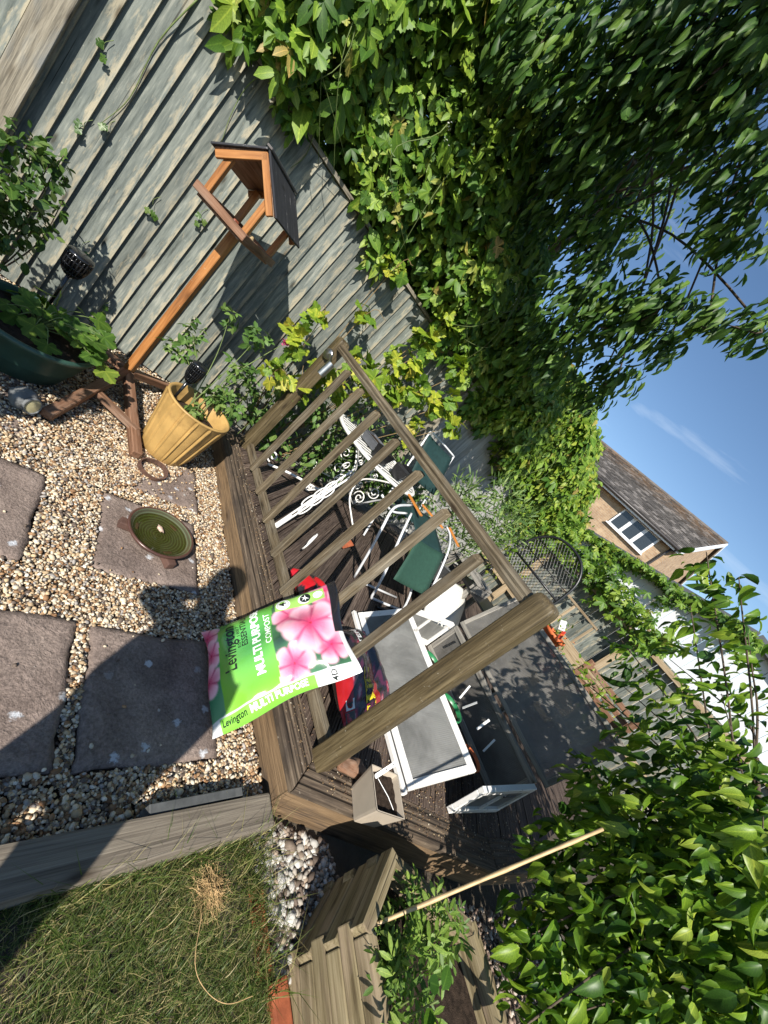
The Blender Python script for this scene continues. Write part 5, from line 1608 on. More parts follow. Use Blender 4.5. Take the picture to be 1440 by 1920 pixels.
# beige square pot at the corner of the deck
bpz = thing('beige_pot', 'square beige plastic pot of dry soil standing on the deck corner', 'flower pot', (1.70, 0.235, ZD))
def sqp(c, r0, r1, h, rz):
    rs = [(r0, 0.0), (r1, h), (r1 * 1.02, h), (r1 * 0.95, h), (r1 * 0.9, h * 0.75)]
    cs = [(-1, -1), (-0.86, -1.02), (0.86, -1.02), (1, -1), (1.02, -0.86), (1.02, 0.86), (1, 1), (0.86, 1.02), (-0.86, 1.02), (-1, 1), (-1.02, 0.86), (-1.02, -0.86)]
    v = [(a * r_, b * r_, z) for r_, z in rs for a, b in cs]
    f = [tuple(range(12))[::-1]] + [(i * 12 + j, i * 12 + (j + 1) % 12, (i + 1) * 12 + (j + 1) % 12, (i + 1) * 12 + j) for i in range(len(rs) - 1) for j in range(12)]
    return v, f
Mp = Matrix.Translation((1.615, 0.232, ZD)) @ Matrix.Rotation(R(-20), 4, 'Z')
v, f = sqp(None, 0.062, 0.084, 0.145, 0)
ob('pot_body', v, f, M['beigepot'], bpz, False, Mp)
n_ = 14
v = [(-0.078 + 0.156 * i / n_, -0.078 + 0.156 * j / n_, 0.118 + random.uniform(-0.004, 0.004)) for i in range(n_ + 1) for j in range(n_ + 1)]
f = [(i * (n_ + 1) + j, (i + 1) * (n_ + 1) + j, (i + 1) * (n_ + 1) + j + 1, i * (n_ + 1) + j + 1) for i in range(n_) for j in range(n_)]
ob('soil', v, f, M['soil'], bpz, True, Mp)
pl = thing('plant_label', 'white plant label stuck in the beige pot', 'plant label', (1.62, 0.3, 0.27))
p0, p1 = Vector((1.60, 0.30, 0.25)), Vector((1.655, 0.312, 0.335))
lab = board('label_blade', p0, p1, 0.017, 0.0016, M['labelwhite'], pl, (-0.7, -0.2, 0.5), b=0)
for i, (t, w_) in enumerate([(0.55, 0.012), (0.72, 0.009), (0.88, 0.011)]):
    q = p0.lerp(p1, t)
    board('ink_mark', q - (p1 - p0) * 0.02, q + (p1 - p0) * 0.03, w_ * 0.6, 0.0022, M['ink'], pl, (-0.7, -0.2, 0.5), b=0)
v, f = tube([Mp @ Vector((-0.03, 0.05, 0.125)), Mp @ Vector((0.02, -0.01, 0.127)), Mp @ Vector((0.045, -0.05, 0.124))], 0.0018, 4)
tag(ob('straw_piece', v, f, M['labelwhite']), 'pale straw lying on the soil of the beige pot', 'straw')
# rotten wood lump beside the post
bm = bmesh.new(); bmesh.ops.create_icosphere(bm, subdivisions=3, radius=1)
v = []
for q in bm.verts:
    k_ = 1 + 0.25 * math.sin(6 * q.co.x + 2) * math.cos(5 * q.co.y) + 0.12 * math.sin(13 * q.co.z)
    v.append((q.co.x * 0.085 * k_, q.co.y * 0.04 * k_, q.co.z * 0.03 * k_))
bm.verts.index_update(); f = [[q.index for q in w_.verts] for w_ in bm.faces]; bm.free()
tag(ob('rotten_log', v, f, M['oldorange'], None, True, Matrix.Translation((1.585, 0.385, 0.155)) @ Matrix.Rotation(-0.4, 4, 'Z')), 'lump of rotten orange wood on the deck beside the near post', 'wood')
# ------------------------------------------------------------------ planter of stacked beams
plt_ = thing('timber_planter', 'six-sided planter of stacked pale timber beams at the deck corner', 'planter', (1.25, -0.05, -0.05))
PC = [(1.262, -0.065), (1.490, 0.055), (1.86, -0.255), (1.80, -0.62), (1.40, -0.80), (1.195, -0.46)]
PH, NB = 0.305, 6
hb = (PH + 0.05) / NB
for i in range(6):
    a, b_ = Vector((*PC[i], 0)), Vector((*PC[(i + 1) % 6], 0))
    d = (b_ - a).normalized()
    nin = Vector((-d.y, d.x, 0))
    cen = Vector((1.5, -0.35, 0))
    if (cen - a).dot(nin) < 0: nin = -nin
    for k in range(NB):
        ext = 0.012 if (k + i) % 2 else -0.030
        z = -0.05 + (k + 0.5) * hb
        j_ = random.uniform(-0.002, 0.002)
        p0, p1 = a - d * ext + nin * (0.022 + j_), b_ + d * ext + nin * (0.022 + j_)
        board('beam', p0 + EZ * z, p1 + EZ * z, 0.044, hb - 0.003, M['planter'], plt_, b=0.004, seg=2)
v = [(x_ * 0.96 + 1.5 * 0.04, y_ * 0.96 - 0.35 * 0.04, 0.215) for x_, y_ in PC]
ob('soil', v, [(5, 4, 3, 2, 1, 0)], M['soil'], plt_)
tag(board('mossy_sleeper', (1.93, -0.26, 0.03), (1.93, -0.52, 0.03), 0.07, 0.12, M['planter'], b=0.006, seg=2), 'short mossy yellow-green timber beside the planter', 'timber')
# bamboo cane
pts = [Vector((1.275, -0.083, 0.225)).lerp(Vector((1.88, -0.175, 0.915)), i / 14) for i in range(15)]
v, f = tube(pts, [0.0058 if i % 4 else 0.0072 for i in range(15)], 8)
tag(ob('bamboo_cane', v, f, M['bamboo'], None, True), 'slanting bamboo cane stuck in the planter', 'cane')

# ------------------------------------------------------------------ black mesh chair, trellis and pots at the back
mc = thing('mesh_chair', 'black metal mesh chair with a rounded back at the end of the deck', 'chair', (3.95, 1.55, ZD))
MC = Vector((3.92, 1.50, 0)); MG = Vector((0.12, -0.99, 0)).normalized(); MB_ = Vector((0.99, 0.12, 0))
def mpt(s, z, lean=0.12): return MC + MG * s + Vector((0, 0, z)) + MB_ * lean * (z - 0.95)
arch = [mpt(-0.31, 0.62), mpt(-0.33, 0.9), mpt(-0.33, 1.2), mpt(-0.29, 1.42), mpt(-0.17, 1.56), mpt(0.0, 1.60), mpt(0.17, 1.56), mpt(0.29, 1.42), mpt(0.33, 1.2), mpt(0.33, 0.9), mpt(0.31, 0.62)]
tubepart('back_frame', arch, 0.014, M['blackmetal'], mc)
tubepart('cross_bar', [mpt(-0.33, 1.16), mpt(0.33, 1.16)], 0.012, M['blackmetal'], mc, 2)
parts = []
def halfw(z):
    if z < 1.2: return 0.32
    t = (z - 1.2) / 0.39
    return 0.32 * math.sqrt(max(0, 1 - t ** 2.2))
st_ = 0.036
for sgn in (-1, 1):
    k0 = -1.5
    while k0 < 1.5:
        seg_ = []
        z = 0.90
        while z <= 1.58:
            s = k0 + sgn * (z - 0.9) * 0.75
            if abs(s) < halfw(z) - 0.004: seg_.append(mpt(s, z))
            elif len(seg_) > 1:
                parts.append(tube([seg_[0], seg_[-1]], 0.0028, 4, cap=False)); seg_ = []
            else: seg_ = []
            z += 0.008
        if len(seg_) > 1: parts.append(tube([seg_[0], seg_[-1]], 0.0028, 4, cap=False))
        k0 += st_
v, f = join(parts)
o = ob('mesh_back', v, f, M['blackmetal'], mc); o['kind'] = 'stuff'
for z in (1.0, 1.28, 1.42):
    tubepart('wire', [mpt(-halfw(z), z), mpt(halfw(z), z)], 0.005, M['blackmetal'], mc, 2)
for s in (-0.3, 0.3):
    tubepart('leg', [mpt(s, 0.9), mpt(s, 0.62), mpt(s, ZD)], 0.013, M['blackmetal'], mc, 3)
    tubepart('leg', [mpt(s, 0.62) - MB_ * 0.45, mpt(s, ZD) - MB_ * 0.5], 0.013, M['blackmetal'], mc, 2)
    tubepart('arm', [mpt(s, 0.92), mpt(s, 0.9) - MB_ * 0.2, mpt(s, 0.86) - MB_ * 0.42, mpt(s, 0.62) - MB_ * 0.45], 0.012, M['blackmetal'], mc)
ob('seat', *bevel_box(0.48, 0.6, 0.02, 0.004), M['blackmetal'], mc, False, Matrix.Translation(mpt(0, 0.62) - MB_ * 0.22))
# back fence of the garden
bf = thing('back_fence', 'grey-green boarded fence with timber rails across the end of the garden', 'fence', (6.6, 1.0, 0))
for i in range(44):
    y = -1.9 + 0.12 * i
    board('fence_board', (6.62, y, 0.0), (6.62, y, 1.62), 0.116, 0.016 + 0.004 * (i % 2), M['fence'], bf, (-1, 0, 0), b=0.002)
for z in (0.5, 1.56):
    board('fence_rail', (6.56, -1.9, z), (6.56, 3.4, z), 0.06, 0.075, M['tanwood'], bf, b=0.004)
for y in (0.9, 2.6):
    board('fence_post', (6.55, y, 0), (6.55, y, 1.75), 0.09, 0.09, M['tanwood'], bf, (-1, 0, 0), b=0.004)
# propped lath frame
lf_ = thing('lath_frame', 'tan lath frame propped in front of the back fence', 'trellis', (5.5, 1.4, 0))
board('lath', (5.5, 1.72, 1.235), (5.5, 1.08, 1.235), 0.02, 0.03, M['tanwood'], lf_, b=0.002)
board('lath', (5.51, 1.45, 0.1), (5.51, 1.45, 1.22), 0.03, 0.02, M['tanwood'], lf_, (-1, 0, 0), b=0.002)
board('lath', (5.51, 1.12, 0.1), (5.51, 1.12, 1.22), 0.03, 0.02, M['tanwood'], lf_, (-1, 0, 0), b=0.002)
board('lath', (5.53, 1.75, 0.62), (5.53, 1.05, 0.62), 0.02, 0.03, M['tanwood'], lf_, b=0.002)
bx_ = thing('timber_box', 'tan timber compost box below the lath frame', 'box', (5.2, 0.7, 0))
for z in (0.12, 0.3, 0.48, 0.66, 0.84):
    board('plank', (5.2, 0.55, z), (5.2, 1.25, z), 0.025, 0.15, M['tanwood'], bx_, b=0.003)
    board('plank', (5.2, 0.535, z), (5.9, 0.535, z), 0.025, 0.15, M['tanwood'], bx_, b=0.003)
# dark slatted bench at the right of the raised lid
bs = thing('slatted_bench', 'dark wooden slatted bench half hidden beyond the raised lid', 'bench', (4.0, 0.3, ZD))
for i in range(4):
    board('slat', (4.0 + 0.02 * i, 0.62, 0.82 + 0.07 * i), (4.12 + 0.02 * i, 0.05, 0.82 + 0.07 * i), 0.022, 0.05, M['oldorange'], bs, b=0.004)
for y_ in (0.6, 0.08):
    board('leg', (4.06, y_, ZD), (4.06, y_, 1.08), 0.05, 0.05, M['oldorange'], bs, (1, 0, 0), b=0.004)
board('seat_board', (3.85, 0.62, 0.56), (3.92, 0.05, 0.56), 0.3, 0.03, M['greywood'], bs, b=0.004)
# orange pots with red trowel beyond the railing post
for i, (x_, y_, z_, lb) in enumerate([(3.62, 0.86, 0.86, 'orange clay pot of small flowers beyond the near railing post'), (3.60, 0.72, 0.74, 'lower orange clay pot of small flowers beyond the near railing post')]):
    t = thing('clay_pot', lb, 'flower pot', (x_, y_, z_ - 0.1), 'orange clay pots on the potting stand')
    place('pot_body', lathe([(0.0, 0.0), (0.07, 0.0), (0.075, 0.004), (0.10, 0.12), (0.112, 0.12), (0.114, 0.15), (0.1, 0.15), (0.09, 0.1)], 28), M['orangepot'], t, (x_, y_, z_))
    place('soil', lathe([(0.0, 0.125), (0.1, 0.12)], 20), M['soil'], t, (x_, y_, z_))
pst = thing('potting_stand', 'stepped grey wooden stand under the orange pots', 'stand', (3.62, 0.8, ZD))
board('shelf', (3.5, 0.99, 0.848), (3.74, 0.99 - 0.26, 0.848), 0.2, 0.02, M['greywood'], pst, b=0.003)
board('shelf', (3.5, 0.80, 0.728), (3.72, 0.58, 0.728), 0.18, 0.02, M['greywood'], pst, b=0.003)
for x_, y_ in ((3.52, 0.93), (3.7, 0.75), (3.5, 0.72), (3.68, 0.60)):
    board('leg', (x_, y_, ZD), (x_, y_, 0.72), 0.04, 0.04, M['greywood'], pst, (1, 0, 0), b=0.003)
tw = thing('hand_trowel', 'red-handled tool with a white grip standing in the orange pot', 'tool', (3.6, 0.84, 1.0))
board('blade', (3.6, 0.80, 0.98), (3.6, 0.83, 1.08), 0.03, 0.008, M['redplastic'], tw, (-1, 0, 0), b=0.002)
board('grip', (3.6, 0.85, 1.06), (3.6, 0.90, 1.13), 0.05, 0.03, M['labelwhite'], tw, (-1, 0, 0), b=0.004)

# ------------------------------------------------------------------ leaves
def t_ovate(wd=0.55, fold=0.25, curl=0.25, rows=(0.0, 0.28, 0.58, 0.84, 1.0), wv=(0.0, 0.82, 1.0, 0.6, 0.0), twist=0.0):
    v, idx, tt = [], [], []
    for t, w_ in zip(rows, wv):
        z = -curl * t * t
        h = w_ * wd / 2
        if w_ == 0:
            v.append((t, 0, z)); idx.append([len(v) - 1]); tt.append((t, 0.0))
        else:
            v += [(t, -h, z + fold * h), (t + 0.0, 0, z), (t, h, z + fold * h + twist * t)]
            tt += [(t - 0.12, 1.0), (t, 0.0), (t - 0.12, 1.0)]
            idx.append([len(v) - 3, len(v) - 2, len(v) - 1])
    f = []
    for a, b in zip(idx, idx[1:]):
        if len(a) == 1:
            f += [(a[0], b[1], b[0]), (a[0], b[2], b[1])]
        elif len(b) == 1:
            f += [(a[0], a[1], b[0]), (a[1], a[2], b[0])]
        else:
            f += [(a[0], a[1], b[1]), (a[0], b[1], b[0]), (a[1], a[2], b[2]), (a[1], b[2], b[1])]
    return np.array(v, float), np.array(f), np.array(tt)
def t_multi(specs, leaf):
    """leaflets: (angle, length, x offset)"""
    V, Fs, Ts = [], [], []
    for a, l, xo in specs:
        v, f, tt = leaf
        Ts.append(tt)
        c, s = math.cos(R(a)), math.sin(R(a))
        q = v * l
        q = np.stack([q[:, 0] * c - q[:, 1] * s + xo, q[:, 0] * s + q[:, 1] * c, q[:, 2] - 0.10 * abs(math.sin(R(a))) * q[:, 0]], 1)
        Fs.append(f + sum(len(x) for x in V))
        V.append(q)
    return np.concatenate(V), np.concatenate(Fs), np.concatenate(Ts)
def t_lobed(lobes=5, n=40, depth=0.35, teeth=0.06, cup=0.12, seed=1):
    r = random.Random(seed)
    v, f, tt = [(0.08, 0, 0)], [], [(0, 0)]
    for ring, k in ((0.5, 0.5), (1.0, 1.0)):
        for i in range(n):
            th = -math.pi * 0.94 + 2 * math.pi * 0.94 * i / (n - 1)
            lob = abs(math.cos(th * lobes / 2 * 0.93))
            rr = (0.62 + depth * lob ** 0.8 * (1 - 0.16 * abs(th) / math.pi)) * (1 + (teeth * (1 if i % 2 else -1) if ring == 1 else 0))
            rr *= k * (0.80 + 0.2 * math.cos(th))
            tt.append((k, min(1.0, 1.6 * (1 - lob))))
            v.append((0.08 + rr * math.cos(th), rr * math.sin(th), -cup * k * k * (0.5 + 0.5 * math.cos(2 * th)) + 0.05 * k * lob + r.uniform(-0.012, 0.012)))
    for i in range(n - 1):
        f += [(0, 1 + i, 2 + i), (1 + i, 1 + n + i, 2 + n + i), (1 + i, 2 + n + i, 2 + i)]
    return np.array(v, float), np.array(f), np.array(tt)
def unit(a): return a / np.maximum(np.linalg.norm(a, axis=-1, keepdims=True), 1e-9)
def leaf_mass(parent, tmpl, P, A, Nn, S, mat, top=300, name='leaf', rest='foliage', minpx=9):
    """the leaves that show largest are objects of their own; the rest are one mass"""
    V0, F0, T0 = tmpl
    A = unit(A)
    Nn = unit(Nn - (Nn * A).sum(1, keepdims=True) * A)
    B = np.cross(Nn, A)
    k, x, y, vis = in_view(P)
    px = np.where(vis, 720.8 * S / np.maximum(k, 0.05), 0)
    order = np.argsort(-px)
    big = order[:top]
    big = big[px[big] > minpx] if top else big[:0]
    Rm = np.stack([A, B, Nn], 2)              # columns
    me = npmesh(name, V0, F0, M[mat], False, veins=T0)
    for i in big:
        o = bpy.data.objects.new(name, me)
        mw = Matrix.Identity(4)
        for r_ in range(3):
            for c_ in range(3):
                mw[r_][c_] = Rm[i, r_, c_] * S[i]
            mw[r_][3] = P[i, r_]
        link(o, parent, mw)
    msk = np.ones(len(P), bool)
    msk[big] = False
    n = int(msk.sum())
    if n:
        V = np.einsum('nij,kj->nki', Rm[msk], V0) * S[msk][:, None, None] + P[msk][:, None, :]
        # a little unevenness so that no two leaves are the same
        V += rng.normal(0, 0.02, V.shape) * S[msk][:, None, None] * 0.6
        F = (F0[None] + (np.arange(n) * len(V0))[:, None, None]).reshape(-1, 3)
        lv = np.repeat(rng.uniform(0, 1, n), len(V0))
        m2 = npmesh(rest, V.reshape(-1, 3), F, M[mat], False, attr=lv, veins=np.tile(T0, (n, 1)))
        o = bpy.data.objects.new(rest, m2)
        link(o, parent)
        o['kind'] = 'stuff'
def rdir(n):
    return unit(rng.normal(0, 1, (n, 3)))
def blob_leaves(blobs, per, size, droop=0.5, up=0.8, outw=0.5, shell=0.45, jit=0.5, sizevar=0.25, axis_bias=None):
    Ps, As, Ns, Ss = [], [], [], []
    for b in blobs:
        c, r_ = np.array(b[:3]), b[3]
        n = max(3, int(per * (r_ / 0.3) ** 2 * (b[4] if len(b) > 4 else 1)))
        d = rdir(n)
        rad = r_ * (shell + (1 - shell) * rng.uniform(0, 1, n) ** 0.6) * rng.uniform(0.75, 1.25, n)
        p = c + d * rad[:, None] * np.array([1, 1, 0.9])
        nr = outw * d + up * np.array([0, 0, 1]) + jit * rng.normal(0, 1, (n, 3)) + np.array(to_sun)[None] * 0.35
        ax = d * 0.7 + rng.normal(0, 0.55, (n, 3)) - droop * np.array([0, 0, 1])
        if axis_bias is not None: ax = ax + np.array(axis_bias)
        Ps.append(p); As.append(ax); Ns.append(nr); Ss.append(size * rng.lognormal(0, sizevar, n))
    return np.concatenate(Ps), np.concatenate(As), np.concatenate(Ns), np.concatenate(Ss)
def away(dmin, P, A, Nn, S):
    k = np.linalg.norm(P - np.array(CAM), axis=1) > dmin
    return P[k], A[k], Nn[k], S[k]
def stems(parent, paths, r0, r1, mat, name='stem'):
    for p in paths:
        pts = smoothpath(p, 5)
        n = len(pts)
        v, f = tube(pts, [r0 + (r1 - r0) * i / (n - 1) for i in range(n)], 6)
        ob(name, v, f, M[mat], parent, True)
OV = t_ovate(0.55)
OVs = t_ovate(0.5, 0.3, 0.3, (0, 0.35, 0.72, 1.0), (0, 0.95, 0.75, 0))
PALM = t_multi([(-105, 0.62, 0.0), (-52, 0.88, 0.0), (0, 1.0, 0.0), (52, 0.88, 0.0), (105, 0.62, 0.0)], t_ovate(0.42, 0.25, 0.3, (0, 0.4, 0.75, 1.0), (0, 0.85, 0.9, 0)))
TRI = t_multi([(-75, 0.72, 0.35), (0, 0.8, 0.4), (75, 0.72, 0.35)], t_ovate(0.62, 0.25, 0.2, (0, 0.3, 0.65, 1.0), (0, 0.9, 0.85, 0)))
VINE = t_lobed(5, 41, 0.34, 0.07)
MALL = t_lobed(5, 37, 0.42, 0.05, 0.10, 4)

# creeper over the fence -------------------------------------------------
hg = thing('creeper_hedge', 'deep mass of dark green creeper tumbling over the top of the fence', 'creeper', (3.0, 3.7, 0))
XK = [-0.6, 0.2, 1.5, 2.3, 3.0, 4.5, 6.0, 7.2, 8.2, 9.2]
ZT = [3.6, 3.8, 3.8, 3.35, 2.95, 3.15, 3.2, 2.7, 2.35, 2.15]
ZL = [2.02, 2.03, 2.0, 1.98, 1.95, 1.75, 1.55, 1.25, 1.2, 1.2]
YB = [3.42, 3.34, 3.30, 3.28, 3.26, 3.24, 3.25, 3.28, 3.3, 3.3]
def hedge_pts(n, x0=-0.6, x1=9.0, deep=0.35):
    x = rng.uniform(x0, x1, n)
    t = rng.uniform(0, 1, n)
    zt, zl, yb = np.interp(x, XK, ZT), np.interp(x, XK, ZL), np.interp(x, XK, YB)
    lump = 0.10 * np.sin(3.1 * x + 2.0 * t * 3) + 0.07 * np.sin(7.3 * x - 5 * t)
    hang = 0.16 * np.clip(np.sin(5.7 * x) + 0.6 * np.sin(13.1 * x + 1), -1, 1.2)
    z = zl - hang * (1 - t) ** 3 + (zt - zl) * t
    y = yb - 0.22 * np.sin(np.pi * np.clip(t * 1.1, 0, 1)) + 0.9 * np.clip(t - 0.75, 0, 1) ** 1.5 * 4 * 0.35 - lump + np.abs(rng.normal(0, deep, n)) * 0.6
    y = np.where(z < 2.0, np.minimum(y, 3.36 - 0.0 * y), y)
    return np.stack([x, y, z + rng.normal(0, 0.03, n)], 1), t
def hedge_leaves(n, size, deep=0.3, x0=-0.6, x1=9.0, droop=0.9):
    P, t = hedge_pts(n, x0, x1, deep)
    Nn = np.stack([rng.normal(-0.25, 0.5, n), rng.normal(-0.85, 0.35, n), rng.normal(0.55, 0.4, n)], 1)
    A = np.stack([rng.normal(0, 0.7, n), rng.normal(-0.35, 0.4, n), rng.normal(-droop, 0.45, n)], 1)
    return P, A, Nn, size * rng.lognormal(0, 0.38, n)
leaf_mass(hg, PALM, *hedge_leaves(5000, 0.084), 'creeper', 170, 'leaf')
leaf_mass(hg, OVs, *hedge_leaves(10500, 0.076), 'creeper', 130, 'leaf')
leaf_mass(hg, VINE, *hedge_leaves(800, 0.058, 0.08, -0.5, 2.4), 'creeper', 60, 'leaf', 'lobed_foliage')
leaf_mass(hg, PALM, *hedge_leaves(2600, 0.082, 0.15, 3.4, 9.0), 'creeperpale', 0, 'leaf', 'young_foliage')
leaf_mass(hg, OVs, *hedge_leaves(4200, 0.075, 0.12, 3.6, 9.0), 'creeperpale', 0, 'leaf', 'young_foliage')
# big inner leaves that close the hedge
n = 9000
P, t = hedge_pts(n, -0.6, 9.0, 0.2)
P2_, t2_ = hedge_pts(5000, -0.6, 3.3, 0.2)
P = np.concatenate([P, P2_]); n = len(P)
P[:, 1] += 0.30 + rng.uniform(0, 0.6, n)
P[: n // 5, 2] = rng.uniform(1.85, 2.5, n // 5)
P[: n // 5, 1] = rng.uniform(3.5, 3.75, n // 5)
P[:, 1] = np.where(P[:, 2] < 2.05, np.maximum(P[:, 1], 3.5), P[:, 1])
leaf_mass(hg, OVs, P, rng.normal(0, 1, (n, 3)), np.stack([rng.normal(0, .3, n), rng.normal(-1, .3, n), rng.normal(.2, .3, n)], 1), np.full(n, 0.15), 'creeper', 0, 'leaf', 'inner_foliage')
paths = []
for i in range(16):
    x = random.uniform(0.2, 6.5)
    z = np.interp(x, XK, ZL)
    y = np.interp(x, XK, YB) - 0.15
    paths.append([(x, y + 0.2, z + 1.0), (x + random.uniform(-.15, .15), y - 0.05, z + 0.6), (x + random.uniform(-.3, .3), y - 0.1, z + 0.25), (x + random.uniform(-.4, .4), y + 0.05, z - random.uniform(-0.1, 0.15))])
paths += [[(0.30, 3.36, 2.02), (0.24, 3.385, 1.86), (0.25, 3.39, 1.68), (0.29, 3.39, 1.52)], [(0.62, 3.36, 2.0), (0.66, 3.385, 1.88), (0.64, 3.39, 1.76)], [(-0.1, 3.36, 1.9), (-0.14, 3.39, 1.6), (-0.12, 3.39, 1.3), (-0.16, 3.392, 1.08)]]
stems(hg, paths, 0.004, 0.0015, 'stem', 'tendril')
# flower sprays in the creeper
n = 60
P, t = hedge_pts(n, 0.6, 2.6, 0.02)
P[:, 1] -= 0.06
P = P[(np.sin(P[:, 0] * 6) > 0.2) & (t > 0.15) & (t < 0.6)]
P = np.repeat(P, 6, 0) + rng.normal(0, 0.025, (len(P) * 6, 3))
n = len(P)
leaf_mass(hg, OVs, P, rng.normal(0, 1, (n, 3)), rng.normal(0, 1, (n, 3)) + np.array([-.5, -1, .6]), np.full(n, 0.014), 'white_petal', 0, 'petal', 'flower_sprays')

# cherry tree -------------------------------------------------------------
ct = thing('cherry_tree', 'cherry tree with drooping dark leaves overhanging the fence against the sky', 'tree', (3.6, 4.6, 0))
CH = [(1.12, 2.84, 3.3, 0.5), (1.35, 2.49, 3.63, 0.5), (1.54, 2.11, 3.73, 0.45), (1.58, 2.66, 3.42, 0.5), (1.7, 2.24, 3.64, 0.4), (1.92, 1.81, 3.54, 0.30, 0.8), (2.13, 1.75, 3.39, 0.27, 0.8), (1.88, 3.02, 3.23, 0.45), (2.12, 2.52, 3.09, 0.3), (2.34, 2.34, 2.8, 0.33), (2.72, 2.54, 2.57, 0.38), (2.46, 2.02, 2.86, 0.25), (2.34, 1.88, 2.99, 0.24), (2.39, 1.58, 3.04, 0.17), (2.38, 1.32, 3.08, 0.16), (2.92, 2.04, 2.73, 0.2), (2.63, 1.76, 2.91, 0.16), (3.29, 2.3, 2.63, 0.2),
      (1.0, 2.3, 4.6, 0.7), (1.7, 1.7, 4.7, 0.7), (2.3, 1.3, 4.5, 0.55), (1.3, 1.7, 5.1, 0.6), (0.4, 1.2, 4.9, 0.6), (0.9, 0.9, 4.9, 0.6), (1.5, 0.7, 4.8, 0.6), (2.4, 3.6, 4.4, 0.7), (3.2, 4.2, 4.6, 0.8)]  # unseen crown above the frame, thickened to shade the leaves in view
leaf_mass(ct, t_ovate(0.36, 0.4, 0.34, twist=0.1), *away(2.6, *blob_leaves(CH, 300, 0.084, droop=1.6, up=0.45, outw=0.5, shell=0.1, jit=0.4, sizevar=0.22)), 'cherry', 300, 'leaf')
trunk = [(3.7, 4.7, -0.05), (3.6, 4.6, 1.4), (3.4, 4.4, 2.6), (3.0, 3.9, 3.6), (2.3, 3.1, 4.1), (1.7, 2.5, 4.3)]
stems(ct, [trunk], 0.13, 0.03, 'bark', 'trunk')
for b in CH:
    e = Vector(b[:3])
    t_ = random.uniform(0.55, 0.95)
    s = Vector(trunk[3]).lerp(Vector(trunk[5]), (t_ - 0.55) / 0.4)
    mid = (s + e) / 2 + Vector((0, 0, 0.15))
    stems(ct, [[s, mid, e, e + Vector((random.uniform(-.1, .1), random.uniform(-.1, .1), -b[3] * 0.7))]], 0.012, 0.003, 'bark', 'branch')

# apple tree --------------------------------------------------------------
ap = thing('apple_tree', 'young apple tree with large bright leaves at the right of the deck', 'tree', (2.75, -1.15, -0.05))
AP = [(2.16, -0.68, 0.97, 0.415), (2.18, -0.62, 0.68, 0.366), (2.1, -0.54, 0.45, 0.268), (2.22, -0.4, 0.66, 0.293), (2.22, -0.46, 0.95, 0.366), (2.13, -0.48, 1.22, 0.342), (2.43, -0.26, 1.41, 0.342, 0.6), (2.53, -0.22, 1.14, 0.317, 0.6), (2.49, -0.22, 0.83, 0.22), (2.68, 0.01, 1.55, 0.268, 0.28), (2.93, 0.09, 1.25, 0.244, 0.28), (2.53, 0.01, 1.74, 0.22, 0.28), (2.38, 0.24, 1.9, 0.134, 0.6), (2.48, 0.44, 1.94, 0.11, 0.6), (3.15, 0.4, 1.38, 0.195, 0.28), (3.27, 0.35, 1.02, 0.134, 0.28), (2.75, -0.01, 0.8, 0.11, 0.6), (2.29, -0.18, 0.57, 0.122, 0.8), (1.96, -0.35, 0.47, 0.146, 0.8), (2.77, 0.29, 1.72, 0.146, 0.28), (1.77, -0.48, 0.44, 0.122, 0.5), (2.56, -0.85, 0.91, 0.488), (2.81, -0.67, 1.16, 0.427), (2.44, -0.92, 0.42, 0.366)]
leaf_mass(ap, t_ovate(0.45, 0.5, 0.5, (0, 0.14, 0.38, 0.64, 0.86, 1.0), (0, 0.62, 1.0, 0.84, 0.40, 0), 0.12), *away(1.75, *blob_leaves(AP, 370, 0.062, droop=1.0, up=0.5, outw=0.5, shell=0.15, jit=0.55, sizevar=0.28)), 'apple', 300, 'leaf')
atr = [(2.75, -1.15, -0.06), (2.7, -1.1, 0.4), (2.63, -0.92, 0.75), (2.56, -0.6, 1.15), (2.58, -0.25, 1.5)]
stems(ap, [atr], 0.035, 0.012, 'bark', 'trunk')
for b in AP:
    e = Vector(b[:3])
    s = Vector(atr[2]).lerp(Vector(atr[4]), random.random())
    mid = (s + e) / 2 + Vector((random.uniform(-.05, .05), random.uniform(-.05, .05), 0.05))
    stems(ap, [[s, mid, e, e + (e - mid).normalized() * b[3] * 0.9]], 0.006, 0.0018, 'bark', 'branch')

# grape vine --------------------------------------------------------------
gv = thing('grape_vine', 'yellow-green grape vine climbing between the far railing post and the fence', 'vine', (1.9, 3.2, 0))
VN = [(1.21, 2.80, 0.78, 0.13), (1.21, 2.9, 1.04, 0.13), (1.33, 3.1, 1.24, 0.11), (1.63, 3.22, 1.55, 0.09), (1.59, 2.98, 0.99, 0.15), (1.86, 3.05, 1.23, 0.14), (1.95, 2.95, 1.21, 0.14), (2.12, 3.05, 1.54, 0.19), (2.19, 3.15, 1.81, 0.15), (2.22, 3.2, 2.07, 0.13), (2.39, 2.98, 1.43, 0.2), (2.77, 3.0, 1.56, 0.17), (2.22, 2.98, 1.28, 0.15), (2.69, 3.1, 1.87, 0.14), (1.57, 3.28, 1.95, 0.1), (2.61, 2.85, 1.2, 0.12), (3.1, 3.0, 1.51, 0.12), (1.44, 2.85, 0.78, 0.12), (1.71, 2.85, 0.98, 0.1)]
leaf_mass(gv, VINE, *blob_leaves(VN, 120, 0.068, droop=0.6, up=0.5, outw=0.4, shell=0.2, jit=0.4), 'vine', 300, 'leaf')
paths = []
for b in VN:
    e = Vector(b[:3])
    s = Vector((1.75 + 0.3 * (e.x - 1.75), 3.3, 0.0))
    paths.append([s, (s + e) / 2 + Vector((0.05, 0.08, -0.1)), e, e + Vector((random.uniform(-.1, .15), random.uniform(-.08, .05), random.uniform(0, .15)))])
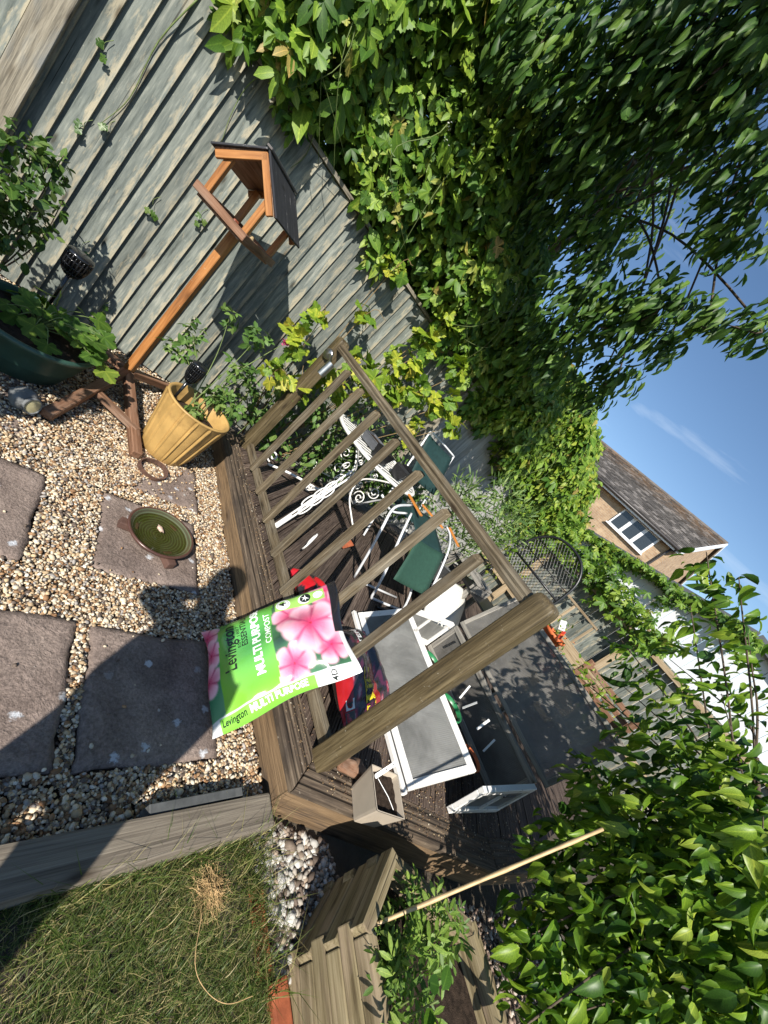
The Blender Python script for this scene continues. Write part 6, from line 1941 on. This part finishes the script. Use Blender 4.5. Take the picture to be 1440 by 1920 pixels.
stems(gv, paths, 0.006, 0.002, 'vinestem', 'stem')
# dark understorey behind the vine and along the deck edge
us = thing('deck_edge_shrub', 'loose dark leafy shrub between the railing and the fence foot', 'shrub', (1.5, 3.0, 0))
US = [(2.9, 3.15, 0.45, 0.25), (2.5, 3.2, 0.35, 0.25), (3.2, 3.2, 0.6, 0.28), (3.5, 3.15, 0.4, 0.3), (3.9, 3.2, 0.7, 0.3), (2.2, 3.1, 0.25, 0.2), (3.0, 3.25, 0.9, 0.2), (1.25, 3.0, 0.35, 0.2), (1.55, 3.1, 0.4, 0.22), (1.8, 3.1, 0.7, 0.2), (2.1, 3.15, 0.6, 0.22), (1.4, 2.98, 0.7, 0.14), (2.3, 3.2, 0.95, 0.2), (1.7, 3.0, 0.25, 0.2), (2.6, 3.1, 0.5, 0.25)]
leaf_mass(us, OV, *blob_leaves(US, 260, 0.055, droop=0.4), 'bramble', 120, 'leaf')
stems(us, [[(b[0], b[1], 0.0), (b[0] + 0.03, b[1], b[2] * 0.6), (b[0], b[1], b[2] + 0.1)] for b in US], 0.004, 0.002, 'stem')
# willow-like shrub with narrow leaves, creeper at the back
wsb = thing('narrow_leaved_shrub', 'green shrub with narrow upright leaves beyond the handrail', 'shrub', (3.4, 2.3, ZD))
DK = [(3.26, 2.04, 1.2, 0.2), (3.05, 2.2, 1.2, 0.2), (3.56, 1.95, 1.2, 0.22), (3.74, 2.05, 1.42, 0.2), (3.34, 1.8, 1.0, 0.16), (3.5, 2.2, 1.45, 0.2), (3.3, 2.3, 1.0, 0.25), (3.7, 2.2, 0.8, 0.3), (4.0, 2.1, 1.2, 0.25)]
leaf_mass(wsb, t_ovate(0.16, 0.2, 0.25), *blob_leaves(DK, 330, 0.085, droop=-0.5, up=0.4, shell=0.1), 'feathery', 150, 'leaf')
stems(wsb, [[(3.5, 2.3, ZD), (b[0], b[1] + 0.05, b[2] * 0.6), (b[0], b[1], b[2] + 0.15)] for b in DK], 0.005, 0.002, 'stem')
fsb = thing('flowering_shrub', 'light green bushy shrub around the black mesh chair', 'shrub', (3.9, 2.0, ZD))
FS = [(4.1, 2.0, 1.25, 0.22), (4.2, 1.8, 1.1, 0.2), (3.75, 1.86, 1.15, 0.15), (4.3, 2.2, 1.45, 0.25), (3.7, 1.75, 0.95, 0.16), (4.4, 1.9, 1.35, 0.15)]
leaf_mass(fsb, OVs, *blob_leaves(FS, 230, 0.042, droop=-0.1, shell=0.1), 'creeperpale', 60, 'leaf')
stems(fsb, [[(4.2, 2.1, ZD), (b[0], b[1] + 0.05, b[2] * 0.6), (b[0], b[1], b[2] + 0.1)] for b in FS], 0.005, 0.002, 'stem')
# flowers in the orange pots
pf = thing('orange_flowers', 'small plants with orange-red flowers in the clay pots', 'flowers', (3.6, 0.8, 0.9))
PF = [(3.6, 0.86, 1.06, 0.1), (3.58, 0.72, 0.94, 0.11), (3.62, 0.92, 1.08, 0.09), (3.6, 0.62, 0.86, 0.1), (3.75, 0.5, 1.0, 0.16), (3.8, 0.35, 0.9, 0.2)]
leaf_mass(pf, OVs, *blob_leaves(PF, 160, 0.04, droop=-0.2, shell=0.1), 'creeperpale', 60, 'leaf')
P_, A_, N_, S_ = blob_leaves([(3.58, 0.78, 1.0, 0.11), (3.56, 0.68, 0.9, 0.1)], 130, 0.022)
leaf_mass(pf, OVs, P_, A_, N_, S_, 'orange_petal', 0, 'petal', 'petals')
stems(pf, [[(3.6, 0.8, 0.9), (3.6, 0.82, 1.0), (b[0], b[1], b[2])] for b in PF[:4]], 0.003, 0.001, 'stem')
# canes in the yellow pot -------------------------------------------------
rs = thing('rose_canes', 'thin leafy canes growing from the yellow pot, with one pink bloom', 'plant', (0.84, 2.4, 0.3))
RBs = [(0.65, 2.72, 0.52, 0.08), (0.64, 2.72, 0.64, 0.07), (0.76, 2.8, 0.86, 0.06), (0.97, 2.8, 0.87, 0.08), (0.92, 2.5, 0.47, 0.09), (1.0, 2.52, 0.45, 0.08), (0.98, 2.68, 0.66, 0.06), (0.84, 2.38, 0.36, 0.05), (1.07, 2.72, 0.66, 0.07)]
leaf_mass(rs, TRI, *blob_leaves(RBs, 380, 0.052, droop=0.2, up=0.6, shell=0.1, jit=0.4), 'bramble', 200, 'leaf')
stems(rs, [[(0.83 + 0.05 * math.cos(i), 2.38 + 0.05 * math.sin(i), 0.30), ((0.83 + b[0]) / 2, (2.38 + b[1]) / 2 + 0.03, (0.30 + b[2]) / 2 + 0.06), b[:3]] for i, b in enumerate(RBs)] + [[(0.98, 2.68, 0.66), (1.08, 2.78, 0.85), (1.15, 2.85, 0.965)]], 0.004, 0.0018, 'stem')
n = 26
P_ = np.array([[1.15, 2.85, 0.965]]) + rng.normal(0, 0.008, (n, 3))
leaf_mass(rs, t_ovate(0.9, 0.5, 0.3), P_, rdir(n) + np.array([0, 0, 0.6]), rdir(n), np.full(n, 0.022), 'pink', 26, 'petal', minpx=1)
# glossy bush at the left, mallow in the tub ------------------------------
bu = thing('glossy_bush', 'bush with small glossy leaves against the fence at the left edge', 'shrub', (-0.2, 3.05, 0))
BU = [(-0.3, 2.98, 0.80, 0.1), (-0.21, 2.98, 0.76, 0.085), (-0.27, 2.93, 0.60, 0.12), (-0.15, 2.95, 0.53, 0.09), (-0.2, 2.9, 0.42, 0.11), (-0.19, 3.03, 0.83, 0.055), (-0.11, 3.0, 0.66, 0.035), (-0.35, 2.95, 0.5, 0.12), (-0.3, 2.9, 0.3, 0.12)]
leaf_mass(bu, t_ovate(0.6, 0.2, 0.15), *blob_leaves(BU, 900, 0.042, droop=0.25, up=0.6, shell=0.2), 'rosebush', 240, 'leaf')
stems(bu, [[(-0.22, 3.1, 0.0), (b[0], b[1] + 0.06, b[2] * 0.6), (b[0], b[1], b[2] + 0.05)] for b in BU], 0.005, 0.002, 'bark')
ml = thing('mallow_plant', 'broad-leaved green plant with lobed leaves spilling from the green tub', 'plant', (0.05, 2.55, 0.2))
ML = [(-0.04, 2.72, 0.26), (0.07, 2.70, 0.36), (0.18, 2.70, 0.36), (0.05, 2.48, 0.25), (0.13, 2.52, 0.29), (0.22, 2.5, 0.31), (0.36, 2.4, 0.265), (0.12, 2.38, 0.24), (0.24, 2.68, 0.38), (-0.02, 2.5, 0.24), (0.10, 2.62, 0.31), (0.2, 2.6, 0.30), (0.3, 2.5, 0.27), (0.0, 2.62, 0.28)]
ML += [(random.uniform(-0.08, 0.30), random.uniform(2.40, 2.76), random.uniform(0.26, 0.36)) for _ in range(16)]
P_ = np.array(ML); n = len(P_)
A_ = (P_ - np.array([0.08, 2.60, 0.34])) * np.array([1, 1, 0.4]) + rng.normal(0, 0.03, (n, 3)) + np.array([0.02, -0.06, -0.03])
leaf_mass(ml, MALL, P_, A_, np.tile([-0.15, -0.35, 1.0], (n, 1)) + rng.normal(0, 0.22, (n, 3)), rng.uniform(0.062, 0.086, n), 'mallow', 40, 'leaf')
stems(ml, [[(0.06, 2.58, 0.2), ((p[0] + 0.06) / 2, (p[1] + 2.58) / 2, (p[2] + 0.2) / 2 + 0.05), p] for p in ML], 0.004, 0.002, 'stem')
# small ivy sprigs on the fence
for i, (x_, z_, k_) in enumerate([(0.20, 0.96, 3), (0.42, 1.12, 3), (-0.28, 1.36, 2), (-0.20, 1.0, 2), (0.05, 0.45, 1), (0.30, 0.20, 2), (-0.12, 1.1, 2)]):
    iv = thing('ivy_sprig', ['three-leaved ivy sprig on the fence left of the bird table', 'curled ivy sprig on the fence above the bird table tray', 'small ivy sprig on the fence near the top left corner', 'tiny ivy sprig on the fence above the glossy bush', 'single ivy leaf on the fence above the green tub', 'ivy leaves low on the fence beside the bird table post', 'pair of small ivy leaves on the upper left fence boards'][i], 'ivy', (x_, YF - 0.03, z_))
    n = k_
    P_ = np.array([[x_, YF - 0.05, z_]]) + rng.normal(0, 0.022, (n, 3)) * np.array([1, 0.3, 1])
    leaf_mass(iv, t_lobed(5, 25, 0.4, 0.0, 0.1, 3), P_, rng.normal(0, 1, (n, 3)) * np.array([1, .3, .6]) + np.array([0, 0, -1.0]), np.tile([-0.3, -1, 0.3], (n, 1)), np.full(n, 0.026), 'rosebush', 5, 'leaf', minpx=1)
    stems(iv, [[(x_ + 0.01, YF - 0.028, z_ + 0.07), (x_ - 0.01, YF - 0.035, z_ + 0.03), (x_, YF - 0.045, z_)]], 0.0016, 0.001, 'stem')
so_ = thing('laurel_shrub', 'tall laurel shrub just outside the left edge, shading the green tub', 'shrub', (-0.8, 1.75, 0))
SO = [(-0.6, 1.75, 0.85, 0.24), (-0.85, 1.85, 1.1, 0.3), (-0.55, 1.55, 0.72, 0.18), (-0.5, 1.95, 0.75, 0.18), (-0.95, 1.7, 0.9, 0.28), (-0.8, 2.1, 1.0, 0.26), (-0.75, 1.6, 0.6, 0.22)]
leaf_mass(so_, OV, *blob_leaves(SO, 260, 0.075, droop=0.3), 'rosebush', 0, 'leaf')
stems(so_, [[(-0.8, 1.8, -0.02), ((b[0] - 0.8) / 2, (b[1] + 1.8) / 2, b[2] * 0.6), b[:3]] for b in SO], 0.012, 0.004, 'bark')
# planter plants -----------------------------------------------------------
pp = thing('planter_herbs', 'leafy grey-green plants growing in the timber planter', 'plant', (1.45, -0.15, 0.22))
PL_ = [(1.46, -0.10, 0.30, 0.05), (1.40, -0.15, 0.31, 0.06), (1.48, -0.18, 0.34, 0.06), (1.33, -0.17, 0.30, 0.05), (1.36, -0.22, 0.33, 0.06), (1.54, -0.12, 0.32, 0.05), (1.29, -0.25, 0.37, 0.05), (1.27, -0.3, 0.37, 0.05), (1.30, -0.2, 0.33, 0.05), (1.55, -0.2, 0.36, 0.08)]
leaf_mass(pp, t_multi([(-60, 0.5, 0.2), (60, 0.5, 0.2), (-50, 0.42, 0.5), (50, 0.42, 0.5), (0, 0.45, 0.6)], t_ovate(0.34, 0.2, 0.2, (0, 0.4, 0.75, 1.0), (0, 0.9, 0.8, 0))), *blob_leaves(PL_, 520, 0.068, droop=0.1, up=1.0, shell=0.05), 'herb', 200, 'leaf')
stems(pp, [[(b[0] + 0.02, b[1] - 0.02, 0.2), (b[0], b[1], b[2]), (b[0] - 0.02, b[1], b[2] + 0.06)] for b in PL_], 0.0035, 0.0015, 'stem')
P_ = np.array([(1.23, -0.265, 0.47), (1.25, -0.25, 0.50), (1.20, -0.28, 0.49), (1.27, -0.23, 0.45), (1.25, -0.3, 0.43)])
br_ = thing('broad_leaf_seedling', 'seedling with broad bright leaves at the bottom edge, in the planter', 'plant', (1.25, -0.26, 0.22))
leaf_mass(br_, t_ovate(0.75, 0.15, 0.2), P_, np.array([(-.5, -.3, .1), (.4, .3, .3), (-.3, -.7, -.1), (.5, -.3, .1), (.1, -.6, -.2)]), np.tile([-.3, -.2, 1.0], (5, 1)), np.array([.07, .05, .075, .05, .06]), 'apple', 8, 'leaf', minpx=1)
stems(br_, [[(1.26, -0.27, 0.2), (1.255, -0.268, 0.35), (1.25, -0.262, 0.48)]], 0.004, 0.002, 'stem')

# ------------------------------------------------------------------ white shed behind the back fence
sh = thing('white_shed', 'white board-clad shed with dark grey roof edge behind the back fence', 'shed', (8.0, 0.4, 0))
APY, APZ = 0.35, 2.84
def shed_top(y): return APZ - 0.235 * abs(y - APY)
y = -2.3
i = 0
while y < 3.0:
    w_ = 0.14
    z1 = shed_top(y + w_ / 2) - 0.02
    v, f = bevel_box(z1, w_ - 0.006, 0.018 + 0.004 * (i % 2), 0.003)
    ob('cladding_board', v, f, M['cladding'], sh, False, frame((8.0, y + w_ / 2, 0), (8.0, y + w_ / 2, z1), (-1, 0, 0)))
    y += w_; i += 1
board('side_wall', (9.2, 2.98, 1.1), (8.02, 2.98, 1.1), 0.03, 2.2, M['cladding'], sh, b=0.002)
for s in (-1, 1):
    e = Vector((7.86, APY + s * 2.75, shed_top(APY + 2.75) - 0.0)); a = Vector((7.86, APY, APZ + 0.02))
    up = (Vector((0, s * 0.235, 1))).normalized()
    board('roof_edge', e, a, 0.03, 0.13, M['roofgrey'], sh, up, b=0.003)
    board('roof_slope', (e + a) / 2 + Vector((0.02, 0, 0.06)), (e + a) / 2 + Vector((2.6, 0, 0.06)), 2.80, 0.03, M['roofgrey'], sh, up, b=0.002)
# creeper along the shed top and the back fence
sc2 = thing('shed_creeper', 'creeper climbing along the top of the white shed and the back fence', 'creeper', (7.6, 1.8, 1.5))
n = 720
yy = rng.uniform(0.2, 3.0, n)
dz_ = np.abs(rng.normal(0, 0.13, n))
P1 = np.stack([7.80 + rng.normal(0, 0.07, n), yy, np.array([shed_top(q) for q in yy]) - 0.02 - dz_ * (0.6 + 0.7 * np.clip(np.sin(6 * yy), -0.3, 1)) + 0.04], 1)
n2 = 800
yy2 = rng.uniform(0.6, 3.4, n2)
P2 = np.stack([6.45 + rng.normal(0, 0.12, n2), yy2, 1.62 + rng.normal(0.12, 0.16, n2) * (0.6 + 0.12 * yy2)], 1)
P_ = np.concatenate([P1, P2]); n = len(P_)
leaf_mass(sc2, PALM, P_, np.stack([rng.normal(-.2, .4, n), rng.normal(0, .6, n), rng.normal(-.8, .4, n)], 1), np.stack([rng.normal(-1, .35, n), rng.normal(-.4, .4, n), rng.normal(.6, .4, n)], 1), 0.085 * rng.lognormal(0, 0.25, n), 'creeper', 60, 'leaf')
stems(sc2, [[(7.8, 0.2, 2.8), (7.8, 1.2, 2.55), (7.8, 2.2, 2.35), (7.8, 3.0, 2.2)], [(6.5, 0.6, 1.66), (6.5, 1.8, 1.7), (6.5, 3.3, 1.72)]], 0.012, 0.006, 'bark', 'stem')

# ------------------------------------------------------------------ brick house far behind
hs = thing('brick_house', 'two-storey buff brick house with grey tiled roof in the distance', 'house', (16.8, 8.0, 0))
HE = Vector((16.8, 3.96, 5.0))                     # eave corner at the right
ed = Vector((math.cos(R(95)), math.sin(R(95)), 0)) # along the eave, to the left
bd = Vector((math.cos(R(5)), math.sin(R(5)), 0))   # depth, away from us
HL, HD, HR = 11.0, 10.4, 2.5
def hp_(l, d, z): return Vector((HE.x, HE.y, 0)) + ed * l + bd * d + Vector((0, 0, z))
def quad(name, pts, mat, parent, th=0.0):
    return ob(name, pts, [tuple(range(len(pts)))], mat, parent)
IN = 0.32   # wall set in from the eave
v = [hp_(0.12, IN, 0), hp_(HL, IN, 0), hp_(HL, HD - IN, 0), hp_(0.12, HD - IN, 0)]
v += [p + Vector((0, 0, 4.93)) for p in v]
v += [hp_(0.12, HD / 2, 5.0 + HR - 0.16), hp_(HL, HD / 2, 5.0 + HR - 0.16)]
ob('wall', v, [(0, 1, 5, 4), (1, 2, 6, 9, 5), (2, 3, 7, 6), (3, 0, 4, 8, 7)], M['brick'], hs)
# tiled slopes: overlapping courses of tiles
tcol = []
def tiles(front):
    parts = []
    ncr, ntl = 26, 44
    sl = math.hypot(HD / 2, HR)
    sd = 1 if front else -1
    base_d = 0.0 if front else HD
    dv = (bd * sd * (HD / 2) + Vector((0, 0, HR))) / sl
    nv = (Vector((0, 0, HD / 2)) - bd * sd * HR) / sl
    for r_ in range(ncr):
        t0, t1 = sl * r_ / ncr, sl * (r_ + 1) / ncr + 0.03
        for c in range(ntl):
            o_ = 0.0 if r_ % 2 else 0.5
            l0, l1 = HL * (c + o_ * 1.0 - 0.5) / (ntl - 0.5), HL * (c + o_ + 0.5 - 0.03) / (ntl - 0.5)
            l0, l1 = max(0, l0), min(HL, l1)
            if l1 - l0 < 0.03: continue
            j = random.uniform(0, 0.012)
            p = [hp_(l0, base_d, 5.0) + dv * t0 + nv * (0.045 + j), hp_(l1, base_d, 5.0) + dv * t0 + nv * (0.045 + j), hp_(l1, base_d, 5.0) + dv * t1 + nv * 0.012, hp_(l0, base_d, 5.0) + dv * t1 + nv * 0.012]
            q = [p[0] - nv * 0.045, p[1] - nv * 0.045]
            parts.append((p + q, [(0, 1, 2, 3), (0, 4, 5, 1)]))
            g_ = random.choice([0.6, 0.8, 1.0, 1.0, 1.3, 2.1])
            lich = smooth01((r_ / ncr - 0.55) * 2.0) * random.random()
            tcol.extend([(*mixc((0.115 * g_, 0.105 * g_, 0.098 * g_), (0.22, 0.13, 0.065), lich), 1)] * 6)
    return join(parts)
rf = quad('roof', [hp_(0, 0, 4.99), hp_(HL, 0, 4.99), hp_(HL, HD / 2, 4.99 + HR), hp_(0, HD / 2, 4.99 + HR)], M['tile'], hs)
quad('roof', [hp_(0, HD, 4.99), hp_(0, HD / 2, 4.99 + HR), hp_(HL, HD / 2, 4.99 + HR), hp_(HL, HD, 4.99)], M['tile'], hs)
M['tilecol'] = colattr('roof_tiles_colour', 0.8, 0.3)
o = ob('roof_tiles', *tiles(True), M['tilecol'], rf); o['kind'] = 'stuff'
ca = o.data.color_attributes.new('col', 'FLOAT_COLOR', 'POINT')
ca.data.foreach_set('color', np.array(tcol, np.float32).ravel())
for k_ in range(24):
    l0 = HL * k_ / 24
    v, f = tube([hp_(l0, HD / 2, 5.0 + HR + 0.02), hp_(l0 + HL / 24 - 0.01, HD / 2, 5.0 + HR + 0.02)], 0.11, 8)
    ob('ridge_tile', v, f, M['tile'], rf)
board('fascia_board', hp_(-0.02, 0.03, 4.9), hp_(HL, 0.03, 4.9), 0.03, 0.2, M['upvc'], hs, b=0.004)
v, f = tube([hp_(-0.03, -0.05, 4.93), hp_(HL, -0.05, 4.93)], 0.06, 8)
ob('gutter', v, f, M['gutter'], hs, True)
v, f = tube(smoothpath([hp_(0.1, -0.05, 4.9), hp_(0.18, 0.1, 4.75), hp_(0.3, IN - 0.06, 4.55), hp_(0.3, IN - 0.06, 0)], 4), 0.04, 8)
ob('downpipe', v, f, M['gutter'], hs, True)
for d0, d1, z0, z1 in ((-0.05, HD / 2, 4.93, 4.93 + HR + 0.03), (HD + 0.05, HD / 2, 4.93, 4.93 + HR + 0.03)):
    board('verge_board', hp_(-0.03, d0, z0), hp_(-0.03, d1, z1), 0.05, 0.2, M['upvc'], hs, (0, 0, 1), b=0.004)
def window(l0, l1, z0, z1, panes):
    w_ = board('window', hp_(l0, IN - 0.03, (z0 + z1) / 2), hp_(l1, IN - 0.03, (z0 + z1) / 2), 0.06, z1 - z0, M['upvc'], hs, b=0.004)
    for i in range(panes):
        a, b_ = l0 + (l1 - l0) * i / panes, l0 + (l1 - l0) * (i + 1) / panes
        m_ = 0.07
        quad('pane', [hp_(a + m_, IN - 0.065, z0 + m_), hp_(b_ - m_, IN - 0.065, z0 + m_), hp_(b_ - m_, IN - 0.065, z1 - m_), hp_(a + m_, IN - 0.065, z1 - m_)][::-1], M['glass'], w_)
    board('sill', hp_(l0 - 0.05, IN - 0.07, z0 - 0.03), hp_(l1 + 0.05, IN - 0.07, z0 - 0.03), 0.12, 0.05, M['upvc'], w_, b=0.004)
window(0.75, 2.45, 3.98, 4.84, 3)
window(4.2, 5.4, 3.98, 4.84, 2)
window(7.5, 9.2, 3.75, 4.78, 3)
window(1.0, 2.8, 1.2, 2.4, 3)

# ------------------------------------------------------------------ photographer (behind the camera, seen only by the shadow on the paving)
ps = thing('person', 'person in dark clothes standing with arms raised, seen by the shadow on the paving', 'person', (-0.21, -0.25, 0))
sa = Vector((math.cos(SUN_AZ), math.sin(SUN_AZ), 0)); sp_ = Vector((math.sin(SUN_AZ), -math.cos(SUN_AZ), 0))
PB = Vector((-0.175, -0.249, 0))
fw = Vector((math.cos(YAW), math.sin(YAW), 0)); rt = Vector((math.sin(YAW), -math.cos(YAW), 0))
def b3(f_, r_, z): return PB + fw * f_ + rt * r_ + Vector((0, 0, z))
jt = {'pelvis': (b3(0, 0, 0.90), .19), 'waist': (b3(0, 0, 1.02), .20), 'chest': (b3(0, -.02, 1.14), .20), 'neckb': (b3(0.0, -.09, 1.32), .10), 'neck': (b3(0.0, -.15, 1.42), .065), 'head': (b3(0.0, -.18, 1.53), .105), 'crown': (b3(0.0, -.19, 1.66), .09),
      'hipR': (b3(0, .10, .85), .11), 'kneeR': (b3(0.03, .12, .5), .075), 'ankR': (b3(0, .13, .09), .05), 'toeR': (b3(0.13, .14, .04), .035),
      'hipL': (b3(0, -.10, .85), .11), 'kneeL': (b3(0.03, -.12, .5), .075), 'ankL': (b3(0, -.13, .09), .05), 'toeL': (b3(0.13, -.14, .04), .035),
      'shR': (b3(0, .15, 1.22), .07), 'elR': (b3(0.05, .19, 1.02), .05), 'wrR': (b3(0.12, .02, 1.28), .034), 'hdR': (b3(0.13, -.03, 1.34), .036),
      'shL': (b3(0, -.20, 1.26), .07), 'elL': (b3(0.04, -.37, 1.18), .05), 'wrL': (b3(0.12, -.20, 1.35), .034), 'hdL': (b3(0.13, -.12, 1.38), .036)}
ed_ = [('pelvis', 'waist'), ('waist', 'chest'), ('chest', 'neckb'), ('neckb', 'neck'), ('neck', 'head'), ('head', 'crown'), ('pelvis', 'hipR'), ('hipR', 'kneeR'), ('kneeR', 'ankR'), ('ankR', 'toeR'), ('pelvis', 'hipL'), ('hipL', 'kneeL'), ('kneeL', 'ankL'), ('ankL', 'toeL'), ('chest', 'shR'), ('shR', 'elR'), ('elR', 'wrR'), ('wrR', 'hdR'), ('chest', 'shL'), ('shL', 'elL'), ('elL', 'wrL'), ('wrL', 'hdL')]
names = list(jt)
me = bpy.data.meshes.new('body')
me.from_pydata([jt[k_][0] for k_ in names], [(names.index(a), names.index(b_)) for a, b_ in ed_], [])
me.materials.append(M['cloth'])
body = link(bpy.data.objects.new('body', me), ps)
body.modifiers.new('skin', 'SKIN')
me.skin_vertices.new() if hasattr(me.skin_vertices, 'new') and not len(me.skin_vertices) else None
if len(me.skin_vertices):
    for i, k_ in enumerate(names):
        me.skin_vertices[0].data[i].radius = (jt[k_][1], jt[k_][1])
        me.skin_vertices[0].data[i].use_root = (k_ == 'pelvis')
ss = body.modifiers.new('smooth', 'SUBSURF'); ss.levels = 1; ss.render_levels = 2
